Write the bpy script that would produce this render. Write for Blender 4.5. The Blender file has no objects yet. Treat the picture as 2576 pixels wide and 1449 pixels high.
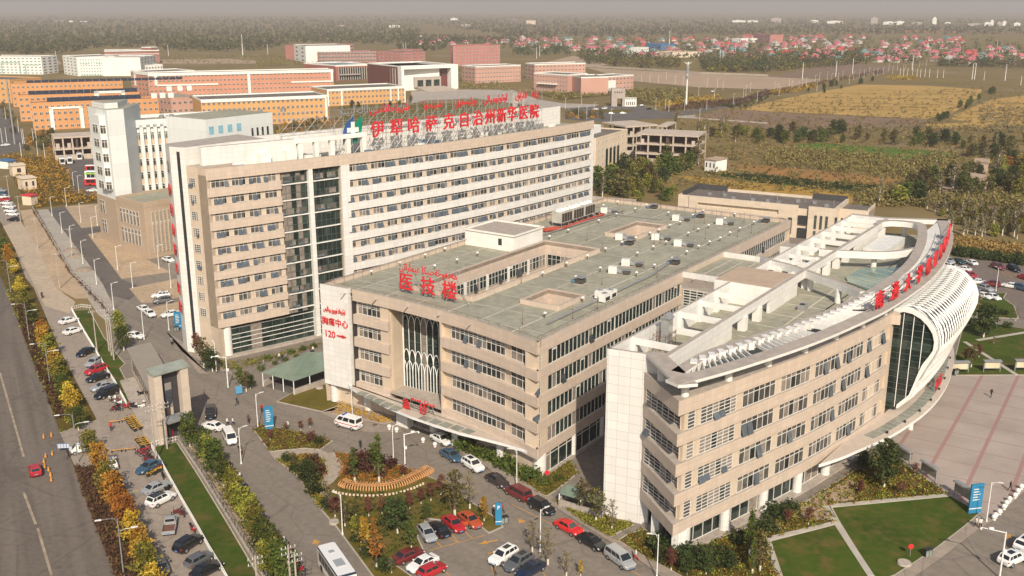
import bpy,math,random
import numpy as np
from mathutils import Vector,Matrix
# ------------------------------------------------------------------ camera, light, exposure
SC=bpy.context.scene
COL=SC.collection
R=random.Random(7)
PITCH=math.radians(15.635);CAMH=70.13
FPX=3920*2576/4000.0
cd=bpy.data.cameras.new("camera");cam=bpy.data.objects.new("camera",cd);COL.objects.link(cam)
cam.location=(0,0,CAMH);cam.rotation_euler=(math.radians(90)-PITCH,0,0)
cd.sensor_width=36;cd.lens=36*3920/4000.0;cd.clip_start=0.5;cd.clip_end=60000
SC.camera=cam
SUN_AZ,SUN_EL=math.radians(172),math.radians(37)
w=bpy.data.worlds.new("World");SC.world=w;w.use_nodes=True
nt=w.node_tree;bg=nt.nodes["Background"]
sky=nt.nodes.new("ShaderNodeTexSky");sky.sky_type='NISHITA';sky.sun_disc=False
sky.sun_elevation=SUN_EL;sky.sun_rotation=SUN_AZ;sky.dust_density=4.0;sky.altitude=600;sky.air_density=1.0
nt.links.new(sky.outputs[0],bg.inputs[0]);bg.inputs[1].default_value=0.085
sl=bpy.data.lights.new("sun",'SUN');sl.energy=3.9;sl.angle=math.radians(0.6);sl.color=(1.0,0.90,0.76)
so=bpy.data.objects.new("sun",sl);COL.objects.link(so);so.location=(40,-60,160)
sd=Vector((math.sin(SUN_AZ)*math.cos(SUN_EL),math.cos(SUN_AZ)*math.cos(SUN_EL),math.sin(SUN_EL)))
so.rotation_euler=(-sd).to_track_quat('-Z','Y').to_euler()
SC.view_settings.view_transform='Standard';SC.view_settings.look='None'
SC.view_settings.exposure=0.30;SC.view_settings.gamma=1.0
SC.render.engine='CYCLES'
cy=SC.cycles
cy.max_bounces=5;cy.diffuse_bounces=2;cy.glossy_bounces=2;cy.transmission_bounces=3
cy.volume_bounces=0;cy.transparent_max_bounces=8;cy.use_denoising=True
cy.caustics_reflective=False;cy.caustics_refractive=False
# ------------------------------------------------------------------ where a spot of the survey picture lies on the ground
CP,SP=math.cos(PITCH),math.sin(PITCH)
def gp(x,y,z=0.0):
 a=(x-1288)/FPX;b=(y-724.5)/FPX
 d=Vector((a,CP-b*SP,-SP-b*CP))
 t=(z-CAMH)/d.z
 return Vector((d.x*t,d.y*t,z))
def px(p):
 dx,dy,dz=p[0],p[1],p[2]-CAMH
 zc=dy*CP-dz*SP;yc=dy*SP+dz*CP
 return 1288+FPX*dx/zc,724.5-FPX*yc/zc
def zat(p,y):
 lo,hi=-5.0,90.0
 for _ in range(40):
  m=(lo+hi)/2
  if px((p[0],p[1],m))[1]>y:lo=m
  else:hi=m
 return lo
def g2(x,y,z=0.0):
 p=gp(x,y,z);return (p.x,p.y)
def K(i,j,k=0.2502):
 ox,oy=644*i,(0,362.6,725.1,1086.4)[j]
 return lambda*a:[(ox+a[n]*k,oy+a[n+1]*k) for n in range(0,len(a),2)]
def P2(pts,z=0.0):return [g2(x,y,z) for x,y in pts]
# ------------------------------------------------------------------ mesh builder
class MB:
 def __init__(s):s.v=[];s.f=[];s.m=[];s.uv=[]
 def face(s,pts,m=0,uv=None):
  i=len(s.v);pts=[Vector(p) for p in pts]
  s.v+=[tuple(p) for p in pts];s.f.append(tuple(range(i,i+len(pts))));s.m.append(m)
  if uv is None:
   n=Vector((0,0,0))
   for a in range(len(pts)):
    p,q=pts[a],pts[(a+1) % len(pts)]
    n+=Vector(((p.y-q.y)*(p.z+q.z),(p.z-q.z)*(p.x+q.x),(p.x-q.x)*(p.y+q.y)))
   if abs(n.z)>0.7*(n.length+1e-9):uv=[(p.x,p.y) for p in pts]
   else:
    l=math.hypot(n.x,n.y)+1e-9;tx,ty=-n.y/l,n.x/l
    uv=[(p.x*tx+p.y*ty,p.z) for p in pts]
  s.uv+=uv
 def box(s,o,a,x0,x1,y0,y1,z0,z1,m=0,mt=None):
  """box in a frame: origin o (x,y), x axis at angle a, z up"""
  c,q=math.cos(a),math.sin(a)
  P=lambda x,y,z:(o[0]+c*x-q*y,o[1]+q*x+c*y,z)
  s.hexa([P(x0,y0,z0),P(x1,y0,z0),P(x1,y1,z0),P(x0,y1,z0),P(x0,y0,z1),P(x1,y0,z1),P(x1,y1,z1),P(x0,y1,z1)],m,mt)
 def hexa(s,p,m=0,mt=None):
  for q in ((0,1,5,4),(1,2,6,5),(2,3,7,6),(3,0,4,7)):s.face([p[i] for i in q],m)
  s.face([p[i] for i in (4,5,6,7)],m if mt is None else mt);s.face([p[i] for i in (3,2,1,0)],m)
 def prism(s,poly,z0,z1,m=0,mt=None,bottom=False):
  n=len(poly)
  if area(poly)<0:poly=poly[::-1]
  for i in range(n):
   a,b=poly[i],poly[(i+1) % n]
   s.face([(a[0],a[1],z0),(b[0],b[1],z0),(b[0],b[1],z1),(a[0],a[1],z1)],m)
  s.face([(p[0],p[1],z1) for p in poly],m if mt is None else mt)
  if bottom:s.face([(p[0],p[1],z0) for p in poly[::-1]],m)
 def sheet(s,poly,z,m=0):
  if area(poly)<0:poly=poly[::-1]
  s.face([(p[0],p[1],z) for p in poly],m)
 def tube(s,p0,p1,r0,r1=None,n=6,m=0,caps=True):
  p0,p1=Vector(p0),Vector(p1);r1=r0 if r1 is None else r1
  d=(p1-p0).normalized();u=d.orthogonal().normalized();v=d.cross(u)
  A=[p0+(u*math.cos(t)+v*math.sin(t))*r0 for t in [2*math.pi*i/n for i in range(n)]]
  B=[p1+(u*math.cos(t)+v*math.sin(t))*r1 for t in [2*math.pi*i/n for i in range(n)]]
  for i in range(n):
   j=(i+1) % n;s.face([A[i],A[j],B[j],B[i]],m)
  if caps:s.face(A[::-1],m);s.face(B,m)
 def pipe(s,pts,r,n=5,m=0):
  for a,b in zip(pts[:-1],pts[1:]):s.tube(a,b,r,r,n,m)
 def ball(s,c,r,m=0,rz=None,n=8,k=5):
  rz=r if rz is None else rz;c=Vector(c)
  P=lambda i,j:(c.x+r*math.sin(math.pi*j/k)*math.cos(2*math.pi*i/n),c.y+r*math.sin(math.pi*j/k)*math.sin(2*math.pi*i/n),c.z-rz*math.cos(math.pi*j/k))
  for j in range(k):
   for i in range(n):
    q=[P(i,j),P(i+1,j),P(i+1,j+1),P(i,j+1)]
    if j==0:q=[q[0],q[2],q[3]]
    elif j==k-1:q=[q[0],q[1],q[2]]
    s.face(q,m)
 def strip(s,path,z0,z1,o0,o1,m=0,mt=None,u0=0.0):
  """wall following a path; o0/o1 = offsets of the inner and the outer face (positive = to the right of the path)"""
  A,B=offset(path,o0),offset(path,o1);n=len(path);u=u0
  for i in range(n-1):
   d=math.dist(path[i],path[i+1]);a,b,c,e=A[i],A[i+1],B[i],B[i+1]
   s.face([(c[0],c[1],z0),(e[0],e[1],z0),(e[0],e[1],z1),(c[0],c[1],z1)],m,[(u,z0),(u+d,z0),(u+d,z1),(u,z1)])
   s.face([(b[0],b[1],z0),(a[0],a[1],z0),(a[0],a[1],z1),(b[0],b[1],z1)],m,[(u+d,z0),(u,z0),(u,z1),(u+d,z1)])
   s.face([(c[0],c[1],z1),(e[0],e[1],z1),(b[0],b[1],z1),(a[0],a[1],z1)],m if mt is None else mt)
   s.face([(a[0],a[1],z0),(b[0],b[1],z0),(e[0],e[1],z0),(c[0],c[1],z0)],m);u+=d
  for k,(a,c) in ((0,(A[0],B[0])),(1,(B[-1],A[-1]))):
   s.face([(a[0],a[1],z0),(c[0],c[1],z0),(c[0],c[1],z1),(a[0],a[1],z1)],m)
 def add(s,o,M):
  i=len(s.v);s.v+=[tuple(M @ Vector(p)) for p in o.v]
  s.f+=[tuple(a+i for a in f) for f in o.f];s.m+=o.m;s.uv+=o.uv
 def mesh(s,name,mats,org=(0,0,0),smooth=False):
  me=bpy.data.meshes.new(name)
  V=np.array(s.v,dtype=np.float64).reshape(-1,3)-np.array(org)
  me.from_pydata(V.tolist(),[],s.f)
  for m in mats:me.materials.append(m)
  if s.f:
   me.polygons.foreach_set("material_index",s.m)
   ul=me.uv_layers.new(name="UVMap");ul.data.foreach_set("uv",np.array(s.uv,dtype=np.float32).ravel())
   if smooth:me.polygons.foreach_set("use_smooth",[True]*len(s.f))
  me.update();return me
 def build(s,name,mats,parent=None,org=None,smooth=False):
  if not isinstance(mats,(list,tuple)):mats=[mats]
  if parent is not None:org=tuple(world_loc(parent)) if org is None else org
  elif org is None:org=(0,0,0)
  return link(name,s.mesh(name,mats,org,smooth),parent,None if parent is not None else org)
def world_loc(o):
 p=Vector((0,0,0))
 while o is not None:p+=o.location;o=o.parent
 return p
def link(name,data,parent=None,loc=None,rz=None):
 o=bpy.data.objects.new(name,data);COL.objects.link(o)
 if parent is not None:o.parent=parent
 if loc is not None:o.location=loc
 if rz is not None:o.rotation_euler=(0,0,rz)
 return o
def area(p):return 0.5*sum(p[i][0]*p[(i+1) % len(p)][1]-p[(i+1) % len(p)][0]*p[i][1] for i in range(len(p)))
def offset(path,d):
 n=len(path);out=[]
 for i in range(n):
  a,b,c=path[max(i-1,0)],path[i],path[min(i+1,n-1)]
  t1=Vector((b[0]-a[0],b[1]-a[1]));t2=Vector((c[0]-b[0],c[1]-b[1]))
  if i==0:t1=t2
  if i==n-1:t2=t1
  t1.normalize();t2.normalize();n1=Vector((t1.y,-t1.x));n2=Vector((t2.y,-t2.x))
  m=n1+n2;k=m.dot(n1);m=m/max(k,0.3)
  out.append((b[0]+m.x*d,b[1]+m.y*d))
 return out
def shrink(poly,d):
 if area(poly)>0:poly=poly[::-1]
 n=len(poly);out=[]
 for i in range(n):
  a,b,c=poly[i-1],poly[i],poly[(i+1) % n]
  t1=Vector((b[0]-a[0],b[1]-a[1]));t2=Vector((c[0]-b[0],c[1]-b[1]))
  if t1.length<1e-6 or t2.length<1e-6:out.append(b);continue
  t1.normalize();t2.normalize();m=Vector((t1.y,-t1.x))+Vector((t2.y,-t2.x));k=m.dot(Vector((t1.y,-t1.x)))
  m=m/max(k,0.4);out.append((b[0]+m.x*d,b[1]+m.y*d))
 return out
def arc(p0,p1,sag,n):
 p0,p1=Vector(p0),Vector(p1);d=p1-p0;L=d.length;t=d/L;r=Vector((t.y,-t.x))
 if abs(sag)<1e-6:return [tuple(p0+d*(i/n)) for i in range(n+1)]
 Rr=(L*L/4+sag*sag)/(2*abs(sag));c=p0+d/2+r*(sag-math.copysign(Rr,sag));sg=math.copysign(1,sag)
 h=math.asin(min(1,L/2/Rr));out=[]
 for i in range(n+1):
  a=-h+2*h*i/n;out.append(tuple(c+(t*math.sin(a)+r*sg*math.cos(a))*Rr))
 return out
def at_s(path,s):
 for a,b in zip(path[:-1],path[1:]):
  d=math.dist(a,b)
  if s<=d or b is path[-1]:
   t=s/d;return (a[0]+(b[0]-a[0])*t,a[1]+(b[1]-a[1])*t),math.atan2(b[1]-a[1],b[0]-a[0])
  s-=d
def length(path):return sum(math.dist(a,b) for a,b in zip(path[:-1],path[1:]))
def s_px(path,z,x):
 lo,hi=0.0,length(path)
 for _ in range(40):
  m=(lo+hi)/2;p,a=at_s(path,m)
  if px((p[0],p[1],z))[0]<x:lo=m
  else:hi=m
 return lo
def sub(path,s0,s1,step=3.0):
 n=max(1,int(math.ceil((s1-s0)/step)));return [at_s(path,s0+(s1-s0)*i/n)[0] for i in range(n+1)]
def at_mat(path,s,z,off=0.0):
 p,a=at_s(path,s);return Matrix.Translation((p[0]+math.sin(a)*off,p[1]-math.cos(a)*off,z)) @ Matrix.Rotation(a,4,'Z')
# ------------------------------------------------------------------ naming
def tag(o,label,cat,group=None):
 o['label']=label;o['category']=cat
 if group:o['group']=group
 return o
def kind(o,k,label=None,cat=None):
 o['kind']=k
 if label:o['label']=label
 if cat:o['category']=cat
 return o
def thing(name,label,cat,loc=(0,0,0),rz=0.0,group=None):
 o=bpy.data.objects.new(name,None);COL.objects.link(o);o.location=loc;o.rotation_euler=(0,0,rz)
 o.empty_display_size=0.5
 return tag(o,label,cat,group)
def dup(root,loc,rz=0.0,sc=1.0,label=None,group=None):
 r=root.copy();COL.objects.link(r);r.location=loc;r.rotation_euler=(0,0,rz);r.scale=(sc,sc,sc) if not isinstance(sc,tuple) else sc
 if label:r['label']=label
 if group:r['group']=group
 for ch in list(root.children):
  c=ch.copy();COL.objects.link(c);c.parent=r
  for g in list(ch.children):
   d=g.copy();COL.objects.link(d);d.parent=c
 return r
ORD=["first","second","third","fourth","fifth","sixth","seventh","eighth","ninth","tenth","eleventh","twelfth","thirteenth","fourteenth","fifteenth","sixteenth","seventeenth","eighteenth","nineteenth","twentieth","twenty-first","twenty-second","twenty-third","twenty-fourth","twenty-fifth","twenty-sixth","twenty-seventh","twenty-eighth","twenty-ninth","thirtieth"]
# ------------------------------------------------------------------ materials
MATS={}
def nodes(name):
 m=bpy.data.materials.new(name);m.use_nodes=True;t=m.node_tree
 return m,t,t.nodes["Principled BSDF"]
def N(t,typ,**kw):
 n=t.nodes.new(typ)
 for k,v in kw.items():
  if k=='op':n.operation=v
  elif k.startswith('i'):n.inputs[int(k[1:])].default_value=v
 return n
def mathn(t,op,a,b=None):
 n=t.nodes.new("ShaderNodeMath");n.operation=op
 for i,q in enumerate((a,b)):
  if q is None:continue
  if isinstance(q,(int,float)):n.inputs[i].default_value=q
  else:t.links.new(q,n.inputs[i])
 return n.outputs[0]
def mixc(t,f,a,b,typ='MIX'):
 n=t.nodes.new("ShaderNodeMix");n.data_type='RGBA';n.blend_type=typ
 for i,q in ((0,f),(6,a),(7,b)):
  if isinstance(q,(int,float)):n.inputs[i].default_value=q
  elif isinstance(q,tuple):n.inputs[i].default_value=(*q[:3],1)
  else:t.links.new(q,n.inputs[i])
 return n.outputs[2]
def noisef(t,scale,detail=3,coord='Object',rough=0.6,lo=0.35,hi=0.65):
 tc=t.nodes.new("ShaderNodeTexCoord") if coord=='Object' else None
 n=t.nodes.new("ShaderNodeTexNoise");n.inputs['Scale'].default_value=scale;n.inputs['Detail'].default_value=detail;n.inputs['Roughness'].default_value=rough
 if tc:t.links.new(tc.outputs['Object'],n.inputs['Vector'])
 else:
  g=t.nodes.new("ShaderNodeNewGeometry");t.links.new(g.outputs['Position'],n.inputs['Vector'])
 r=t.nodes.new("ShaderNodeMapRange");r.inputs[1].default_value=lo;r.inputs[2].default_value=hi
 t.links.new(n.outputs[0],r.inputs[0]);return r.outputs[0]
def dk(c,k):return tuple(x*k for x in c)
def mat(name,col,rough=0.7,var=0.12,scale=0.6,metal=0.0,spec=0.4,col2=None,fine=None):
 """plain surface with two octaves of mottling"""
 m,t,b=nodes(name)
 f=noisef(t,scale,4,'World')
 c=mixc(t,f,dk(col,1-var),col2 if col2 else dk(col,1+var))
 if fine:
  f2=noisef(t,fine,3,'World');c=mixc(t,0.35,c,mixc(t,f2,dk(col,0.6),dk(col,1.35)))
 t.links.new(c,b.inputs['Base Color']);b.inputs['Roughness'].default_value=rough;b.inputs['Metallic'].default_value=metal
 b.inputs['Specular IOR Level'].default_value=spec
 return m
def tilemat(name,col,tw,th,line=0.05,lk=0.62,var=0.05,rough=0.45,streak=0.10):
 """clad wall: rectangular panels in metres with thin joints, slight panel to panel change and rain streaks"""
 m,t,b=nodes(name)
 uv=t.nodes.new("ShaderNodeUVMap");sx=t.nodes.new("ShaderNodeSeparateXYZ");t.links.new(uv.outputs[0],sx.inputs[0])
 U=mathn(t,'DIVIDE',sx.outputs[0],tw);V=mathn(t,'DIVIDE',sx.outputs[1],th)
 lu=mathn(t,'LESS_THAN',mathn(t,'FRACT',U),line/tw);lv=mathn(t,'LESS_THAN',mathn(t,'FRACT',V),line/th)
 ln=mathn(t,'MAXIMUM',lu,lv)
 cb=t.nodes.new("ShaderNodeCombineXYZ");t.links.new(mathn(t,'FLOOR',U),cb.inputs[0]);t.links.new(mathn(t,'FLOOR',V),cb.inputs[1])
 wn=t.nodes.new("ShaderNodeTexWhiteNoise");wn.noise_dimensions='2D';t.links.new(cb.outputs[0],wn.inputs[0])
 c=mixc(t,wn.outputs[0],dk(col,1-var),dk(col,1+var))
 mp=t.nodes.new("ShaderNodeMapping");mp.inputs['Scale'].default_value=(0.9,0.08,1);t.links.new(uv.outputs[0],mp.inputs[0])
 n=t.nodes.new("ShaderNodeTexNoise");n.inputs['Scale'].default_value=1.0;n.inputs['Detail'].default_value=4;t.links.new(mp.outputs[0],n.inputs[0])
 r=t.nodes.new("ShaderNodeMapRange");r.inputs[1].default_value=0.45;r.inputs[2].default_value=0.75;t.links.new(n.outputs[0],r.inputs[0])
 c=mixc(t,mathn(t,'MULTIPLY',r.outputs[0],streak*2.2),c,dk(col,0.68))
 c=mixc(t,ln,c,dk(col,lk))
 t.links.new(c,b.inputs['Base Color']);b.inputs['Roughness'].default_value=rough
 return m
def glassmat(name,a,b_,pw=1.2,ph=3.0,rough=0.06,mix=0.5):
 """dark reflecting window with curtains and rooms differing from pane to pane"""
 m,t,b=nodes(name)
 uv=t.nodes.new("ShaderNodeUVMap");sx=t.nodes.new("ShaderNodeSeparateXYZ");t.links.new(uv.outputs[0],sx.inputs[0])
 cb=t.nodes.new("ShaderNodeCombineXYZ")
 t.links.new(mathn(t,'FLOOR',mathn(t,'DIVIDE',sx.outputs[0],pw)),cb.inputs[0]);t.links.new(mathn(t,'FLOOR',mathn(t,'DIVIDE',sx.outputs[1],ph)),cb.inputs[1])
 wn=t.nodes.new("ShaderNodeTexWhiteNoise");wn.noise_dimensions='2D';t.links.new(cb.outputs[0],wn.inputs[0])
 f=noisef(t,0.9,3,'World',lo=0.38,hi=0.62)
 p=mathn(t,'POWER',wn.outputs[0],1.0/mix*0.9)
 c=mixc(t,mathn(t,'MULTIPLY',p,0.9),a,b_);c=mixc(t,mathn(t,'MULTIPLY',f,0.5),c,dk(a,0.6))
 t.links.new(c,b.inputs['Base Color']);b.inputs['Roughness'].default_value=rough
 b.inputs['Specular IOR Level'].default_value=0.6
 return m
def roadmat(name,col,ang,rough=0.9,streak=0.35):
 """asphalt with wheel tracks along the road, mottling, cracks and repair patches"""
 m,t,b=nodes(name)
 g=t.nodes.new("ShaderNodeNewGeometry");mp=t.nodes.new("ShaderNodeMapping");mp.vector_type='TEXTURE';mp.inputs['Rotation'].default_value=(0,0,ang);mp.inputs['Scale'].default_value=(60,1.9,1)
 t.links.new(g.outputs['Position'],mp.inputs[0]);n=t.nodes.new("ShaderNodeTexNoise");n.inputs['Scale'].default_value=1.0;n.inputs['Detail'].default_value=3;t.links.new(mp.outputs[0],n.inputs[0])
 r=t.nodes.new("ShaderNodeMapRange");r.inputs[1].default_value=0.36;r.inputs[2].default_value=0.64;t.links.new(n.outputs[0],r.inputs[0])
 c=mixc(t,r.outputs[0],dk(col,1-streak),dk(col,1+streak*0.6))
 c=mixc(t,mathn(t,'MULTIPLY',noisef(t,0.07,4,'World'),0.5),c,dk(col,0.85));c=mixc(t,0.3,c,mixc(t,noisef(t,1.1,4,'World'),dk(col,0.65),dk(col,1.3)))
 v=t.nodes.new("ShaderNodeTexVoronoi");v.feature='DISTANCE_TO_EDGE';v.inputs['Scale'].default_value=0.11;t.links.new(g.outputs['Position'],v.inputs['Vector'])
 c=mixc(t,mathn(t,'MULTIPLY',mathn(t,'LESS_THAN',v.outputs['Distance'],0.012),0.35),c,dk(col,0.5))
 c=mixc(t,mathn(t,'MULTIPLY',noisef(t,0.35,2,'World',lo=0.66,hi=0.70),0.45),c,dk(col,0.62))
 t.links.new(c,b.inputs['Base Color']);b.inputs['Roughness'].default_value=rough;return m
def leafmat(name,cols,rough=0.8):
 """foliage: each leaf clump takes its own shade"""
 m,t,b=nodes(name)
 uv=t.nodes.new("ShaderNodeUVMap");sx=t.nodes.new("ShaderNodeSeparateXYZ");t.links.new(uv.outputs[0],sx.inputs[0])
 oi=t.nodes.new("ShaderNodeObjectInfo")
 f=mathn(t,'FRACT',mathn(t,'ADD',sx.outputs[0],mathn(t,'MULTIPLY',oi.outputs['Random'],0.0)))
 cr=t.nodes.new("ShaderNodeValToRGB");e=cr.color_ramp.elements
 for i,c in enumerate(cols):
  if i<2:k=e[i];k.position=i/(len(cols)-1)
  else:k=e.new(i/(len(cols)-1))
  k.color=(*c,1)
 e[1].position=1/(len(cols)-1)
 t.links.new(f,cr.inputs[0])
 hs=t.nodes.new("ShaderNodeHueSaturation");t.links.new(cr.outputs[0],hs.inputs['Color'])
 t.links.new(mathn(t,'ADD',mathn(t,'MULTIPLY',oi.outputs['Random'],0.04),0.48),hs.inputs['Hue'])
 t.links.new(mathn(t,'ADD',mathn(t,'MULTIPLY',oi.outputs['Random'],0.5),0.75),hs.inputs['Value'])
 t.links.new(hs.outputs[0],b.inputs['Base Color']);b.inputs['Roughness'].default_value=rough
 b.inputs['Specular IOR Level'].default_value=0.15
 try:
  b.inputs['Subsurface Weight'].default_value=0.0
  b.inputs['Transmission Weight'].default_value=0.0
 except Exception:pass
 return m
def ground2(name,cols,scales,rough=0.95):
 """ground cover: big patches and fine mottling"""
 m,t,b=nodes(name)
 f1=noisef(t,scales[0],5,'World');f2=noisef(t,scales[1],5,'World',lo=0.3,hi=0.7);
 c=mixc(t,f1,cols[0],cols[1]);c=mixc(t,mathn(t,'MULTIPLY',f2,0.75),c,cols[2])
 if len(cols)>3:
  f3=noisef(t,scales[2],3,'World',lo=0.5,hi=0.72);c=mixc(t,mathn(t,'MULTIPLY',f3,0.9),c,cols[3])
 t.links.new(c,b.inputs['Base Color']);b.inputs['Roughness'].default_value=rough;b.inputs['Specular IOR Level'].default_value=0.1
 return m
BEIGE=tilemat("beige_cladding",(0.60,0.485,0.385),1.25,0.84,0.035,0.72)
BEIGED=tilemat("beige_pier",(0.62,0.50,0.375),2.5,1.2,0.03,0.8)
WHITE=tilemat("white_cladding",(0.76,0.735,0.68),1.35,0.95,0.045,0.72)
WHITEB=tilemat("white_big_panels",(0.74,0.715,0.67),1.7,1.35,0.055,0.66)
WPAINT=mat("white_paint",(0.78,0.75,0.69),0.5,0.06,0.5)
WPLAST=mat("white_plaster",(0.80,0.77,0.70),0.8,0.07,0.35)
COPING=mat("grey_coping",(0.40,0.345,0.29),0.7,0.12,0.8)
ROOFG=mat("roof_membrane",(0.315,0.30,0.225),0.9,0.16,0.09,fine=0.7)
ROOFL=mat("roof_joint",(0.52,0.48,0.38),0.85,0.1,0.8)
ROOFD=mat("dark_roof_felt",(0.16,0.135,0.115),0.9,0.2,0.3,fine=1.2)
FRAME=mat("window_frame_white",(0.68,0.66,0.61),0.4,0.05,1)
FRAMED=mat("window_frame_green",(0.10,0.13,0.115),0.4,0.1,1)
GLASS=glassmat("window_glass",(0.020,0.024,0.024),(0.16,0.14,0.12))
GLASSB=glassmat("sky_tinted_sash_glass",(0.10,0.12,0.14),(0.16,0.18,0.20),rough=0.12)  # open sashes: the sky's reflection is put into this blue-grey base colour
GLASSG=glassmat("green_curtain_wall",(0.012,0.022,0.019),(0.06,0.085,0.07),1.3,1.6,0.05)
CURT=mat("drawn_curtain",(0.24,0.20,0.165),0.8,0.25,1.5)
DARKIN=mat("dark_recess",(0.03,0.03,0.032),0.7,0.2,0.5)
GREENGL=mat("green_canopy_glass",(0.17,0.245,0.19),0.2,0.15,0.5,spec=0.6)
GREYMET=mat("grey_steel",(0.36,0.36,0.35),0.45,0.1,1,metal=0.4)
WHMET=mat("white_steel",(0.80,0.79,0.75),0.4,0.04,1)
BLACKM=mat("black_plastic",(0.025,0.025,0.027),0.5,0.15,2)
RED=mat("red_letters",(0.62,0.028,0.035),0.45,0.08,0.6)
RUST=mat("rusty_iron",(0.17,0.075,0.05),0.85,0.25,2)
WOODO=mat("orange_timber",(0.62,0.32,0.13),0.6,0.15,1)
BLUES=mat("blue_sign_face",(0.03,0.21,0.38),0.4,0.08,0.6)
CONC=mat("pale_concrete",(0.40,0.345,0.29),0.9,0.15,0.3,fine=1.5)
TRUNK=mat("tree_bark",(0.13,0.095,0.065),0.95,0.25,2)
LIME=mat("whitewashed_trunk",(0.68,0.63,0.52),0.9,0.08,2)
# ================================================================== GROUND AND HAZE
def sheet(name,poly,z,m,label=None):
 b=MB();b.sheet(poly,z);o=b.build(name,m);kind(o,'structure')
 if label:o['label']=label
 return o
GCOUNTRY=ground2("country_ground",[(0.20,0.150,0.055),(0.115,0.100,0.036),(0.23,0.155,0.066),(0.28,0.205,0.11)],(0.006,0.05,0.012))
ASPH=roadmat("asphalt",(0.222,0.187,0.150),math.radians(-48),streak=0.16)
ASPHM=roadmat("main_road_asphalt",(0.158,0.128,0.102),math.radians(118),streak=0.34)
ASPHD=mat("new_asphalt",(0.125,0.108,0.095),0.9,0.22,0.12,fine=1.2)
PAVE=roadmat("paving_blocks",(0.32,0.263,0.21),math.radians(118),streak=0.12)
SAND=mat("sandy_soil",(0.43,0.315,0.205),0.95,0.14,0.12,fine=0.9)
SANDP=mat("pale_sand",(0.44,0.35,0.255),0.95,0.12,0.1,fine=0.9)
KERB=mat("kerb_stone",(0.42,0.37,0.31),0.85,0.1,0.8)
LAWN=ground2("lawn",[(0.046,0.092,0.010),(0.026,0.055,0.007),(0.088,0.092,0.018),(0.14,0.10,0.035)],(0.10,0.9,0.3))
LAWNY=ground2("yellowing_lawn",[(0.125,0.112,0.018),(0.075,0.075,0.014),(0.165,0.115,0.024),(0.18,0.12,0.05)],(0.16,0.8,0.3))
BEDM=ground2("autumn_bed",[(0.085,0.075,0.014),(0.045,0.052,0.011),(0.15,0.082,0.018),(0.16,0.105,0.05)],(0.22,0.9,0.3))
DIRTB=mat("bare_dirt",(0.36,0.26,0.185),0.95,0.15,0.5,fine=1.5)
GX,GY0,GY1=9000,-400,15800
b=MB();b.sheet([(-GX,GY0),(GX,GY0),(GX,GY1),(-GX,GY1)],0.0)
o=b.build("ground",GCOUNTRY);kind(o,'structure','flat countryside of autumn scrub and soil')
def haze():
 m=bpy.data.materials.new("haze_air");m.use_nodes=True;t=m.node_tree
 t.nodes.remove(t.nodes["Principled BSDF"]);v=t.nodes.new("ShaderNodeVolumePrincipled")
 v.inputs['Color'].default_value=(0.80,0.74,0.715,1);v.inputs['Density'].default_value=HAZE_D
 v.inputs['Anisotropy'].default_value=0.0
 t.links.new(v.outputs[0],t.nodes["Material Output"].inputs['Volume'])
 b=MB();z0,z1=-1.0,130.0
 b.hexa([(-GX-200,GY0-200,z0),(GX+200,GY0-200,z0),(GX+200,GY1+200,z0),(-GX-200,GY1+200,z0),
(-GX-200,GY0-200,z1),(GX+200,GY0-200,z1),(GX+200,GY1+200,z1),(-GX-200,GY1+200,z1)])
 o=b.build("haze",m);kind(o,'stuff','grey brown dusty haze over the plain','haze')
HAZE_D=0.000155
haze()
# hospital grounds: one big paved base, then roads, beds and lawns on it
k00,k01,k02,k03=K(0,0),K(0,1),K(0,2),K(0,3)
k10,k11,k12,k13=K(1,0),K(1,1),K(1,2),K(1,3)
k20,k21,k22,k23=K(2,0),K(2,1),K(2,2),K(2,3)
k30,k31,k32,k33=K(3,0),K(3,1),K(3,2),K(3,3)
comp=[(250,752),(310,1010),(446,1110),(760,1560),(1400,1640),(2100,1640),(2700,1560),(2900,1100),(2950,700),(2330,640),(2110,560),(1690,560),(1480,505),(1485,420),(840,420),(380,560),(205,560),(330,740)]
sheet("hospital_paving",P2(comp),0.03,ASPH)
road_edge=[(-60,560),(-20,655),(15,725),(37,788),(75,888),(115,988),(150,1087),(185,1174),(212,1249),(250,1349),(290,1449),(345,1600)]
sheet("main_road",P2([(-900,560),(-900,1700)]+road_edge[::-1]),0.05,ASPHM)
serv_l=[(-30,520),(5,563),(37,625),(65,700),(85,725),(112,788),(150,880),(200,975),(247,1062),(295,1181),(345,1299),(410,1449),(470,1600)]
serv_r=[(20,500),(52,560),(95,640),(150,725),(180,780),(207,830),(240,885),(267,932),(290,967),(319,1022),(350,1075),(380,1126),(400,1159),(437,1226),(462,1271),(490,1319),(527,1386),(565,1449),(640,1600)]
sheet("service_road",P2(serv_l+serv_r[::-1]),0.06,PAVE)
sheet("planted_verge",P2(road_edge[1:]+serv_l[::-1]),0.07,BEDM)
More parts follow.
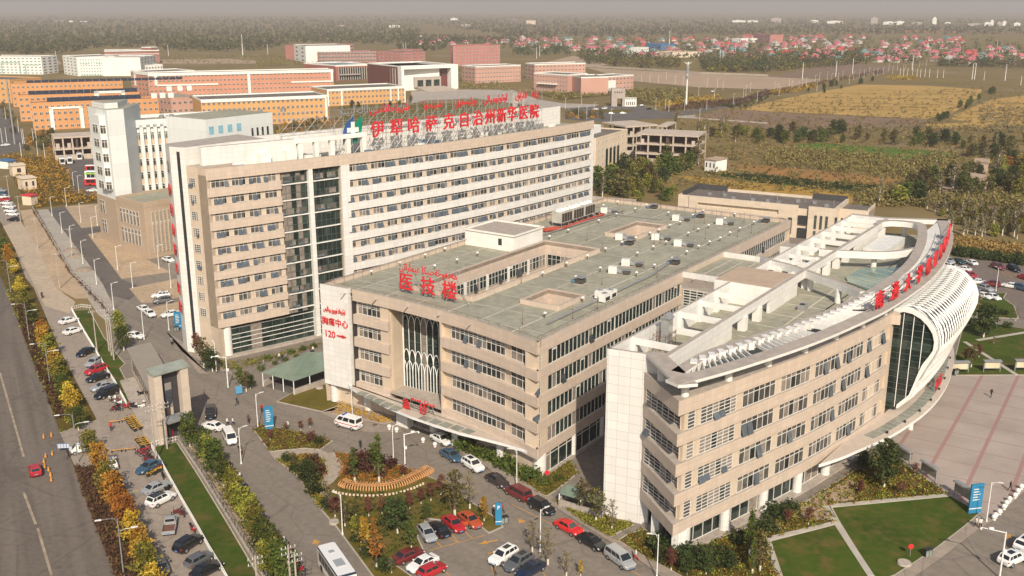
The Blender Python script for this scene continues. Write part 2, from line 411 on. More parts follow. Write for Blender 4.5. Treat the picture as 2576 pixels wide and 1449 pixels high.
# side turning into the gate
sheet("gate_driveway",P2([(150,1088),(262,1050),(330,1030),(400,1045),(480,1040),(500,1090),(440,1112),(380,1124),(330,1150),(270,1168),(190,1178)]),0.085,PAVE)
sheet("sand_lot",P2(k01(200,670,325,655,330,690,545,1010,720,1290,830,1449)+[(225,752),(190,752)]+k01(560,1449,380,1040,260,860)),0.075,SAND)
sheet("pale_sand_track",P2(k01(30,830,200,760,380,1040,560,1449)+[(190,760),(175,790),(112,770)]+k01(300,1330,150,1050)),0.08,SANDP)
sheet("side_road",P2(k01(480,655,650,630,820,850,1030,825,1030,875,880,910,1220,1360)+[(360,725),(325,755),(262,740)]+k01(950,1330)),0.06,ASPHD)
sheet("side_pavement",P2(k01(345,665,480,655,960,1300,1040,1420)+[(268,735),(306,810),(300,838),(245,790),(212,738)]),0.07,mat("cement_pavement",(0.38,0.34,0.285),0.9,0.12,0.2,fine=1.2))
for q,nm in ((k01(650,628,985,600,1040,820,820,848),"sand_plot"),(k01(885,908,1045,880,1480,1160,1710,1290,1225,1358),"sand_plot"),
([(325,726),(356,763),(395,762),(452,748),(450,700)],"sand_plot"),([(373,776),(450,760),(450,790),(395,800)],"sand_plot")):
 sheet(nm,P2(q),0.075,SAND)
sheet("bus_yard",P2(k01(560,150,960,140,985,520,720,500,690,300)),0.06,ASPHD)
sheet("scrub_plot",P2(k01(10,130,560,130,700,260,760,460,985,500,985,590,640,610,330,650,200,480,110,300)),0.05,BEDM)
sheet("campus_street",P2([(0,270),(28,300),(62,345),(70,372),(0,392),(-60,300)]),0.05,ASPHD)
def bed(name,poly,m,h=0.13,rim=0.22):
 if area(poly)<0:poly=poly[::-1]
 b=MB();inn=shrink(poly,rim);n=len(poly)
 if area(inn)<0:inn=inn[::-1]
 inn=shrink(poly,rim);pol=poly if area(poly)<0 else poly[::-1]
 for i in range(n):
  a,c=pol[i],pol[(i+1) % n]
  b.face([(c[0],c[1],0),(a[0],a[1],0),(a[0],a[1],h),(c[0],c[1],h)],1)
 b.face([(p[0],p[1],h) for p in pol[::-1]],1)
 q=inn;cx=sum(p[0] for p in pol)/n;
 b.face([(p[0],p[1],h+0.02) for p in (q if area(q)>0 else q[::-1])],0)
 o=b.build(name,[m,KERB]);kind(o,'structure');return o
BEDS={}
def mkbed(key,name,q,m,h=0.13):
 BEDS[key]=P2(q);bed(name,BEDS[key],m,h)
mkbed('lawn1',"lawn",[(183,782),(226,780),(262,848),(300,898),(316,916),(303,928),(347,1014),(322,1020),(290,967),(240,885),(207,830)],LAWN)
mkbed('lawn2',"lawn",[(383,1126),(446,1113),(497,1191),(575,1319),(652,1449),(720,1570),(632,1570),(565,1449),(527,1386),(490,1319),(437,1226),(400,1159)],LAWN)
mkbed('belt',"planting_strip",[(452,1112),(476,1103),(520,1170),(575,1240),(640,1330),(700,1400),(760,1480),(735,1560),(660,1449),(580,1316),(503,1191)],DIRTB)
mkbed('g1',"garden_bed",k13(-30,-20,40,-60,0,0)[:1]+[(660,1068),(745,1087)]+k13(640,55,775,95,650,185,480,172,130,205),BEDM)
mkbed('g2',"garden_bed",k13(195,285,330,238,560,238,690,290,722,370,680,460,625,545,640,620,700,690,640,780,420,450),BEDM)
mkbed('g3',"garden_bed",k13(765,213,960,218,1100,230,1260,290,1500,350,1640,415,1830,490,2140,690,2400,860,2490,960,2340,1028,2265,968,2200,930,1720,880,1630,1060,1700,1215,1390,1330,1560,1449,1700,1640,1330,1640,1160,1449,800,960,650,790,785,700,645,585,765,510,870,385,855,320),LAWNY)
mkbed('m_front',"hedge_bed",k13(1955,75,2010,60,2190,150,2500,310,2430,362,2000,155),LAWNY)
mkbed('m_front2',"hedge_bed",k13(2478,350,2560,300)+k23(20,330,250,400,330,432,575,262,672,418,440,602,342,660,112,512,-10,440),LAWNY)
mkbed('m_front0',"hedge_bed",k12(760,1265,870,1150,1040,1210,1410,1335,1290,1370),DIRTB)
mkbed('m_left',"lawn",k12(205,1145,390,1040,640,960,705,945,735,1110,905,1160,665,1248),LAWNY)
mkbed('ramp',"hedge_bed",k23(430,708,462,690,700,790,900,840,1225,943,985,1066,700,905),LAWNY)
mkbed('o_front',"garden_bed",k23(1060,1100,1160,1030,1330,985,1400,1010,1690,1225,1790,1200,2220,1010,2574,900)+k33(0,880,110,855,400,690,880,380,925,385,1060,260,1320,290,1580,470,1830,640,620,752,560,760,700,912,0,1085,40,1200,120,1449,160,1640)+k23(1900,1640,1680,1449,1330,1265),BEDM)
mkbed('o_lawn1',"lawn",k33(15,1105,695,930,1020,1449,1120,1640,190,1640,130,1449),LAWN)
mkbed('o_lawn2',"lawn",k33(630,765,1840,650,2142,822,1990,955,1700,1180,1290,1449,1130,1449+60,1040,1449,720,930),LAWN)
sheet("bare_patch",P2(k33(230,830,420,690,560,620,820,470,900,560,920,640,860,690,580,745,690,900,330,890)),0.17,DIRTB)
# kerb paths crossing the lawns
def pathway(name,pts,wd,z,m):
 q=P2(pts);a,c=offset(q,wd/2),offset(q,-wd/2);b=MB()
 for i in range(len(q)-1):b.hexa([(*a[i],0),(*a[i+1],0),(*c[i+1],0),(*c[i],0),(*a[i],z),(*a[i+1],z),(*c[i+1],z),(*c[i],z)])
 kind(b.build(name,m),'structure')
CPATH=mat("pale_path",(0.42,0.385,0.33),0.9,0.1,0.5)
pathway("lawn_path",k33(-40,1095,705,918),0.9,0.20,CPATH)
pathway("lawn_path",k33(575,755,1035,1460),0.9,0.205,CPATH)
pathway("lawn_path",k33(620,755,1835,642),0.9,0.21,CPATH)
pathway("lawn_path",k33(-20,1100,110,1449,150,1600),0.9,0.215,CPATH)
# right-hand lawns beyond the plaza
mkbed('r_lawn',"lawn",k32(1890,880,1875,700,1950,400,2100,330,2640,420,2900,420,2900,875),LAWN)
mkbed('r_isle',"garden_bed",k32(2005,120,2050,30,2300,60,2480,180,2520,310,2010,285),LAWN)
mkbed('r_isle2',"lawn",k31(1835,1100,2574,1180,2700,1230,2600,1150,1830,1040)[:0]+k32(2010,60,2400,50,2360,125,2020,95),LAWN)
pathway("lawn_path",k32(2100,530,2650,440),0.9,0.20,CPATH)
pathway("lawn_path",k32(1975,545,2500,880),0.9,0.205,CPATH)
def plaza():
 m,t,b=nodes("plaza_tiles")
 g=t.nodes.new("ShaderNodeNewGeometry");mp=t.nodes.new("ShaderNodeMapping");mp.vector_type='POINT'
 t.links.new(g.outputs['Position'],mp.inputs[0]);mp.inputs['Rotation'].default_value=(0,0,-PLZ_A)
 sx=t.nodes.new("ShaderNodeSeparateXYZ");t.links.new(mp.outputs[0],sx.inputs[0])
 fx=mathn(t,'FRACT',mathn(t,'DIVIDE',sx.outputs[0],6.0));fy=mathn(t,'FRACT',mathn(t,'DIVIDE',sx.outputs[1],6.0))
 l1=mathn(t,'LESS_THAN',fx,0.10);l2=mathn(t,'LESS_THAN',fy,0.04)
 f=noisef(t,0.12,4,'World');c=mixc(t,f,(0.43,0.355,0.305),(0.35,0.285,0.24))
 br=t.nodes.new("ShaderNodeTexBrick");br.inputs['Scale'].default_value=1.6;br.inputs['Color1'].default_value=(1,1,1,1);br.inputs['Color2'].default_value=(0.9,0.9,0.9,1);br.inputs['Mortar'].default_value=(0.75,0.75,0.75,1);br.inputs['Mortar Size'].default_value=0.03
 t.links.new(mp.outputs[0],br.inputs[0]);c=mixc(t,0.6,c,br.outputs[0],'MULTIPLY')
 c=mixc(t,mathn(t,'MULTIPLY',l2,0.7),c,(0.27,0.165,0.14));c=mixc(t,mathn(t,'MULTIPLY',l1,0.85),c,(0.32,0.175,0.155))
 t.links.new(c,b.inputs['Base Color']);b.inputs['Roughness'].default_value=0.8;return m
PLZ_A=math.radians(-38)
q0,q1=gp(*k32(1880,1449)[0]),gp(*k32(2150,960)[0]);PLZ_A=math.atan2(q1.y-q0.y,q1.x-q0.x)-math.pi/2
sheet("plaza",P2(k33(1310,275,1590,470,1840,640,2145,825,2270,895,2330,830,2574,600,2900,330)+k32(2900,875,1895,882,1700,900,1200,1300)),0.06,plaza())
sheet("ring_road",P2(k33(2270,900,2330,838,2574,610,2900,340,3200,600,2900,1640,1150,1640,1290,1560,1720,1290,2080,1010)),0.055,ASPH)
SIDEW=PAVE
sheet("pavement",P2(k33(1290,1449,1700,1180,1990,955,2142,822,2275,892,2080,1015,1720,1292,1420,1500,1290,1570)),0.17,SIDEW)
sheet("pavement",P2(k13(1960,80,2000,155,2430,362,2478,350)+k23(-10,440,112,512,342,660,400,640,430,708,985,1066,1060,1100,1680,1449,1900,1640,1760,1640,1480,1449,1240,1270,690,930,440,770,150,650,-60,520)+k13(2300,350,1975,180)),0.16,SIDEW)
sheet("pavement",P2(k12(0,1000)+k02(1830,640,2100,870,2000,860,1680,440,1670,440)),0.09,SIDEW)
sheet("garden_walk",P2(k13(130,205,480,172,650,185,720,215,765,213,855,320,870,385,765,510,645,585,785,700,700,690,640,620,625,545,680,460,722,370,690,290,560,238,330,238,195,285)),0.07,mat("walk_blocks",(0.36,0.30,0.235),0.9,0.08,0.3,fine=1.5))
sheet("entry_apron",P2(k12(640,1250,905,1160,1040,1210,870,1160,760,1265,1290,1370,1400,1340,1480,1449,1100,1449)),0.08,PAVE)
sheet("car_park_surface",P2(k31(1840,1140,2640,1200,2900,1230,2900,1700)+k32(2900,310,2520,310,2480,180,2420,120,2360,125,2020,95,1900,60)),0.06,mat("car_park_asphalt",(0.17,0.135,0.11),0.9,0.12,0.2,fine=1.2))
# painted parking lines and arrows
YEL=mat("yellow_paint",(0.52,0.27,0.065),0.8,0.2,1.5)
b=MB()
def stripe(p,q,wd=0.14,z=0.045):
 p,q=Vector((*g2(*p),z)),Vector((*g2(*q),z));d=(q-p).normalized();n=Vector((-d.y,d.x,0))*wd/2
 b.face([p-n,q-n,q+n,p+n])
def arrow(p,q,wd=0.3,z=0.045):
 p,q=Vector((*g2(*p),z)),Vector((*g2(*q),z));d=(q-p).normalized();n=Vector((-d.y,d.x,0));h=q-d*1.2
 b.face([p-n*wd/2,h-n*wd/2,h+n*wd/2,p+n*wd/2]);b.face([h-n*0.6,q,h+n*0.6])
for p in (((1740,1195),(2310,1040)),((1680,980),(1870,1160)),((1800,1000),(2020,1112)),((1960,1020),(2030,1112)),((2090,995),(2175,1075)),((1740,1240),(1950,1449)),((1470,1380),(1530,1449)),((2360,1330),(2400,1449))):
 q=k13(*p[0],*p[1]);stripe(q[0],q[1])
for p in ((0,730,420,940),(420,940,980,1260),(980,1260,1290,1449),(130,1230,340,1449),(340,1449,480,1600)):
 q=k23(*p);stripe(q[0],q[1],0.12)
q=k13(2430,1090,2240,1130);arrow(q[0],q[1]);q=k13(2330,1225,2500,1195);arrow(q[0],q[1])
q=k23(120,920,60,875);arrow(q[0],q[1]);q=k13(620,1135,585,1080);arrow(q[0],q[1])
q=k33(2390,1075,2440,1035);arrow(q[0],q[1],z=0.1)
kind(b.build("painted_road_markings",YEL),'structure')
b=MB()
for p in ((2000,1290,2110,1400),):pass
for i in range(7):
 q=k31(2330+40*i,1265+10*i,2400+60*i,1340+12*i);stripe(q[0],q[1],0.12,0.10)
kind(b.build("painted_road_markings",YEL),'structure')
# faded centre lines on the main road
b=MB();FADE=mat("worn_road_paint",(0.33,0.27,0.19),0.9,0.25,0.6)
for p,q in (((0,938),(60,1150)),((60,1240),(90,1320)),((95,1330),(130,1449)),((-40,880),(-5,950))):stripe(p,q,0.35,0.08)
kind(b.build("painted_road_markings",FADE),'structure')
b=MB()
stripe((330,1240),(360,1232),1.0,0.09);stripe((262,1054),(380,1126),0.12,0.1)
kind(b.build("painted_road_markings",FADE),'structure')
# manholes and covers
b=MB()
for x,y in k23(172,615)+k13(2310,372,2120,205)+k12(1195,1380):
 p=g2(x,y);b.tube((p[0],p[1],0.15),(p[0],p[1],0.185),0.42,0.42,10)
kind(b.build("manhole_covers",mat("cast_iron",(0.13,0.10,0.085),0.8,0.2,2)),'structure')
# far fields
FG1=ground2("golden_stubble",[(0.44,0.275,0.085),(0.34,0.22,0.065),(0.50,0.32,0.11)],(0.03,0.4,0.1))
FG2=ground2("golden_crop",[(0.38,0.225,0.045),(0.28,0.18,0.036),(0.42,0.26,0.066)],(0.05,0.5,0.1))
FBR=ground2("ploughed_brown",[(0.22,0.145,0.10),(0.17,0.115,0.075),(0.25,0.17,0.115)],(0.02,0.2,0.1))
FTAN=ground2("bare_tan",[(0.40,0.29,0.20),(0.33,0.235,0.155),(0.43,0.32,0.23)],(0.01,0.1,0.1))
FGR=ground2("green_crop",[(0.085,0.155,0.024),(0.062,0.125,0.018),(0.115,0.165,0.03)],(0.05,0.6,0.1))
FRU=ground2("rust_field",[(0.32,0.155,0.055),(0.26,0.13,0.045),(0.35,0.20,0.07)],(0.04,0.5,0.1))
FOL=ground2("olive_pasture",[(0.20,0.145,0.048),(0.14,0.11,0.036),(0.23,0.165,0.06)],(0.015,0.15,0.1))
fields=[
(k30(370,950,930,850,1600,862,2160,900,2100,990,1850,1140,1600,1195,0,1120)+k20(2300,1100)+k30(0,1028),FG1),
(k30(1860,1160,2250,1000,2574,960,3400,960,3400,1300,2300,1270,1850,1200),FG1),
(k30(0,1130,1600,1205,1560,1295,0,1300)+k20(1820,1170,2200,1100),FBR),
(k30(1590,1250,2200,1230,2230,1300,1600,1290),FG1),
(k31(255,40,330,0,590,-5,1560,62,1905,95,1720,172,1300,160,700,90),FGR),
(k31(0,220,400,262,900,305,1345,350,1130,412,600,372,0,315)+k21(2120,200),FRU),
(k31(0,325,500,380,1140,430,1120,498,500,440,0,400)+k21(1900,290),FGR),
(k31(0,402,500,445,850,505,850,600,0,540)+k21(2100,450,1650,330,1750,320),FG2),
(k20(740,680,1300,712,2574,775,2574,900,1900,880,1240,820),FTAN),
(k30(0,775,540,800,300,860,0,905),FTAN),
(k30(0,770,480,680,930,645,1350,660,1180,740,700,760,540,795),FBR),
(k20(620,560,740,590,1000,660,760,668,240,650),FTAN),
(k31(1700,590,2574,700,2574,660,1700,560),FBR),
(k31(1850,970,2574,1050,2574,1110,1830,1040),FRU),
(k30(1180,760,1900,780,2450,830,2400,860,1300,830),FOL),
(k30(2000,330,2900,320,2900,500,2000,480),FOL),
(k30(1340,300,1900,310,1900,330,1340,320),FRU),
(k20(900,660,2450,780,2574,760,1900,600,1300,600),FOL),
(k10(0,430,380,520,650,600,400,640,0,680),FOL),
(k00(400,590,560,580,620,640,500,700),FTAN),(k00(1600,600,2300,590,2574,610,2574,640,1640,640),FTAN),
]
for i,(q,m) in enumerate(fields):sheet("field",P2(q),0.04+0.03*(i % 5),m)
# dark furrows in the golden fields
b=MB()
FURM=ground2("field_baulk",[(0.12,0.085,0.03),(0.08,0.062,0.024),(0.16,0.11,0.04)],(0.1,0.6,0.1))
for y0,y1,xa,xb in ((905,925,900,2100),(940,950,500,2100),(985,1000,300,2000),(1020,1060,0,1900),(1060,1085,0,1600),(1095,1110,0,1500),(1180,1190,1850,2574),(1040,1060,2270,2900),(1105,1120,2250,2900)):
 q=P2(k30(xa,y0,xb,y1));a=MB();n=24;v=[(q[0][0]+(q[1][0]-q[0][0])*i/n,q[0][1]+(q[1][1]-q[0][1])*i/n) for i in range(n+1)]
 for i in range(n):
  w0=2.0*R.uniform(0.3,1.3);b.face([(*v[i],0.2),(*v[i+1],0.2),(v[i+1][0],v[i+1][1]+w0,0.2),(v[i][0],v[i][1]+w0,0.2)])
kind(b.build("field_baulks",FURM),'structure')
# campus: pale forecourts and roads
sheet("campus_forecourt",P2(k10(1560,920,2100,900,2574,905)+k20(260,1000,520,1040,880,1050,760,1100,520,1085)+k10(2574,1040,2200,990,1700,1010,1560,1040)),0.06,CONC)
sheet("campus_road",P2(k20(530,1090,1000,1060,1300,1070,1500,1120,1740,1110,2200,1010,2574,930,2574,960,2260,1060,1830,1150,1640,1190,1300,1200,900,1230,530,1200)),0.07,ASPHD)
sheet("campus_road",P2(k20(1640,1170,1900,1150,2574,1240,2574,1255,1900,1195)+k20(1640,1185)),0.08,CONC)
sheet("campus_isle",P2(k20(820,1115,1100,1100,1250,1115,1100,1135,860,1130)),0.1,LAWNY)
sheet("campus_green",P2(k10(840,1060,1560,1030,1900,1040,2300,1060,2200,1120,840,1230)),0.05,LAWNY)
sheet("campus_green",P2(k20(100,930,900,930,1300,900,1700,900,1850,960,1500,1060,1250,1050,1000,960,500,1010,300,960)),0.05,BEDM)
sheet("hall_forecourt",P2(k21(820,300,1120,150,1400,100,1250,200,1000,330)),0.05,CONC)
CANO=tilemat("canopy_top_panels",(0.55,0.465,0.385),2.2,1.6,0.05,0.8)
CANG=mat("canopy_glass",(0.24,0.255,0.215),0.25,0.12,0.5)
# ================================================================== WINDOWS
WMATS=[FRAME,GLASS,GLASSB,CURT,DARKIN]
def window(w,h,n,trans=0.7,opened=0.45,bars=(),fw=0.07,curtain=0.35,rnd=R,sashd=0.42,top=True):
 """framed window in its own frame: x 0..w, z 0..h, outside towards -y"""
 b=MB();pw=w/n;zt=h*trans if trans else h
 zs=zt if trans else h*0.36
 for i in range(n):
  x0,x1=i*pw,(i+1)*pw
  ms=3 if rnd.random()<curtain else 1
  b.face([(x0,-0.01,0),(x1,-0.01,0),(x1,-0.01,zt),(x0,-0.01,zt)],ms)
  if trans:b.face([(x0,-0.01,zt),(x1,-0.01,zt),(x1,-0.01,h),(x0,-0.01,h)],1 if rnd.random()<0.8 else 3)
  if rnd.random()<opened:
   d=sashd*rnd.uniform(0.5,1.1);z0=0.06;a=[(x0+0.05,-0.07,zs-0.06),(x1-0.05,-0.07,zs-0.06),(x1-0.05,-0.07-d,z0),(x0+0.05,-0.07-d,z0)]
   b.face(a[::-1],2);b.face([(p[0],p[1]-0.03,p[2]) for p in a],2)
 F=lambda x0,x1,z0,z1,d=0.06:b.hexa([(x0,-d,z0),(x1,-d,z0),(x1,0,z0),(x0,0,z0),(x0,-d,z1),(x1,-d,z1),(x1,0,z1),(x0,0,z1)],0)
 for i in range(n+1):
  x=min(max(i*pw,fw/2),w-fw/2);F(x-fw/2,x+fw/2,0,h)
 F(0,w,0,fw,0.065);F(0,w,h-fw,h,0.065)
 if trans:F(0,w,zt-fw/2,zt+fw/2,0.07)
 for q in bars:F(0,w,h*q-fw/2,h*q+fw/2,0.07)
 return b
def ribbon(path,s0,s1,z0,z1,pw,off,g=GLASS,bars=(),fw=0.06,opened=0.05,fm=FRAME,blank=0.04):
 """long strip window following a wall; returned as a mesh builder in world space"""
 b=MB();n=max(1,round((s1-s0)/pw));P=sub(path,s0,s1,(s1-s0)/n+1e-6);u=s0
 q=offset(P,off);f=offset(P,off+0.07)
 for i in range(len(P)-1):
  a,c=q[i],q[i+1];d=math.dist(a,c)
  r=R.random();mi=3 if r<0.16 else (4 if r>1-blank else 1)
  b.face([(*a,z0),(*c,z0),(*c,z1),(*a,z1)],mi if mi!=4 else 1,[(u,z0),(u+d,z0),(u+d,z1),(u,z1)])
  if mi==4:
   e,h=f[i],f[i+1];b.face([(*e,z1-0.55),(*h,z1-0.55),(*h,z1),(*e,z1)],0)
  if R.random()<opened:
   o0,o1=offset(P,off+0.5)[i],offset(P,off+0.5)[i+1];zz=z0+(z1-z0)*0.5
   b.face([(*o0,z0+0.1),(*o1,z0+0.1),(*f[i+1],zz),(*f[i],zz)],2);b.face([(*f[i],zz),(*f[i+1],zz),(*o1,z0+0.1),(*o0,z0+0.1)],2)
  u+=d
 for i in range(len(P)):
  p,a=at_s(path,s0+(s1-s0)*i/n);b.box((p[0]+math.sin(a)*off,p[1]-math.cos(a)*off),a,-fw/2,fw/2,-0.09,0.0,z0,z1,0)
 for z in [z0+0.04,z1-0.04]+[z0+(z1-z0)*k for k in bars]:b.strip(P,z-fw/2,z+fw/2,off,off+0.08,0)
 return b,[fm,g,GLASSB,CURT,DARKIN]
# ---------------------------------------------------------------- lettering
def arab(s):
 F={'\u0627':('FE8D','FE8E',0,0),'\u0628':('FE8F','FE90','FE91','FE92'),'\u062A':('FE95','FE96','FE97','FE98'),'\u062C':('FE9D','FE9E','FE9F','FEA0'),
'\u062D':('FEA1','FEA2','FEA3','FEA4'),'\u062F':('FEA9','FEAA',0,0),'\u0631':('FEAD','FEAE',0,0),'\u0632':('FEAF','FEB0',0,0),'\u0633':('FEB1','FEB2','FEB3','FEB4'),
'\u0634':('FEB5','FEB6','FEB7','FEB8'),'\u0639':('FEC9','FECA','FECB','FECC'),'\u0642':('FED5','FED6','FED7','FED8'),'\u0643':('FED9','FEDA','FEDB','FEDC'),
'\u0644':('FEDD','FEDE','FEDF','FEE0'),'\u0645':('FEE1','FEE2','FEE3','FEE4'),'\u0646':('FEE5','FEE6','FEE7','FEE8'),'\u0648':('FEED','FEEE',0,0),
'\u0649':('FEEF','FEF0','FEF3','FEF4'),'\u06D5':('FEE9','FEEA',0,0),'\u06CB':('FEED','FEEE',0,0),'\u06C6':('FEED','FEEE',0,0),'\u067E':('FE8F','FE90','FE91','FE92'),'\u06C7':('FEED','FEEE',0,0)}
 out=[];n=len(s)
 for i,c in enumerate(s):
  if c not in F:out.append(c);continue
  f=F[c];prev=i>0 and s[i-1] in F and F[s[i-1]][2]!=0;nxt=i<n-1 and s[i+1] in F and f[2]!=0
  k=3 if prev and nxt else 1 if prev else 2 if nxt else 0
  out.append(chr(int(f[k],16)))
 return ''.join(out[::-1])
def text_mesh(s,size,depth=0.12,bold=0.02,name="lettering"):
 """flat letters standing in the x-z plane, base on z=0, centred on x, read from -y"""
 c=bpy.data.curves.new("lettering",'FONT');c.body=s;c.size=size;c.extrude=depth/2;c.offset=bold*0.35*size;c.align_x='CENTER'
 o=bpy.data.objects.new("lettering",c);COL.objects.link(o)
 dg=bpy.context.evaluated_depsgraph_get();me=bpy.data.meshes.new_from_object(o.evaluated_get(dg))
 bpy.data.objects.remove(o);bpy.data.curves.remove(c)
 me.transform(Matrix.Rotation(math.radians(90),4,'X'));me.name=name;me.materials.clear()
 return me
def letters(s,size,M,parent,m=RED,name="character",depth=0.14,bold=0.02,label=None):
 me=text_mesh(s,size,depth,bold,name);me.materials.append(m)
 o=link(name,me,parent);o.matrix_local=Matrix.Translation(-world_loc(parent)) @ M
 if label:o['label']=label
 return o
# ================================================================== INPATIENT TOWER
T=arc((-60,195.3),(23,283.3),4.3,30);LT=length(T)
Q1,Q2,Q3,P0=(-68.5,200.6),(-65.0,199.2),(-62.2,197.4),(-60.0,195.3)
FH=3.385
def tower():
 org=(P0[0],P0[1],0)
 t=thing("inpatient_tower","tall curved beige and white hospital ward block with red rooftop characters","hospital building",org)
 bs=[37.3-FH*k for k in range(10)]
 sA,sS0,sS1,sB=s_px(T,20,719),s_px(T,20,719),s_px(T,20,864),s_px(T,20,866)
 b=MB();front=offset(T,-1.7);back=offset(T,-17.5)
 b.prism(front+back[::-1],0,38.3,0,1)
 b.strip(sub(T,0.9,sA),6.8,38.2,-1.75,-0.45,0);b.strip(sub(T,sB,LT-0.3),0,38.2,-1.75,-0.45,0)
 b.strip(sub(T,sA-2.0,sA),6.8,38.2,-1.75,-0.44,0)
 b.prism([Q3,P0,back[2],(Q3[0]-4,Q3[1]+11)],6.8,38.2,0,1)
 b.build("wall",[BEIGED,ROOFG],t)
 b=MB();left=[(-62.25,197.75)]+sub(T,0,sA)
 for k,z in enumerate(bs):
  z1=39.6 if k==0 else z+1.72
  if k==8:z1-=0.25
  b.strip(left,z,z1,-0.5,0.0,0,1)
 full=sub(T,sA,LT);b.strip(full,37.3,39.6,-0.5,0.0,0,1,u0=sA)
 b.build("beige_band",[BEIGE,COPING],t)
 b=MB();wh=sub(T,sB,LT)
 for k in range(1,10):
  b.strip(wh,bs[k],bs[k]+1.72 if k<9 else bs[k]+1.6,-0.5,0.0,0,1)
 b.strip(sub(T,sB,sB+2.2),0,37.3,-0.5,0.004,0);b.strip(sub(T,LT-1.2,LT),0,37.3,-0.5,0.004,0)
 b.strip(wh,0,5.2,-0.5,0.0,0)
 b.build("white_band",[WHITE,COPING],t)
 b=MB();b.prism([Q1,Q2,(-58,208),(-52,213),(-60,221),(-70.8,205)],0,43.3,0,1)
 mid=((Q1[0]+Q2[0])/2,(Q1[1]+Q2[1])/2)
 b.build("end_wall",[WHITE,COPING],t)
 b=MB();b.strip([Q1,Q2],1,42.6,0.002,0.03,0)
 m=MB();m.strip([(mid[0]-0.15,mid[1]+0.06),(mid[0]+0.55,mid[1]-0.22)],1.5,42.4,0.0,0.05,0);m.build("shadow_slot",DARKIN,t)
 b=MB();b.prism([Q2,Q3,P0,(-56,205),(-60,207)],0,39.7,0,1);
 b.build("corner_wall",[BEIGED,COPING],t)
 for k in range(9):
  wv=window(1.9,1.75,3,0,0.2,bars=(0.25,0.5,0.75),rnd=R);o=link("window",wv.mesh("window",WMATS),t)
  a=math.atan2(Q3[1]-Q2[1],Q3[0]-Q2[0]);o.location=(Q2[0]+0.55*math.cos(a)+0.03*math.sin(a)-org[0],Q2[1]+0.55*math.sin(a)-0.03*math.cos(a)-org[1],bs[k]-1.7);o.rotation_euler=(0,0,a)
 zone=[]
 Lx=[(552,585,3),(596,628,3),(638,669,3),(679,709,3)]
 Wx=[(880,898,2),(909,934,3),(944,968,3),(978,1003,3),(1012,1037,3),(1044,1069,3),(1078,1130,6),(1139,1180,5),(1189,1228,5),(1234,1249,2),(1255,1271,2),(1278,1292,2),(1297,1312,3),(1317,1331,3),(1336,1350,3),(1355,1369,3),(1373,1387,3),(1391,1404,3),(1408,1420,3),(1425,1437,3),(1441,1452,3),(1457,1468,3),(1472,1483,3)]
 T0=[(549,592,4),(600,634,4),(641,671,3),(677,709,3)]
 W0=[(870,932,7),(942,1001,7),(1010,1069,7),(1076,1129,6),(1138,1180,5),(1189,1228,5),(1235,1270,5),(1277,1312,5),(1318,1350,5),(1354,1387,5),(1391,1420,5),(1426,1456,5),(1459,1487,5)]
 cells=[]
 for r in range(9):
  zb=bs[r+1]+1.72-(0.25 if r==7 else 0);zt=bs[r];zm=(zb+zt)/2
  for x0,x1,n in (T0+W0 if r==0 else Lx+Wx):
   s0,s1=s_px(T,20,x0),s_px(T,20,x1)
   cells.append((r,s0,s1,zb,zt,n))
 cells.sort(key=lambda c:at_s(T,c[1])[0][1]);cells=[c for c in cells]
 stuff=MB();cache={}
 for i,(r,s0,s1,zb,zt,n) in enumerate(cells):
  w=s1-s0;wv=window(w,zt-zb-0.05,n,0.72,0.4,rnd=R,curtain=0.3)
  M=at_mat(T,s0,zb+0.02,-0.43)
  if i<88:o=link("window",wv.mesh("window",WMATS),t);o.matrix_local=Matrix.Translation((-org[0],-org[1],0)) @ M
  else:stuff.add(wv,M)
 o=stuff.build("window_rows",WMATS,t);o['kind']='stuff'
 b,ms=ribbon(T,sS0+0.15,sS1-0.15,6.6,37.2,1.15,-0.75,GLASSG,bars=[(bs[k]+j-6.6)/30.6 for k in range(1,10) for j in (0.9,2.1)],fw=0.05,opened=0,fm=FRAMED,blank=0)
 b.build("stair_glazing",ms,t)
 b=MB()
 for r in range(9):
  for x0,x1 in ((724,750),(754,780),(801,826),(832,856)):
   if R.random()<0.6:
    s0,s1=s_px(T,20,x0+R.uniform(-4,4)),s_px(T,20,x1);wv=window(s1-s0,1.25,3,0,0.4,curtain=0.3,rnd=R,fw=0.04);b.add(wv,at_mat(T,s0,bs[r+1]+1.05,-0.70))
 b.build("stair_casements",[FRAMED,GLASS,GLASSB,CURT,DARKIN],t)
 b=MB();sp0,sp1=s_px(T,20,786),s_px(T,20,797)
 for k in range(1,10):b.strip(sub(T,sS0+0.1,sS1),bs[k]+0.55,bs[k]+0.78,-0.8,-0.5,0)
 b.build("floor_slab",WPAINT,t)
 b=MB();b.strip(sub(T,sp0,sp1),0.4,37.3,-1.5,-0.02,0);b.build("white_pier",WHITE,t)
 b,ms=ribbon(T,2.4,sS0+9.0,0.45,6.75,2.4,-1.2,GLASSG,bars=(),fw=0.06,opened=0,fm=FRAMED,blank=0)
 b.build("lobby_glazing",ms,t)
 b=MB()
 for z in (1.55,2.6,3.55,4.5,5.9):b.strip(sub(T,2.2,sS0+9.0),z-0.055,z+0.055,-1.2,-1.08,0)
 b.build("lobby_rail",WPAINT,t)
 b=MB();b.strip([(-62.0,198.6)]+sub(T,1.2,sS0+9.0),0,0.45,-1.6,0.3,0);b.build("plinth",CONC,t)
 b=MB();c0=at_s(T,1.7)[0];c0=(c0[0]-0.4,c0[1]+1.3);b.tube((*c0,0.3),(*c0,6.9),0.95,0.95,18,0);
 b.build("column",WHITE,t,smooth=False)
 sl=[(-63.4,198.9),(-59.8,196.3)]
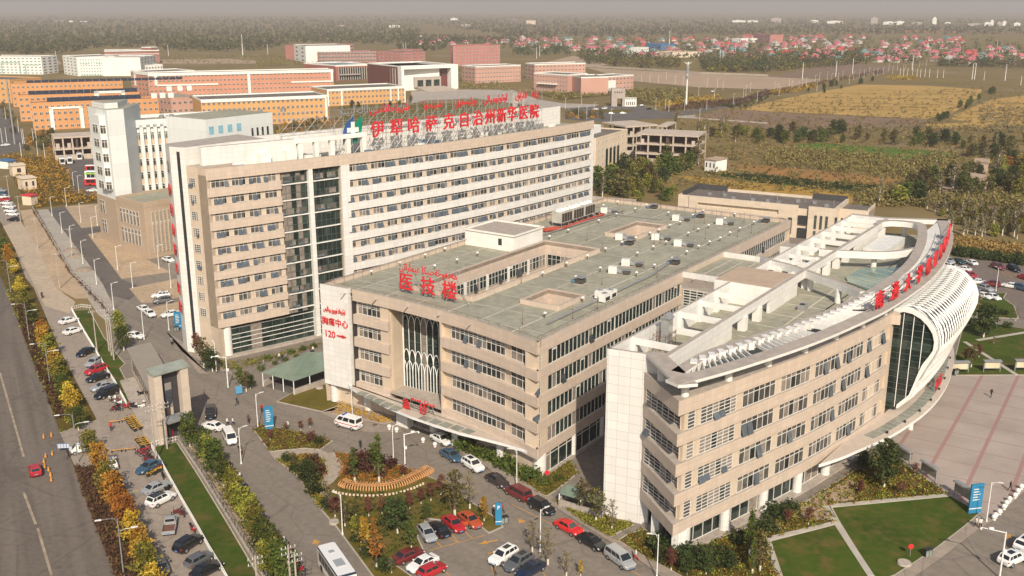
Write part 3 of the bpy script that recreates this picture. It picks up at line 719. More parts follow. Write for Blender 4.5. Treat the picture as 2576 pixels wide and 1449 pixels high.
 b,ms=ribbon(sl,0.1,4.2,0.45,6.75,1.2,-0.6,GLASSG,bars=(0.25,0.45,0.6,0.75,0.92),fw=0.1,opened=0,fm=FRAME,blank=0);b.build("lobby_side_glazing",ms,t)
 b=MB();b.strip(sub(T,1.0,22.0),38.3,43.3,-5.0,-4.0,0,1);b.strip(sub(T,22.0,LT-3),38.3,43.3,-10.3,-9.4,0,1)
 b.strip(sub(T,1.0,LT-3),38.3,43.0,-17.3,-16.4,0,1)
 b.strip(sub(T,LT-16,LT-4),38.3,43.3,-16.4,-10.3,0,1)
 b.build("roof_wall",[WHITE,COPING],t)
 b=MB()
 for s in (23.0,27.0,31.0,35.2,39.4):b.box(at_s(T,s)[0],at_s(T,s)[1],-0.5,0.5,3.6,4.6,38.3,42.4,0)
 b.strip(sub(T,22.0,40.0),42.4,43.3,-4.7,-3.5,0,0)
 for s in (14,20):b.box(at_s(T,s)[0],at_s(T,s)[1],-1.2,1.2,2.2,3.9,38.3,41.2,0)
 b.build("roof_pergola",[WPLAST],t)
 b=MB()
 for i in range(26):
  s=R.uniform(4,LT-8);d=R.choice((1.2,1.8,6.5,7.5));w=R.uniform(0.6,1.5)
  b.box(at_s(T,s)[0],at_s(T,s)[1],-w,w,d,d+R.uniform(0.7,1.2),38.3,38.3+R.uniform(0.5,1.3),R.choice((0,0,1,2)))
 b.build("roof_vents",[WPLAST,GREYMET,mat("blue_tarp",(0.10,0.16,0.24),0.6,0.15,1)],t)
 a=math.atan2(Q1[1]-205.0,Q1[0]+70.8)
 for i,ch in enumerate("伊犁州新华医院"):
  z=33.2-4.15*i
  M=Matrix.Translation((-69.75,202.75,z)) @ Matrix.Rotation(a,4,'Z') @ Matrix.Translation((0,-0.2,0))
  letters(ch,2.7,M,t,name="wall_character")
 b=MB();M=Matrix.Translation((-69.75,202.75,39.0)) @ Matrix.Rotation(a,4,'Z')
 for k in range(16):
  an=k*math.pi/8;an2=an+math.pi/8
  b.face([M @ Vector((1.2*math.cos(q)*f,-0.12,1.2*math.sin(q)*f)) for q,f in ((an,1),(an2,1),(an2,0.75),(an,0.75))],0)
 b.face([M @ Vector(p) for p in ((-0.25,-0.14,-0.7),(0.25,-0.14,-0.7),(0.25,-0.14,0.7),(-0.25,-0.14,0.7))],1);b.face([M @ Vector(p) for p in ((-0.7,-0.15,-0.25),(0.7,-0.15,-0.25),(0.7,-0.15,0.25),(-0.7,-0.15,0.25))],1)
 b.build("wall_emblem",[BLACKM,WPAINT],t)
 return t
tower()
def roof_sign():
 s0=s_px(T,42,950);p0=at_s(T,s0)[0]
 t=thing("rooftop_sign","huge red Chinese hospital name with Kazakh script on steel scaffold","sign",(p0[0],p0[1],38.3))
 xs=[950,998,1041,1086,1129,1168,1202,1233,1262,1288,1317,1344]
 OFF=-4.6
 for ch,x in zip("伊犁哈萨克自治州新华医院",xs):
  s=s_px(offset(T,OFF),43,x);letters(ch,3.95,at_mat(offset(T,OFF),s,42.2),t,bold=0.022,depth=0.3)
 TT=offset(T,OFF)
 for word,xa,xb in (("\u0634\u0649\u067E\u0627\u062D\u0627\u0646\u0627\u0633\u0649",932,1030),("\u0634\u0649\u0646\u062D\u06CB\u0627",1065,1112),("\u0648\u0628\u0644\u0649\u0633\u062A\u0649\u0642",1145,1198),("\u0627\u06C6\u062A\u0648\u0646\u0648\u0645\u064A\u0627\u0644\u0649".replace("\u064A","\u0649"),1216,1276),("\u0642\u0627\u0632\u0627\u0642",1297,1325),("\u0649\u0644\u06D5",1338,1354)):
  s=s_px(TT,47,(xa+xb)/2);s1,s2=s_px(TT,47,xa),s_px(TT,47,xb)
  o=letters(arab(word),3.0,at_mat(TT,s,47.3),t,name="kazakh_word",bold=0.02,depth=0.2)
  d=max(v.co.x for v in o.data.vertices)-min(v.co.x for v in o.data.vertices)
  k=(s2-s1)/d;o.data.transform(Matrix.Diagonal((k,1,min(max(k,0.8),1.2),1)))
 b=MB();sA,sB=s_px(TT,43,845),s_px(TT,43,1365);n=30
 for i in range(n+1):
  s=sA+(sB-sA)*i/n;p,a=at_s(TT,s);q=(p[0]-math.sin(a)*3.0,p[1]+math.cos(a)*3.0);f=(p[0]-math.sin(a)*0.25,p[1]+math.cos(a)*0.25)
  zt=49.5 if i>4 else 47.0
  b.tube((*f,38.3),(*f,zt),0.055,n=4);b.tube((*q,38.3),(*f,45.5),0.05,n=4);b.tube((*q,38.3),(*f,41.5),0.045,n=4)
  if i<n:
   p2,a2=at_s(TT,s+(sB-sA)/n);f2=(p2[0]-math.sin(a2)*0.25,p2[1]+math.cos(a2)*0.25)
   for z in (41.0,43.6,46.2,48.4):b.tube((*f,z),(*f2,z),0.045,n=4)
   b.tube((*f,38.6),(*f2,41.0),0.045,n=4)
   if i % 2:b.tube((*f,41.0),(*f2,43.6),0.04,n=4);b.tube((*f2,43.6),(*f,46.2),0.04,n=4)
 b.build("scaffold",GREYMET,t)
 s=s_px(TT,43,887);M=at_mat(TT,s,41.0)
 e=MB();pl=lambda pts,d,m:(e.face([M @ Vector((x,-d,z)) for x,z in pts],m),e.face([M @ Vector((x,-d+0.15,z)) for x,z in pts[::-1]],m))
 pl([(-2.6,0.0),(-1.5,1.0),(0.2,1.4),(0.4,3.2),(0.4,6.1),(-1.7,4.5),(-2.5,2.7)],0.1,0)
 pl([(0.0,0.0),(0.9,0.2),(2.5,3.0),(2.8,6.0),(0.5,4.2),(0.1,2.0)],0.12,1)
 pl([(-0.5,1.3),(0.5,1.3),(0.5,4.8),(-0.5,4.8)],0.25,2);pl([(-1.5,2.55),(1.5,2.55),(1.5,3.55),(-1.5,3.55)],0.26,2)
 e.build("emblem",[mat("emblem_blue",(0.03,0.09,0.25),0.5),mat("emblem_green",(0.0,0.22,0.13),0.5),WPAINT],t)
 t2=thing("scaffold_sign","bare grey scaffold of a second rooftop sign seen from behind","sign",(*at_s(offset(T,-12),42)[0],38.3))
 b=MB();U=offset(T,-15.5)
 for i in range(25):
  s=24+i*3.3;p,a=at_s(U,s);p2,_=at_s(U,s+3.3)
  b.tube((*p,43.0),(*p,48.5),0.05,n=4)
  for z in (44.2,46.0,47.4):b.tube((*p,z),(*p2,z),0.045,n=4)
  b.tube((*p,43.0),(*p2,46.0),0.04,n=4);b.tube((*p2,43.0),(*p,46.0),0.04,n=4)
 b.build("scaffold",GREYMET,t2)
 M=at_mat(U,50,46.2) @ Matrix.Rotation(math.pi,4,'Z')
 letters(arab("\u0634\u0649\u067E\u0627\u062D\u0627\u0646\u0627\u0633\u0649 \u0634\u0649\u0646\u062D\u06CB\u0627"),2.6,M,t2,GREYMET,name="reversed_script",bold=0.0)
roof_sign()
# ================================================================== MEDICAL TECHNOLOGY BLOCK
TH=0.967;MA,MBc,MC,MD=(-34.1,172.4),(3.7,139.8),(64.6,228.0),(23.9,255.6)
cth,sth=math.cos(TH),math.sin(TH)
def MU(u,v):return (MBc[0]+cth*u-sth*v,MBc[1]+sth*u+cth*v)
MF=arc(MA,MBc,-2.2,24);LF=length(MF);MR=[MBc,MC];LR=length(MR)
WELL={'W1':(14,57,22.5,35.2),'W2':(71.5,85.6,21.5,28.6),'W3':(17.7,25.7,7.5,14.5)}
RZ=21.9
def medtech():
 t=thing("medical_technology_block","five storey beige banded hospital block with green grey flat roof","hospital building",(*MBc,0))
 zb=[3.9+4.2*k for k in range(5)]
 sW,sG,sL,sR=s_px(MF,15,881),s_px(MF,15,890),s_px(MF,15,976.5),s_px(MF,15,1107)
 CLp,CRp=(-19.0,167.6),(-12.4,163.3)
 b=MB();back=[MU(107.0,0.3),MU(106.6,49.2),MU(6.5,49.4)]
 lf=sub(MF,sR,LF-0.3)
 core=[MU(6.5,49.2)]+offset(sub(MF,0,sL),-1.1)+[CLp,CRp]+offset(lf,-1.1)[:-1]+[MU(1.4,0.35),MU(107,0.35),MU(106.6,49.2)]
 b.prism(core,3.9,8.0,0);b.prism(core,8.0,21.5,0)
 W=[WELL[k] for k in ('W1','W2')]
 b.v,b.f,b.m,b.uv=[],[],[],[]
 n=len(core);core2=core if area(core)>0 else core[::-1]
 for i in range(n):
  a,c=core2[i],core2[(i+1) % n];b.face([(*a,0.4),(*c,0.4),(*c,RZ),(*a,RZ)],0)
 for k,(u0,u1,v0,v1) in WELL.items():
  q=[MU(u0,v0),MU(u0,v1),MU(u1,v1),MU(u1,v0)];zf=13.2 if k!='W3' else 17
  for i in range(4):
   a,c=q[i],q[(i+1) % 4];b.face([(*a,zf),(*c,zf),(*c,RZ+0.6),(*a,RZ+0.6)],1 if k=='W3' else 1)
  b.face([(*p,zf) for p in q[::-1]],2)
 b.build("wall",[BEIGED,BEIGE,ROOFG],t)
 b=MB();fr=[p for p in MF]
 fp=offset(fr,-0.2)+[MU(14,0.2),MU(14,49.3)];b.sheet(fp,RZ)
 for v0,v1,holes in ((0.2,7.5,()),(7.5,14.5,('W3',)),(14.5,21.5,()),(21.5,22.5,('W2',)),(22.5,28.6,('W1','W2')),(28.6,35.2,('W1',)),(35.2,49.3,())):
  cuts=[14.0];hs=sorted([WELL[h][:2] for h in holes])
  for h0,h1 in hs:
   if h0>cuts[-1]:b.sheet([MU(cuts[-1],v0),MU(h0,v0),MU(h0,v1),MU(cuts[-1],v1)],RZ)
   cuts.append(h1)
  b.sheet([MU(cuts[-1],v0),MU(106.9,v0),MU(106.9,v1),MU(cuts[-1],v1)],RZ)
 b.build("roof",ROOFG,t)
 b=MB()
 hit=lambda u,v:any(a-0.5<u<c+0.5 and d-0.5<v<e+0.5 for a,c,d,e in WELL.values())
 def line(u0,v0,u1,v1,wd=0.32):
  n=60;st=None
  for i in range(n+1):
   u,v=u0+(u1-u0)*i/n,v0+(v1-v0)*i/n
   if hit(u,v) or i==n:
    if st and i-st[2]>0:
     p,q=Vector(MU(st[0],st[1])),Vector(MU(u,v));d=(q-p).normalized();m=Vector((-d.y,d.x))*wd/2
     b.face([(*(p-m),RZ+0.03),(*(q-m),RZ+0.03),(*(q+m),RZ+0.03),(*(p+m),RZ+0.03)])
    st=None
   elif st is None:st=(u,v,i)
 for v in (7.3,14.8,22.0,29.2,36.6,43.6):line(2.5 if v<20 else 4,v,106.5,v,0.36 if v in (7.3,22.0,36.6) else 0.28)
 for u in (6,13,20.3,27.5,34.6,41.8,49,56.2,63.4,70.6,77.8,85,92.2,99.4):line(u,0.6,u,48.9,0.22)
 b.build("roof_joints",ROOFL,t)
 b=MB()
 for k,z in enumerate(zb):
  z1=22.75 if k==4 else z+1.68
  rs,re=0.0,LR
  left=sub(MF,sG,sL)+[(CLp[0]-0.15,CLp[1]+0.1)]
  right=sub(MF,sR,LF-0.01)+[MBc]
  whole=sub(MF,sG,LF-0.01)+[MBc]
  side=[MBc]+sub(MR,3.0,LR)
  if k==4:b.strip(whole+side[1:],z,z1,-0.42,0.0,0,1)
  else:
   b.strip(left,z,z1,-1.15,0.0,0,0);b.strip(right+side[1:],z,z1,-1.15 if False else-0.42,0.0,0,0)
   b.strip(sub(MF,sR,LF-0.3),z+1.66,z1,-1.2,-0.4,0,0)
 bk=[MC,MU(106.8,49.5),MU(6.0,49.7)]
 b.strip([MC,MD,MA],21.0,22.75,-0.4,0.0,0,1)
 b.strip([MC,MD,MA],0.4,21.0,-0.36,-0.05,0,1)
 b.build("beige_band",[BEIGE,COPING],t)
 b=MB()
 for k,(u0,u1,v0,v1) in WELL.items():
  zt=22.75;q=[MU(u0,v0),MU(u1,v0),MU(u1,v1),MU(u0,v1),MU(u0,v0)]
  b.strip(q,RZ-0.1,zt,0.0,0.32,0,1)
 b.build("well_parapet",[BEIGE,COPING],t)
 for (p,q,nm) in ((MU(57,35.1),MU(14,35.1),'far'),(MU(56.9,22.6),MU(56.9,35.1),'end')):
  path=[q,p] if nm=='far' else [q,p]
  if nm=='end':path=[MU(56.9,35.1),MU(56.9,22.6)]
  L=length(path);x=0.6
  while x<L-1.5:
   e=min(x+6.4,L-0.4);bb,ms=ribbon(path,x,e,17.4,19.9,1.15,0.06,GLASSG,(0.62,),opened=0.1);bb.build("well_window",ms,t)
   c=MB();c.strip(sub(path,max(e,0),min(e+0.75,L)),13.2,19.95,0.0,0.1,0);c.build("well_pier",WPAINT,t) if e<L-0.5 else None
   x=e+0.8
 for k in range(4):
  z0,z1=zb[k]+1.68,zb[k+1]
  for a,c in ((3.3,24),(24,49.0),(69.2,104.5)):
   if k<2 and a>60:continue
   bb,ms=ribbon(MR,a+0.1,c-0.1,z0,z1,1.22,-0.28,GLASSG,(),fw=0.055,opened=0.03);bb.build("window",ms,t)
 b=MB();
 for z in zb[:4]:b.box(MBc,TH,0.75,3.2,0.05,2.6,z+1.68,z+4.2,0)
 b.build("corner_pier",BEIGED,t)
 def bay(sa,sb,z0,z1,n,bars,off=-0.85,flat=True,nm="window"):
  w=sb-sa;wv=window(w,z1-z0-0.04,n,0.55,0.1,bars,rnd=R,curtain=0.22,fw=0.09)
  o=link(nm,wv.mesh("window",WMATS),t);p0,_=at_s(MF,sa);p1,_=at_s(MF,sb);a=math.atan2(p1[1]-p0[1],p1[0]-p0[0])
  o.location=(p0[0]+math.sin(a)*off-MBc[0],p0[1]-math.cos(a)*off-MBc[1],z0+0.02);o.rotation_euler=(0,0,a)
 s=lambda x:s_px(MF,15,x)
 wallb=MB();wallb.strip(sub(MF,sG,sL),5.6,20.7,-1.3,-0.92,0);wallb.strip(sub(MF,sR,LF-0.6),5.6,20.7,-1.3,-0.92,0)
 wallb.build("window_wall",BEIGED,t)
 for k in range(4):
  z0,z1=zb[k]+1.68,zb[k+1]
  bay(s(895),s(965),z0,z1,6,(0.68,0.82))
  bay(s(1127),s(1262),z0,z1,12,(0.68,0.82))
  bay(s(1276),s(1352),z0,z1,5,(),off=-0.8)
  q=[at_s(MF,sL-0.1)[0],CLp];L=length(q);bb,ms=ribbon(q,1.0,L-0.5,z0,z1,1.3,-0.55,GLASSG,(0.6,));bb.build("window",ms,t)
  c=MB();c.box(at_s(MF,sL)[0],at_s(MF,sL)[1],-2.1,-0.1,0.35,1.2,z0,z1,0);c.build("bay_pier",BEIGED,t)
 cw=[CLp,CRp];L=length(cw)
 bb,ms=ribbon(cw,0.0,L,5.2,20.75,1.3,0.02,GLASSG,[i/9 for i in range(1,9)],fw=0.05,opened=0,fm=FRAMED,blank=0);bb.build("atrium_glazing",ms,t)
 b=MB();a=math.atan2(CRp[1]-CLp[1],CRp[0]-CLp[0]);M=at_mat(cw,0,0,0.22);n=6;pw=L/n
 V=lambda x,z:tuple(M @ Vector((x,0,z)))
 for lev,(z0,z1,ztop) in enumerate(((5.2,10.3,12.3),(5.2,8.0,10.2),(10.3,16.6,18.6))):
  for i in range(n+1):
   x=i*pw+(pw/2 if lev==1 else 0)
   if lev!=1 or i<n:b.tube(V(x,z0),V(x,z1),0.09 if lev<2 else 0.07,n=4)
  for i in range(-1 if lev==1 else 0,n):
   x0=i*pw+(pw/2 if lev==1 else 0);x1=x0+pw;xm=x0+pw/2
   for xa,sg in ((x0,1),(x1,-1)):
    pts=[(xa+sg*pw/2*(1-math.cos(tt*math.pi/2)),z1+(ztop-z1)*math.sin(tt*math.pi/2)) for tt in (0,.25,.5,.75,1)]
    pts=[(min(max(x,0),L),z) for x,z in pts];b.pipe([V(*p) for p in pts],0.08,4)
 for i in range(n+1):b.tube(V(i*pw,18.6),V(i*pw,20.7),0.05,n=4)
 b.tube(V(0,5.2),V(0,20.7),0.16,n=6)
 b.build("tracery",WHMET,t)
 b=MB();rc=offset(lf,-1.1)[0];b.strip([CRp,rc,at_s(MF,sR)[0]],4.7,20.7,-0.3,0.0,0);b.build("atrium_side_wall",BEIGED,t)
 b=MB();b.sheet([at_s(MF,sL)[0],CLp,CRp,at_s(MF,sR)[0]],5.25);b.build("atrium_ledge",[COPING],t)
 b=MB();b.strip(sub(MF,0,sW),3.9,22.75,-0.6,0.25,0,1);b.strip([MU(8.5,49.9),MA],3.9,22.75,-0.5,0.0,0,1);b.build("white_sign_wall",[WHITE,COPING],t)
 b=MB();b.strip(sub(MF,sW,sG),3.9,21.0,-1.2,-0.7,0);b.build("dark_joint",DARKIN,t)
 Mw=lambda z,ds=0:at_mat(MF,sW*0.5+ds,z,0.36)
 letters("胸痛中心",1.55,Mw(15.5),t,name="wall_lettering",bold=0.012,depth=0.1)
 letters("120",1.75,Mw(13.1,-1.35),t,name="wall_lettering",bold=0.01,depth=0.1)
 o=letters(arab("\u0643\u0648\u0643\u0649\u0631\u06D5\u0643 \u0627\u06C7\u0649\u0631\u06CB\u0649 \u0648\u0631\u062A\u0627\u0644\u0649\u0639\u0649"),1.3,Mw(17.9),t,name="wall_lettering",bold=0.004,depth=0.1)
 d=max(v.co.x for v in o.data.vertices)-min(v.co.x for v in o.data.vertices);o.data.transform(Matrix.Diagonal((5.2/d,1,1,1)))
 b=MB();A=Mw(13.6)
 for q in ([(0.3,0.0),(1.7,-0.1),(1.7,0.3),(0.3,0.2)],[(1.6,-0.25),(2.7,0.1),(1.6,0.45)]):b.face([A @ Vector((x,-0.06,z)) for x,z in q])
 b.build("wall_arrow",RED,t)
 bb,ms=ribbon(offset(MF,-1.5),1.5,LF-1.3,0.45,3.85,2.2,0,GLASSG,(0.82,),fw=0.09,opened=0,fm=FRAME,blank=0.06);bb.build("shopfront",ms,t)
 bb,ms=ribbon(offset(MR,-0.3),2.0,50,0.45,3.85,2.4,0,GLASSG,(0.82,),fw=0.09,opened=0,blank=0.0);bb.build("side_shopfront",ms,t)
 b=MB();b.strip(offset(MF,-0.9)[:-1]+[MU(1.3,0.2)],0,0.45,-1.5,0.3,0);b.strip([MU(0.9,0.5),MU(104,0.5)],0,0.451,-0.8,0.7,0);b.build("plinth",CONC,t)
 for s_ in (1.2,9.2,17.0,25.0,33.0,41.0):
  p=at_s(offset(MF,-1.0),s_)[0];c=MB();c.tube((*p,0.3),(*p,3.95),0.75,0.75,16);c.build("column",WHITE,t)
 p=MU(2.3,0.9);c=MB();c.tube((*p,0.3),(*p,3.95),1.05,1.05,18);c.build("column",WHITE,t)
 for u in (11.5,20.5,29.5,38.5):
  p=MU(u,0.6);c=MB();c.tube((*p,0.3),(*p,3.95),0.7,0.7,14);c.build("column",WHITE,t)
 out=[(-30.2,170.6),(-28.6,167.7),(-26.2,164.9),(-21.7,159.7),(-16.8,154.9),(-12.6,151.5),(-8.3,148.3),(-4.1,145.9),(-1.0,144.0),(1.9,141.9)]
 inn=[at_s(MF,s_)[0] for s_ in [LF*0.96-LF*0.86*i/14 for i in range(15)]]
 b=MB();b.prism(out+inn,4.15,4.62,0,1,True)
 b.build("entrance_canopy",[WHMET,CANO],t)
 b=MB()
 for i in range(12):
  if i in (5,6):continue
  s0=9.5+i*2.3;q=offset(MF,2.0+1.4*math.sin(math.pi*i/11));p,a=at_s(q,s0);b.box(p,a,0,1.9,-0.8,0.8,4.63,4.68,0)
 b.build("canopy_skylight",CANG,t)
 b=MB();b.box(at_s(MF,17.5)[0],at_s(MF,17.5)[1],0,2.6,-0.8,0.8,0,4.1);b.box(at_s(MF,31)[0],at_s(MF,31)[1],0,1.4,-0.9,0.5,0,4.1);b.build("canopy_pier",WHITE,t)
 b=MB();q=[MU(47.2,36.6),MU(58.0,36.6),MU(58.0,49.0),MU(47.2,49.0)];b.prism(q,RZ,25.1,0);b.strip(q[::-1]+[q[-1]],25.1,25.5,-0.25,0.06,0,1);b.sheet(shrink(q,0.2),25.15,1)
 b.box(q[0],TH+math.pi/2,3.0,3.9,-0.05,0.02,RZ+1.0,RZ+2.4,2);b.box(q[0],TH+math.pi/2,1.2,2.2,-0.05,0.02,RZ,RZ+2.2,3)
 b.build("stair_house",[WPLAST,COPING,DARKIN,WPAINT],t)
 b=MB();rail=offset(sub(MF,0,LF-0.01)+[MBc]+sub(MR,2,LR)+[MD,MA],-0.75)
 for i in range(len(rail)-1):
  b.tube((*rail[i],RZ+1.15),(*rail[i+1],RZ+1.15),0.03,n=4)
 pth=rail;L=length(pth);s_=0
 while s_<L:p=at_s(pth,s_)[0];b.tube((*p,RZ),(*p,RZ+1.2),0.03,n=4);s_+=2.4
 b.build("roof_rail",RUST,t)
medtech()
def small_sign(name,chars,kaz,pts,size,z,a,label,frame_h,back=1.6,ksize=1.3):
 """letters on a rooftop frame; pts = positions (x, y)"""
 c=pts[len(pts)//2];t=thing(name,label,"sign",(c[0],c[1],z))
 for ch,p in zip(chars,pts):
  letters(ch,size,Matrix.Translation((*p,z+frame_h)) @ Matrix.Rotation(a,4,'Z'),t,bold=0.02,depth=0.2)
 ux,uy=math.cos(a),math.sin(a);nx,ny=-math.sin(a),math.cos(a)
 if kaz:
  o=letters(arab(kaz),ksize,Matrix.Translation((c[0],c[1],z+frame_h+size*0.98)) @ Matrix.Rotation(a,4,'Z'),t,name="kazakh_word",bold=0.006,depth=0.12)
  L=math.dist(pts[0],pts[-1])+size*0.9;d=max(v.co.x for v in o.data.vertices)-min(v.co.x for v in o.data.vertices);o.data.transform(Matrix.Diagonal((L/d,1,1,1)))
 b=MB();h=frame_h+size*(1.45 if kaz else 1.0)
 for p in pts:
  for sd in (-size*0.45,size*0.45):
   q=(p[0]+ux*sd+nx*0.2,p[1]+uy*sd+ny*0.2);r=(q[0]+nx*back,q[1]+ny*back)
   b.tube((*q,z),(*q,z+h),0.04,n=4);b.tube((*r,z),(*q,z+h*0.75),0.04,n=4)
 if len(pts)>1:
  e0=(pts[0][0]-ux*size*0.6+nx*0.2,pts[0][1]-uy*size*0.6+ny*0.2);e1=(pts[-1][0]+ux*size*0.6+nx*0.2,pts[-1][1]+uy*size*0.6+ny*0.2)
  for k in (0.15,0.4,0.65,0.9):b.tube((*e0,z+h*k),(*e1,z+h*k),0.035,n=4)
  b.tube((*e1,z+h),(e1[0]+ux*2.2,e1[1]+uy*2.2,z),0.04,n=4)
 b.build("scaffold",GREYMET,t)
aM=math.atan2(MU(11,0)[1]-MU(11,10)[1],MU(11,0)[0]-MU(11,10)[0])
small_sign("block_sign","医技楼","\u0645\u06D5\u062F\u06D5\u06CB-\u062A\u06D5\u062D\u0646\u0649\u0643\u0627 \u0639\u0649\u0645\u0627\u0631\u0627\u062A\u0649",[MU(11,34.5),MU(11,29.6),MU(11,24.9)],3.3,RZ,aM,"red three-character roof sign with Kazakh line above on beige block",1.0,2.4,1.9)
pe=[at_s(offset(MF,2.6),s_px(offset(MF,2.6),5.5,x))[0] for x in (1022,1064)]
aE=math.atan2(pe[1][1]-pe[0][1],pe[1][0]-pe[0][0])
small_sign("emergency_sign","急诊","\u0634\u06C7\u0639\u0649\u0644 \u06D5\u0645\u062F\u06D5\u06CB"[::1],pe,1.9,4.65,aE,"red emergency department characters standing on the crescent canopy",0.3,0.9,0.9)
# ================================================================== OUTPATIENT BLOCK
TO=math.radians(55.5);cO,sO=math.cos(TO),math.sin(TO);O0=(13.0,129.6)
def OU(u,v):return (O0[0]+cO*u+sO*v,O0[1]+sO*u-cO*v)
def crom(pts,n=6):
 out=[];P=[pts[0]]+pts+[pts[-1]]
 for i in range(1,len(P)-2):
  p0,p1,p2,p3=[Vector(q) for q in P[i-1:i+3]]
  for k in range(n):
   t=k/n;out.append(tuple(0.5*((2*p1)+(-p0+p2)*t+(2*p0-5*p1+4*p2-p3)*t*t+(-p0+3*p1-3*p2+p3)*t**3)))
 out.append(pts[-1]);return out
FACu=crom([(-6.1,13.7),(4.5,16.7),(14.1,19.3),(22.5,21.5),(30.4,23.1),(38.2,24.5),(46.7,25.6),(62,26.4),(80,25.2),(96,22.8),(112,19.4),(117,18)],5)
RINGu=crom([(-7.2,14.0),(3,17.9),(17.9,22.4),(32.3,25.4),(43.5,27.0),(62,27.9),(80,26.9),(96.6,24.6),(108,22.0),(118,19.1)],6)
INNu=crom([(-3,11.2),(6,11.5),(16,14.2),(32,18.6),(49.6,21.1),(61.5,21.7),(73.7,21.4),(84.7,20.1),(93.7,18.6),(101.3,17.0),(108.6,14.9),(109.9,12.6),(109,9.5),(106.8,7.9)],5)
FAC=[OU(*p) for p in FACu];RING=[OU(*p) for p in RINGu];INN=[OU(*p) for p in INNu]
def s_u(pathu,u):
 s=0
 for a,b in zip(pathu[:-1],pathu[1:]):
  if a[0]<=u<=b[0]:return s+math.dist(a,b)*(u-a[0])/(b[0]-a[0])
  s+=math.dist(a,b)
 return s
def outpatient():
 t=thing("outpatient_block","fan shaped outpatient building with curved front and open roof ring","hospital building",(*OU(0,0),0))
 zb=[3.9+4.2*k for k in range(5)]
 sE=s_u(FACu,49.0);LFc=length(FAC);RO=21.6
 b=MB();core=[OU(0.4,0.3),OU(112,0.3),OU(116,17.4)]+offset(FAC,-0.9)[::-1][1:-1]+[OU(-4.0,13.6),OU(1.2,4.8)]
 b.prism(core,3.9,RO,0,1);b.prism([OU(3,3),OU(110,2),OU(113,14)]+offset(FAC,-3.2)[::-1][2:-3]+[OU(0.5,11)],0,3.9,2)
 b.build("wall",[BEIGED,ROOFG,DARKIN],t)
 b=MB();b.strip([OU(0,0),OU(0.9,5.4)],0,25.3,-0.5,0.0,0,1);b.strip([OU(0.9,5.4),OU(1.1,8.2)],RO-1.2,25.3,-0.5,0.0,0,1);b.strip([OU(0.9,5.4),OU(1.0,6.6)],0,22,-0.5,0.0,0,1)
 b.strip([OU(112.6,0),OU(0,0)],0,25.3,-0.4,0.0,0,1)
 b.build("white_wall",[WHITEB,COPING],t)
 side=[OU(1.1,5.0),OU(-6.1,13.7)];sp=[side[0]]+sub(FAC,0,sE,2.0)
 b=MB()
 for k,z in enumerate(zb):
  z1=22.75 if k==4 else z+1.68
  b.strip(sp,z,z1,-1.6,0.0,0,1);
  if k==4:b.strip(sub(FAC,s_u(FACu,84),LFc),z,z1,-0.6,0.0,0,1)
  else:b.strip(sub(FAC,s_u(FACu,84),LFc),z,z1,-0.6,0.0,0,1)
 b.build("beige_band",[BEIGE,COPING],t)
 b=MB();b.strip(sub(FAC,1.6,sE),5,20.8,-0.95,-0.35,0);b.strip(sub(FAC,sE-1.3,sE),4,22,-0.9,-0.002,0);b.build("window_wall",BEIGED,t)
 cu=[-2.3,6.0,14.4,22.6,30.6,38.4,46.4]
 for k in range(4):
  z0,z1=zb[k]+1.68,zb[k+1]
  def put(path,sa,sb,n,bars,off,opened=0.15,trans=0.74):
   wv=window(sb-sa,z1-z0-0.03,n,trans,opened,bars,rnd=R,curtain=0.3,fw=0.085);o=link("window",wv.mesh("window",WMATS),t)
   p0,p1=at_s(path,sa)[0],at_s(path,sb)[0];a=math.atan2(p1[1]-p0[1],p1[0]-p0[0]);o.rotation_euler=(0,0,a)
   og=OU(0,0);o.location=(p0[0]+math.sin(a)*off-og[0],p0[1]-math.cos(a)*off-og[1],z0+0.015)
  q=[OU(1.2,4.8),OU(-4.0,13.6)];put(q,1.3,length(q)-0.7,6,(0.2,0.4,0.6,0.8),0.06,0.1,0)
  put(FAC,s_u(FACu,-4.0),s_u(FACu,-2.6),1,(0.2,0.4,0.6,0.8),-0.32,0.3,0)
  for i in range(6):
   sa,sb=s_u(FACu,cu[i]+0.75),s_u(FACu,cu[i+1]-0.55)
   put(FAC,sa,sb,6 if i<5 else 5,(0.2,0.4,0.6,0.8) if i==0 else (),-0.32,0.12 if i==0 else 0.2,0 if i==0 else 0.72)
 for k in range(4):
  for u in (86,94,102):
   bb,ms=ribbon(FAC,s_u(FACu,u),s_u(FACu,u+7),zb[k]+1.68,zb[k+1],1.2,-0.3,GLASS,(0.7,));bb.build("window",ms,t)
 bb,ms=ribbon(offset(FAC,-1.6),2.0,sE+6,0.4,3.85,2.0,0,GLASSG,(0.84,),fw=0.08,opened=0,blank=0);bb.build("shopfront",ms,t)
 bb,ms=ribbon([OU(1.0,6.6),OU(-3.4,12.6)],0.3,7.2,0.4,3.85,1.8,-1.0,GLASSG,(),fw=0.08,opened=0,blank=0);bb.build("side_shopfront",ms,t)
 b=MB();b.strip(sub(FAC,0.5,sE+2),0,0.4,-2.6,-0.2,0);b.strip([OU(1.0,5.4),OU(-4.6,13.2)],0,0.41,-1.6,-0.2,0);b.build("plinth",CONC,t)
 for u in (-3.6,5.0,13.5,21.8,29.9,37.9,45.5):
  p=at_s(offset(FAC,-1.0),s_u(FACu,u)+0.4)[0];c=MB();r=1.15 if u<0 else 0.72;c.tube((*p,0.1),(*p,3.95),r,r,16);c.build("column",WHITE,t)
 c=MB();c.box(OU(-0.9,9.0),TO,-0.7,0.7,-0.6,0.6,0,4.0);c.box(OU(-4.2,13.3),TO,-0.4,0.5,-0.4,0.4,0,4.0);c.build("pier",WHITE,t)
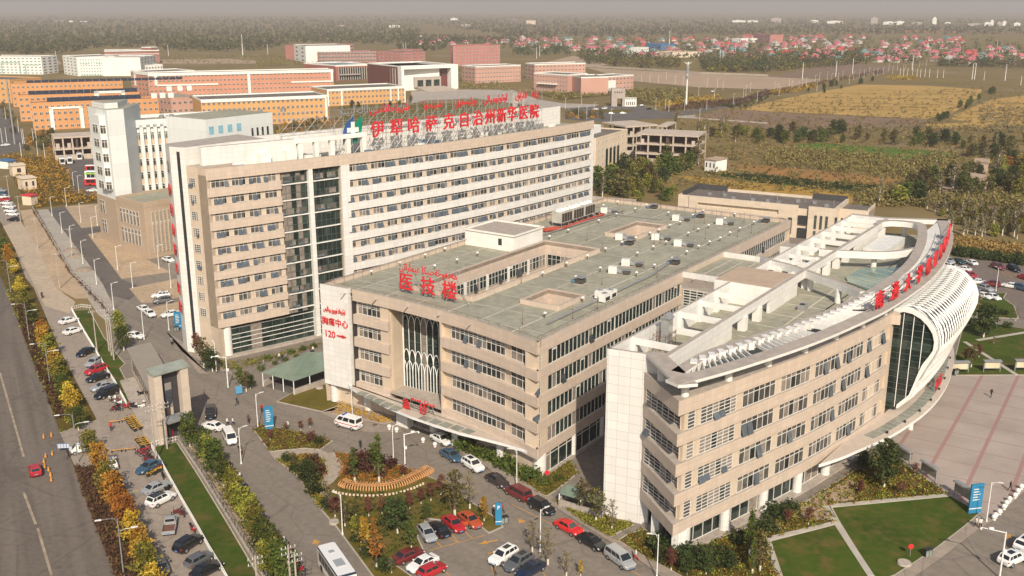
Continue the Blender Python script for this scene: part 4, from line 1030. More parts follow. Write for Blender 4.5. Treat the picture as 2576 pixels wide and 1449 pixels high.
 b=MB();b.strip(RING,24.95,25.35,-2.3,0.0,0,1);tip=[OU(0.9,8.6),OU(-7.2,14.0)];b.strip([OU(1.3,5.0),OU(-7.25,14.0)],24.93,25.33,-2.6,0.0,0,1)
 b.strip([OU(118,19.1),OU(112.6,7.5),OU(112.6,0.0)],24.4,25.35,-1.6,0.0,0,1)
 b.build("roof_ring",[WHITE,COPING],t)
 b=MB();b.strip(INN,24.2,25.33,-0.2,1.6,0,1);b.build("roof_ring_inner_band",[WHITE,COPING],t)
 b=MB();n=104;Ro=offset(RING,-2.2);LRo,LI=length(Ro),length(INN)
 for i in range(n):
  f=(i+0.5)/n
  if i % 13 in (11,12) and i<60:continue
  p=at_s(Ro,LRo*(0.03+0.95*f))[0];q=at_s(INN,LI*(0.05+0.78*f))[0]
  d=Vector((q[0]-p[0],q[1]-p[1]));L=d.length;a=math.atan2(d.y,d.x);b.box(p,a,-0.1,L+0.1,-0.09,0.09,24.75,25.2,0)
 b.build("roof_slat",WHITE,t)
 b=MB()
 for i in range(int(n*0.48)):
  f=(i+0.5)/n;p=at_s(Ro,LRo*(0.03+0.95*f))[0];q=at_s(INN,LI*(0.05+0.78*f))[0];m_=((p[0]*0.35+q[0]*0.65),(p[1]*0.35+q[1]*0.65))
  if i % 2==0:b.box(m_,math.atan2(q[1]-p[1],q[0]-p[0]),-0.5,1.0,-0.45,0.45,24.5,25.5,0)
 b.build("roof_bracket",WHITE,t)
 for i in range(9):
  p=at_s(offset(FAC,-0.75),s_u(FACu,-4.2+8.35*i if i<7 else 50+16*(i-6)))[0];c=MB();c.tube((*p,21.6),(*p,24.97),0.52,0.52,14);c.build("ring_column",WHITE,t)
 c=MB();p=OU(-0.6,8.6);c.tube((*p,RO),(*p,24.95),0.6,0.6,14);c.build("ring_column",WHITE,t)
 b=MB();b.strip([OU(0.4,7.9),OU(112.5,7.9)],23.9,25.32,-0.35,0.35,0,1);b.strip([OU(0.4,7.9),OU(24,7.9)],RO,23.9,-0.3,0.3,0);b.strip([OU(40,7.9),OU(53,7.9)],RO,23.9,-0.3,0.3,0);b.strip([OU(88,7.9),OU(104,7.9)],RO,23.9,-0.3,0.3,0)
 b.build("roof_beam",[WHITE,COPING],t)
 for u in (29,35,58.5,64,70,76,82,108):
  c=MB();c.box(OU(u,7.9),TO,-0.6,0.6,-0.6,0.6,RO,23.95);c.build("beam_pier",WPAINT,t)
 for u in (6.8,14.5,22.0,29.5,36.0,76,84,91,98,104,109):
  c=MB();c.strip([OU(u,0.3),OU(u,7.6)],24.2,25.1,-0.22,0.22,0);c.build("cross_beam",WPLAST,t)
  c=MB();c.box(OU(u,0.6),TO,-0.45,0.45,-0.3,0.5,RO,24.9);c.build("wall_pier",WPLAST,t)
 b=MB()
 for u in (54.5,60,66,71):b.strip([OU(u,0.3),OU(u,7.6)],23.7,24.3,-0.3,0.3,0);b.box(OU(u,2.5),TO,-0.4,0.4,-0.4,0.4,RO,23.9,0);b.box(OU(u,5.5),TO,-0.4,0.4,-0.4,0.4,RO,23.9,0)
 b.strip([OU(54,2.5),OU(72,2.5)],23.6,24.25,-0.3,0.3,0);b.strip([OU(54,5.5),OU(72,5.5)],23.6,24.26,-0.25,0.25,0)
 b.build("roof_grid",WPLAST,t)
 b=MB();q=[OU(42,-2.6),OU(53,-2.6),OU(53,7.5),OU(42,7.5)];b.prism(q,12,25.32,0,1);b.build("stair_house",[WPLAST,mat("tan_roof_tiles",(0.46,0.345,0.25),0.9,0.08,0.5)],t)
 b=MB();q=[OU(72.5,-2.2),OU(76,-2.2),OU(76,0),OU(72.5,0)];b.prism(q,12,25.3,0,1);q=[OU(88,9.5),OU(103,9.5),OU(103,14),OU(88,14)];b.prism(q,RO,23.4,0,0);b.build("roof_house",[WHITE,COPING],t)
 for pts in ([(74.8,4.8),(75.5,8),(77.4,12),(78.8,14.9),(81.5,17.6),(86.2,19.8)],[(62.5,-2.0),(61.1,0.3),(59.1,5.2),(54.8,12.0),(51.6,16.9),(48.8,20.4)]):
  c=MB();c.strip([OU(*p) for p in crom(pts,4)],23.9,25.25,-0.45,0.45,0,1);c.build("curved_beam",[WHITE,COPING],t)
 for p in ((79.9,13.9),(57.5,9.0),(113.0,11.5),(52.5,15.5)):
  c=MB();q=OU(*p);c.tube((*q,RO),(*q,24.0),0.55,0.55,14);c.build("beam_column",WHITE,t)
 b=MB();q=[OU(62.7,17.8),OU(66,13.2),OU(69,11.9),OU(77.4,12.4),OU(82.1,18.2),OU(74,20.2),OU(66,20.2)];b.prism(q,RO,RO+0.35,0,0);b.build("skylight",GREENGL,t)
 b=MB();
 for u in (66,69.5,73,76.5,80):b.strip([OU(u-3,19.5),OU(u,12.6)],RO+0.36,RO+0.42,-0.07,0.07)
 for v in (12.5,16.5):b.strip([OU(8,v),OU(62,v)],RO+0.01,RO+0.04,-0.14,0.14)
 for u in (12,19,26,33,40,47,54,90,97):b.strip([OU(u,8.5),OU(u,21 if 25<u<90 else 16)],RO+0.01,RO+0.05,-0.11,0.11)
 b.build("roof_joints",ROOFL,t)
 b=MB();q=[OU(52.6,-13.7),OU(72,-13.7),OU(72,0),OU(52.6,0)];b.prism(q,4.0,21.7,0,1);b.strip([OU(72,-13.4),OU(72,0)][::-1],20.7,22.8,-0.35,0.0,2,3);b.strip([OU(52.6,-13.4),OU(52.6,0)],19.6,22.8,-0.35,0.0,2,3)
 b.build("link_block",[BEIGE,ROOFG,WHITE,COPING],t)
 bb,ms=ribbon([OU(52.55,-13.3),OU(52.55,-0.3)],0.3,12.6,8.0,19.5,1.35,0.03,GLASSG,[i/22 for i in range(1,22)],fw=0.14,opened=0,blank=0);bb.build("link_louvres",ms,t)
 b=MB()
 for v in (-11,-8.5,-6,-3.5):b.strip([OU(54+0.2*v,v),OU(70,v)],21.72,21.75,-0.12,0.12)
 b.build("link_joints",ROOFL,t)
 prof=[(-0.4,22.55),(1.15,23.15),(2.6,23.05),(4.1,22.45),(5.45,21.4),(6.45,20.15),(7.0,18.65),(7.05,17.1),(6.5,15.5),(5.6,13.5),(4.7,11.2),(3.55,7.7),(1.7,5.65)]
 U0,U1,VB=50.9,84.0,25.3
 pp=[prof[0]]
 for i in range(len(prof)-1):
  for k in (0.5,1.0):pp.append((prof[i][0]+(prof[i+1][0]-prof[i][0])*k,prof[i][1]+(prof[i+1][1]-prof[i][1])*k))
 vb=lambda u:VB+0.9-0.0030*(u-66)**2
 S=lambda u,o,z:(*OU(u,vb(u)+o),z)
 nu=16;b=MB()
 for j in range(nu):
  ua,ub=U0+(U1-U0)*j/nu,U0+(U1-U0)*(j+1)/nu
  for i in range(len(pp)-1):b.face([S(ua,*pp[i]),S(ua,*pp[i+1]),S(ub,*pp[i+1]),S(ub,*pp[i])],0)
 b.build("barrel_glass",glassmat("barrel_glass_tint",(0.05,0.06,0.055),(0.16,0.17,0.15),2.0,2.0,0.12),t,smooth=True)
 b=MB()
 def rib(u,du,r,f0=0,f1=1.0,lift=0.08):
  n=len(pp);pts=[]
  for i in range(n):
   f=i/(n-1)
   uu=min(max(u+du*math.sin(math.pi*f),U0),U1);pts.append(S(uu,pp[i][0]+lift,pp[i][1]+lift*0.3))
  b.pipe(pts,r,4)
 for j in range(25):
  u=U0+(U1-U0)*j/24;rib(u,3.6,0.13,lift=0.06);rib(u,-3.6,0.13,lift=0.1)
 for i in range(2,len(pp)-1,3):b.pipe([S(U0+(U1-U0)*k/8,pp[i][0]+0.05,pp[i][1]) for k in range(9)],0.05,4)
 b.build("barrel_lattice",WHMET,t)
 b=MB()
 for u in (U0,U1):
  n=len(pp)
  for i in range(n-1):
   (o0,z0),(o1,z1)=pp[i],pp[i+1];c0=Vector((3.0,15.0));
   def inn(o,z):d=(c0-Vector((o,z))).normalized()*0.75;return o+d.x,z+d.y
   i0,i1=inn(o0,z0),inn(o1,z1);ua,ub=(u-0.35,u+0.5)
   A=[S(ua,o0,z0),S(ua,o1,z1),S(ua,*i1),S(ua,*i0)];B=[S(ub,o0,z0),S(ub,o1,z1),S(ub,*i1),S(ub,*i0)]
   b.face(A[::-1]);b.face(B);b.face([A[0],A[1],B[1],B[0]]);b.face([A[3],B[3],B[2],A[2]])
  for q in (U0+1.6,) if u==U0 else (U1-1.6,):b.pipe([S(q,o+0.1,z) for o,z in pp],0.16,5)
 b.build("barrel_end_arch",WHMET,t)
 b=MB();u=U0+0.15
 poly=[S(u,o,z) for o,z in pp]+[S(u,0.2,5.0),S(u,-1.5,5.0),S(u,-1.5,22.3)]
 b.face(poly,0,[(p[0]*cO*0+i*0,p[2]) for i,p in enumerate(poly)])
 b.build("hall_end_glass",GLASSG,t)
 b=MB();u=U0+0.02
 def outer(z):
  for i in range(len(pp)-1,0,-1):
   (o0,z0),(o1,z1)=pp[i],pp[i-1]
   if z0<=z<=z1:return o0+(o1-o0)*(z-z0)/(z1-z0)
  return 1.0
 for z in [5.8+1.05*i for i in range(16)]:b.tube(S(u,-1.4,z),S(u,outer(z)-0.3,z),0.04,n=4,m=1)
 for o in (-0.3,1.3,2.9,4.5):
  zs=[z for z in [5.2+0.3*i for i in range(60)] if z<22.8 and outer(z)>o+0.3 and (z>5.6)]
  if o<1:zs=[5.2]+zs
  b.tube(S(u,o,min(zs)),S(u,o,max(zs)),0.07,n=4,m=0)
 b.build("hall_end_mullion",[WHMET,FRAMED],t)
 b=MB();b.strip([OU(48.6,24.8),OU(49.2,26.6)],20.8,22.4,-1.0,1.0,0);b.build("hall_end_ledge",BEIGE,t)
 oc=[(45.4,135.9),(49.5,138.4),(52.9,141.0),(57.4,144.4),(61.6,148.0),(68.0,154.6),(73.5,161.6),(78.4,169.2),(82.1,176.1),(85.2,182.4),(87.8,189.2),(88.4,193.0),(86.8,197.5)]
 oc=crom(oc,3);ic=[at_s(FAC,s_u(FACu,u))[0] for u in [98-4*i for i in range(17)]]
 b=MB();b.prism(oc+ic,4.5,5.0,0,1,True);b.build("plaza_canopy",[WHMET,CANO],t)
 b=MB()
 for i in range(34):
  p,a=at_s(offset(oc,-1.9),15.0+1.62*i);b.box(p,a,-0.68,0.68,-0.85,0.85,5.01,5.06,0)
 b.build("canopy_skylight",CANG,t)
 b=MB()
 for i in range(9):
  p,a=at_s(offset(oc,-0.8),18+6.2*i);b.box(p,a,-0.15,0.15,-0.15,0.15,5.0,5.35,0)
 b.build("canopy_lamp",BLACKM,t)
 for i,u in enumerate((52,60,68,76,84)):
  p=at_s(offset(oc,-3.0),22+11*i)[0];c=MB();c.tube((*p,0.05),(*p,4.6),0.5,0.5,12);c.build("canopy_column",WHITE,t)
 return t
outpatient()
def ring_letters():
 tt=offset(RING,-0.9);us=[38.7+6.43*i for i in range(10)]
 p=at_s(tt,s_u(RINGu,66))[0];t=thing("ring_sign","red university hospital characters standing along the curved roof ring","sign",(*p,25.35))
 b=MB()
 for ch,u in zip("南通大学附属医院分院",us):
  s=s_u(RINGu,u);letters(ch,3.0,at_mat(tt,s,26.0),t,bold=0.022,depth=0.35)
  p,a=at_s(tt,s)
  for d in (-1.1,1.1):
   q=(p[0]+math.cos(a)*d-math.sin(a)*0.3,p[1]+math.sin(a)*d+math.cos(a)*0.3);r=(q[0]-math.sin(a)*1.5,q[1]+math.cos(a)*1.5)
   b.tube((*q,25.35),(*q,28.7),0.05,n=4);b.tube((*r,25.35),(*q,28.0),0.05,n=4)
 for z in (26.0,27.2,28.4):b.strip(sub(offset(RING,-1.2),s_u(RINGu,36),s_u(RINGu,99),3),z-0.04,z+0.04,-0.04,0.04)
 b.build("scaffold",GREYMET,t)
 oc=[OU(60,33.6),OU(64,34.0)]
 p0=gp(2361,968,5.6);a=TO+0.05
 small_sign("clinic_sign","门诊",None,[(p0.x-cO*1.4,p0.y-sO*1.4),(p0.x+cO*1.4,p0.y+sO*1.4)],2.2,5.05,a,"small red clinic characters on the pale plaza canopy",0.4,1.5)
ring_letters()
# ================================================================== CAMPUS AND COUNTRY BUILDINGS
ORG=mat("orange_render",(0.60,0.29,0.115),0.85,0.06,0.05)
ORG2=mat("amber_render",(0.62,0.34,0.13),0.85,0.06,0.05)
PINK=mat("salmon_render",(0.56,0.255,0.16),0.85,0.06,0.05)
PINK2=mat("pale_salmon_render",(0.54,0.31,0.235),0.85,0.06,0.05)
REDB=mat("red_brick",(0.33,0.115,0.085),0.85,0.08,0.1)
ROSE=mat("rose_brick",(0.44,0.18,0.15),0.85,0.06,0.1)
CHALK=mat("chalk_white_render",(0.80,0.79,0.72),0.8,0.05,0.05)
CREAM=mat("cream_render",(0.70,0.57,0.42),0.85,0.05,0.1)
GREYR=mat("grey_render",(0.42,0.36,0.31),0.9,0.1,0.2)
MAROON=tilemat("maroon_panels",(0.165,0.045,0.035),2.2,30,0.35,0.55)
SOLAR=mat("solar_panel",(0.03,0.04,0.055),0.25,0.15,0.3,spec=0.6)
def hb(base,top):return zat(gp(*base),top)
BW={}
def bwin(w,h,fm=FRAME):
 k=(round(w,1),round(h,1),fm.name)
 if k not in BW:
  b=MB();b.hexa([(-w/2,-0.12,0),(w/2,-0.12,0),(w/2,0,0),(-w/2,0,0),(-w/2,-0.12,h),(w/2,-0.12,h),(w/2,0,h),(-w/2,0,h)],0)
  n=3 if w>2.2 else 2;f=0.12
  for i in range(n):
   x0=-w/2+w*i/n+f*0.6;x1=-w/2+w*(i+1)/n-f*0.6
   b.face([(x0,-0.14,f),(x1,-0.14,f),(x1,-0.14,h*0.68),(x0,-0.14,h*0.68)],1);b.face([(x0,-0.14,h*0.74),(x1,-0.14,h*0.74),(x1,-0.14,h-f),(x0,-0.14,h-f)],1)
  BW[k]=(b,b.mesh("window",[fm,GLASS]))
 return BW[k]
def block(name,label,TL,TR,h,depth,wall,floors,cols,trim=None,roofm=None,group=None,ww=0.55,wh=0.5,endc=(2,2),fm=FRAME,band=None,ground=0.0,skip=(),cat="building",parapet=0.8,maxw=90):
 a,c=gp(*TL,h),gp(*TR,h);a,c=Vector((a.x,a.y)),Vector((c.x,c.y));d=(c-a);L=d.length;d /= L;nrm=Vector((d.y,-d.x));ang=math.atan2(d.y,d.x)
 t=thing(name,label,cat,(a.x,a.y,0),0,group)
 b=MB();q=[tuple(a),tuple(c),tuple(c-nrm*depth),tuple(a-nrm*depth)]
 b.prism(q,0,h,0);b.build("wall",wall,t)
 b=MB();b.sheet(shrink(q,0.3),h+0.05,0);b.strip(q+[q[0]],h-0.2,h+parapet,-0.35,0.05,1);b.build("roof",[roofm or ROOFD,trim or wall],t)
 fh=(h-ground)/floors;rest=MB();k=0
 def row(path,n,lim):
  nonlocal k
  Lp=length(path);m=Lp/n
  mb,me=bwin(m*ww,fh*wh,fm)
  for f in range(floors):
   for i in range(n):
    if (f,i) in skip:continue
    M=at_mat(path,m*(i+0.5),ground+fh*(f+0.3),0.02)
    if k<maxw and lim:o=link("window",me,t);o.matrix_local=Matrix.Translation((-a.x,-a.y,0)) @ M;k+=1
    else:rest.add(mb,M)
 row([q[0],q[1]],cols,True)
 if endc[0]:row([q[3],q[0]],endc[0],False)
 if endc[1]:row([q[1],q[2]],endc[1],False)
 if rest.f:o=rest.build("window_rows",[fm,GLASS],t);o['kind']='stuff'
 if band:
  b=MB()
  for s0,s1,z0,z1,wd in band:b.strip([tuple(a+d*L*s0),tuple(a+d*L*s1)],h*z0,h*z1,0.0,wd,0)
  b.build("white_trim",CHALK,t)
 return t,a,d,nrm,L,q
def onroof(t,a,d,nrm,pts,h,m,name,size,tilt=0):
 b=MB()
 for s,o in pts:
  p=a+d*s-nrm*o;ang=math.atan2(d.y,d.x)
  if tilt:
   w,l=size[0],size[1];P=lambda x,y,z:tuple(Vector((p.x,p.y,0))+Vector((d.x,d.y,0))*x-Vector((nrm.x,nrm.y,0))*y+Vector((0,0,z)))
   b.face([P(0,0,h+0.4),P(w,0,h+0.4),P(w,l,h+0.4+tilt),P(0,l,h+0.4+tilt)]);b.face([P(0,l,h),P(w,l,h),P(w,l,h+0.4+tilt),P(0,l,h+0.4+tilt)][::-1])
  else:b.box(p,ang,0,size[0],0,size[1],h,h+size[2])
 b.build(name,m,t)
# white hospital wing on the left, stepped with tan base
def white_wing():
 A,B_=g2(256,604),g2(361,652);A,B_=(-128.6,307.5),(-104.9,281.3)
 t=thing("white_office_block","bright white stepped office block on a tan stone base beside the ward tower","office building",(*A,0))
 wx=tilemat("white_render_lines",(0.74,0.755,0.715),30,4.2,0.06,0.78);tan=tilemat("tan_stone",(0.46,0.35,0.25),1.1,0.55,0.04,0.8)
 d=Vector((B_[0]-A[0],B_[1]-A[1]));L=d.length;d /= L;back=Vector((-d.y,d.x))
 P=lambda s,o:(A[0]+d.x*s+back.x*o,A[1]+d.y*s+back.y*o)
 b=MB();b.prism([P(0,0),P(15,0),P(15,5),P(0,16)],14.6,41.2,0,1);b.prism([P(1,1),P(11,1),P(11,5),P(1,12)],41.2,42.8,0,1);b.build("wall",[wx,ROOFG],t)
 W0,W1=P(15,1.0),None
 e0=gp(335,303,36.5);e1=gp(572,290,36.5);e=Vector((e1.x-e0.x,e1.y-e0.y));LW=e.length;e /= LW;eb=Vector((-e.y,e.x));E=lambda s,o:(e0.x+e.x*s+eb.x*o,e0.y+e.y*s+eb.y*o)
 b=MB();b.prism([E(-6,0.4),E(LW,0.4),E(LW,16),E(-6,16)],0,35.6,0,1);
 n=14;m=LW/n
 for i in range(n+1):b.box(E(m*i,0.4),math.atan2(e.y,e.x),-0.55,0.55,-0.75,0.05,6,35.0,0)
 b.strip([E(-6,0),E(LW,0)],34.2,36.6,-0.4,0.35,0,1);b.strip([E(-6,15.6),E(LW,15.6)],35,36.6,-0.4,0.35,0,1)
 b.build("wing_wall",[wx,ROOFG],t)
 wallp=mat("peach_panel",(0.60,0.45,0.31),0.8,0.06,0.3);rest=MB();k=0;pn=MB()
 mb,me=bwin(2.1,2.3)
 mb1,me1=bwin(1.15,2.3)
 for f in range(7):
  for i in range(n):
   z=30.4-4.1*f
   if z<1:continue
   pn.strip([E(m*i+0.55,0.39),E(m*(i+1)-0.55,0.39)],z-1.6,z-0.15,0.0,0.06,0)
   for ds in ((0.5,) if f==0 else (0.3,0.72)):
    M=at_mat([E(0,0.36),E(LW,0.36)],m*(i+ds),z,0.02)
    if k<80:o=link("window",me if f==0 else me1,t);o.matrix_local=Matrix.Translation((-A[0],-A[1],0)) @ M;k+=1
    else:rest.add(mb if f==0 else mb1,M)
 pn.build("spandrel_panels",wallp,t);o=rest.build("window_rows",[FRAME,GLASS],t);o['kind']='stuff'
 f0=gp(600,291,41.0);f1=gp(681,282,41.0);fd=Vector((f1.x-f0.x,f1.y-f0.y));LF_=fd.length;fd /= LF_;fb=Vector((-fd.y,fd.x));Fq=lambda s,o:(f0.x+fd.x*s+fb.x*o,f0.y+fd.y*s+fb.y*o)
 b=MB();b.prism([Fq(-12,-0.5),Fq(LF_,-0.5),Fq(LF_,16),Fq(-12,16)],0,41.0,0,1);b.build("end_wall",[wx,ROOFG],t)
 b=MB()
 for r in range(6):
  for i in range(4):b.box(Fq(LF_*(0.35+0.16*i),-0.5),math.atan2(fd.y,fd.x),-0.35,0.35,-0.06,0.02,33.5-5.6*r,37.2-5.6*r)
 b.build("slot_windows",GLASS,t)
 b=MB()
 for i in range(4):b.box(Fq(-11+3.2*i,-0.5),math.atan2(fd.y,fd.x),0,1.6,-0.06,0.02,36.9,39.0)
 b.build("roof_windows",mat("pale_blue_shutters",(0.25,0.48,0.56),0.5),t)
 b=MB();q=[P(6.2,-0.1),P(7.4,-1.5),P(12.3,-1.5),P(14.0,-0.1)];b.prism(q,17.8,39.5,0,0,True);b.build("bay_wall",wx,t)
 mb,me=bwin(1.75,2.5)
 for f in range(5):
  for s_ in (7.9,9.9):o=link("window",me,t);o.matrix_local=Matrix.Translation((-A[0],-A[1],0)) @ at_mat([P(0,-1.5),P(20,-1.5)],s_+0.3,34.2-4.2*f,0.03)
  o=link("window",me,t);o.matrix_local=Matrix.Translation((-A[0],-A[1],0)) @ at_mat([P(12.3,-1.5),P(14.0,-0.1)],1.1,34.2-4.2*f,0.03)
 b=MB();b.prism([P(-0.15,-0.15),P(15.1,-0.15),P(15.1,16),P(-0.15,16)],0,14.6,0,0)
 c0,c1=(-116.5,291.5),(-104.9,281.3);c2=(-88,303);c3=(-100,314);b.prism([c0,c1,c2,c3],0,16.0,0,1);b.strip([c3,c0,c1,c2],15.0,16.6,-0.4,0.08,0,0);b.build("stone_base",[tan,ROOFG],t)
 for path,n_,s0,ds,z,hh,w_ in (([c0,c1],6,2.5,1.9,9.2,4.3,1.0),([c0,c1],6,2.5,1.9,3.4,4.6,1.0),([c1,c2],9,2.4,1.3,1.5,12.2,0.55)):
  for i in range(n_):
   mb,me=bwin(w_,hh);o=link("window",me,t);o.matrix_local=Matrix.Translation((-A[0],-A[1],0)) @ at_mat(path,s0+ds*i,z,0.05)
 b=MB()
 for i in range(9):
  for r in range(16):b.box(at_s([c1,c2],2.4+1.3*i)[0],at_s([c1,c2],2)[1],-0.3,0.3,-0.24,-0.2,1.6+0.76*r,1.85+0.76*r)
 b.build("window_grille",tan,t)
 for s_,z in ((2.6,3.0),(2.6,9.0)):
  for i in range(2):mb,me=bwin(1.2,4.2);o=link("window",me,t);o.matrix_local=Matrix.Translation((-A[0],-A[1],0)) @ at_mat([P(0,-0.2),P(15,-0.2)],s_+1.8*i+1,z,0.03)
 b=MB();
 for s_,r in ((10,0.7),(13,0.7),(24,0.8),(42,0.8),(50,0.9)):p=E(s_,6);b.tube((*p,36.1),(*p,37.2),r,r,10)
 for i in range(9):b.box(E(9+2.2*i,4),math.atan2(e.y,e.x),0,0.5,0,1.8,35.6,37.0)
 b.build("roof_vents",GREYMET,t)
white_wing()
bands_o=[(0.13,0.16,0.0,0.84,0.5),(0.36,0.39,0.0,0.84,0.5),(0.13,0.39,0.78,0.86,0.5)]
h1=hb((80,328),262)
r1=block("orange_hall","nearest orange dormitory block with a row of solar panels and white portal",(78,262),(398,250),h1,16,ORG,4,22,endc=(3,3),band=bands_o,group="orange dormitory blocks",ww=0.5,wh=0.45)
onroof(r1[0],r1[1],r1[2],r1[3],[(9+4.1*i,4) for i in range(13)],h1,SOLAR,"solar_panels",(3.9,5,0),2.4)
onroof(r1[0],r1[1],r1[2],r1[3],[(68,4),(73,4),(78,4)],h1+0.4,WPAINT,"water_tanks",(3.2,3,3.0))
r2=block("orange_hall","middle orange dormitory block with solar panels behind the nearest one",(45,243),(350,234),h1*1.02,16,ORG,4,22,endc=(3,3),band=[(0.62,0.66,0.5,1.12,0.4),(0.85,0.88,0.5,1.12,0.4),(0.62,0.88,1.03,1.13,0.4)],group="orange dormitory blocks",ww=0.5,wh=0.45)
onroof(r2[0],r2[1],r2[2],r2[3],[(6+4.1*i,3) for i in range(16)],h1*1.02,SOLAR,"solar_panels",(3.9,5,0),2.4)
onroof(r2[0],r2[1],r2[2],r2[3],[(90,4),(97,4),(103,4)],h1*1.02+0.4,WPAINT,"water_tanks",(3.2,3,3.0))
r3=block("orange_hall","rear orange dormitory block in front of the white campus halls",(27,213),(308,206),h1*1.05,18,ORG,4,24,endc=(3,3),group="orange dormitory blocks",ww=0.45,wh=0.45)
onroof(r3[0],r3[1],r3[2],r3[3],[(10+5*i,8) for i in range(22)],h1*1.05,SOLAR,"solar_panels",(4.6,4,0),1.6)
block("orange_hall","cropped orange block at the far left edge behind the street",(-90,199),(24,203),h1*1.1,30,ORG2,4,9,endc=(2,0),group="orange dormitory blocks",ww=0.45,wh=0.45)
h5=hb((372,246),186)
r5=block("pink_teaching_block","very long salmon teaching block with white roof frame and solar roof",(372,187),(838,177),h5,22,PINK,5,44,trim=CHALK,endc=(3,3),band=[(0,1.0,0.92,1.04,0.6),(0.03,0.045,0.5,0.92,0.6),(0.03,0.36,0.5,0.56,0.6),(0.52,0.535,0.05,0.95,0.6),(0.76,0.99,0.5,0.56,0.6),(0.985,0.997,0.5,0.95,0.6)],ww=0.5,wh=0.42)
block("pink_teaching_block","short salmon wing with white corner frame at the long block's left end",(328,179),(372,184),h5*1.0,40,PINK,5,5,trim=CHALK,endc=(3,0),band=[(0.2,1.0,0.9,1.03,0.5),(0.2,0.28,0.4,0.95,0.5)],ww=0.5,wh=0.42)
t6=block("low_pink_hall","low flat pink hall with white portal behind the white office block",(430,249),(500,245),10.5,40,PINK2,2,5,endc=(6,0),roofm=ROOFG,ww=0.5,wh=0.35)
h6=hb((850,304),241)
block("amber_teaching_block","amber classroom block with white roof edge right of the white block",(505,254),(824,242),h6,34,ORG2,4,26,trim=CHALK,endc=(0,0),band=[(0,0.985,0.93,1.05,0.5),(0.975,0.99,0.02,0.95,0.5)],group="amber classroom blocks",ww=0.5,wh=0.5)
h7=hb((1020,259),220)
block("amber_teaching_block","farther amber classroom block beside the maroon library",(822,227),(1019,219),h7,36,ORG2,3,20,trim=CHALK,endc=(0,0),band=[(0,1.0,0.92,1.06,0.5),(0.0,0.02,0.0,0.95,0.5),(0.17,0.19,0.0,0.95,0.5),(0.8,0.815,0.15,0.95,0.5),(0.9,0.915,0.15,0.95,0.5),(0.985,1.0,0.0,0.95,0.5)],group="amber classroom blocks",ww=0.5,wh=0.5)
h8=hb((200,190),146)
GRNT=mat("mint_trim",(0.30,0.50,0.42),0.7)
r8=block("white_campus_hall","long white campus hall with grey dash windows and mint trim",(192,147),(352,146),h8,30,CHALK,6,24,endc=(4,4),group="white campus halls",ww=0.5,wh=0.4)
block("white_campus_hall","narrow white campus wing left of the long hall",(157,141),(192,145),h8*1.05,40,CHALK,6,4,endc=(4,0),group="white campus halls",ww=0.4,wh=0.4)
block("white_campus_hall","white campus wing at the right end of the long hall",(352,146),(391,140),h8*1.02,40,CHALK,6,5,endc=(0,3),group="white campus halls",ww=0.4,wh=0.4)
block("white_campus_hall","low white annex at the right of the campus hall",(365,165),(409,163),h8*0.55,20,CHALK,2,6,endc=(0,2),group="white campus halls",ww=0.5,wh=0.4)
r9=block("white_campus_hall","cropped white campus hall at the left edge with mint window surrounds",(-40,143),(103,144),h8*1.0,30,CHALK,6,14,endc=(0,3),group="white campus halls",ww=0.5,wh=0.4)
for rr,bb_ in ((r8,[(0.02,0.2,0.68,0.71),(0.3,0.7,0.68,0.71),(0.78,0.97,0.68,0.71),(0.0,1.0,0.01,0.05)]),(r9,[(0.28,0.62,0.66,0.7),(0.7,0.95,0.54,0.58),(0.28,0.3,0.05,0.68),(0.6,0.62,0.05,0.68),(0.7,0.72,0.05,0.56)])):
 b=MB()
 for s0,s1,z0,z1 in bb_:b.strip([tuple(rr[1]+rr[2]*rr[4]*s0),tuple(rr[1]+rr[2]*rr[4]*s1)],h8*z0,h8*z1,0,0.5)
 b.build("mint_trim",GRNT,rr[0])
h10=hb((400,160),129)
block("brick_hall","dark red brick hall with white cornice behind the white campus",(262,129),(400,127),h10,40,REDB,5,24,trim=CHALK,endc=(0,3),band=[(0,1,0.97,1.05,1.0),(0,1,0.72,0.76,0.5)],ww=0.45,wh=0.4)
block("brick_hall","small raised tower on the brick hall roof",(378,120),(396,119),h10*1.22,14,REDB,6,3,trim=CHALK,endc=(0,0),ww=0.4,wh=0.4)
h11=hb((845,203),166)
r11=block("sports_hall","dark red sports hall with deep glazed front under a flat roof",(844,167),(943,164),h11,60,REDB,1,1,trim=CHALK,endc=(0,0),skip=((0,0),),roofm=GREYMET)
b=MB();b.strip([tuple(r11[1]+r11[2]*3),tuple(r11[1]+r11[2]*(r11[4]-2))],h11*0.05,h11*0.9,0.1,0.25);b.build("glazing",GLASSG,r11[0])
b=MB();
for i in range(16):b.box(tuple(r11[1]+r11[2]*(3+(r11[4]-5)*i/15)),math.atan2(r11[2].y,r11[2].x),-0.4,0.4,-0.6,-0.25,h11*0.05,h11*0.9)
b.strip([tuple(r11[1]+r11[2]*3),tuple(r11[1]+r11[2]*(r11[4]*0.6))],h11*0.4,h11*0.46,0.3,3.0);b.build("fins",GREYR,r11[0])
block("sports_hall_wing","dark red windowless side wing of the sports hall",(764,160),(843,166),h11*1.02,40,REDB,1,1,trim=CHALK,endc=(0,0),skip=((0,0),),roofm=GREYMET)
h12=hb((1142,222),163)
r12=block("library","white framed campus library with maroon striped front and broad steps",(1000,168),(1142,163),h12,60,MAROON,1,1,trim=CHALK,endc=(0,0),skip=((0,0),),roofm=GREYR,cat="library")
a,d,nrm,L=r12[1],r12[2],r12[3],r12[4];Q=lambda s,o:tuple(a+d*s+nrm*o)
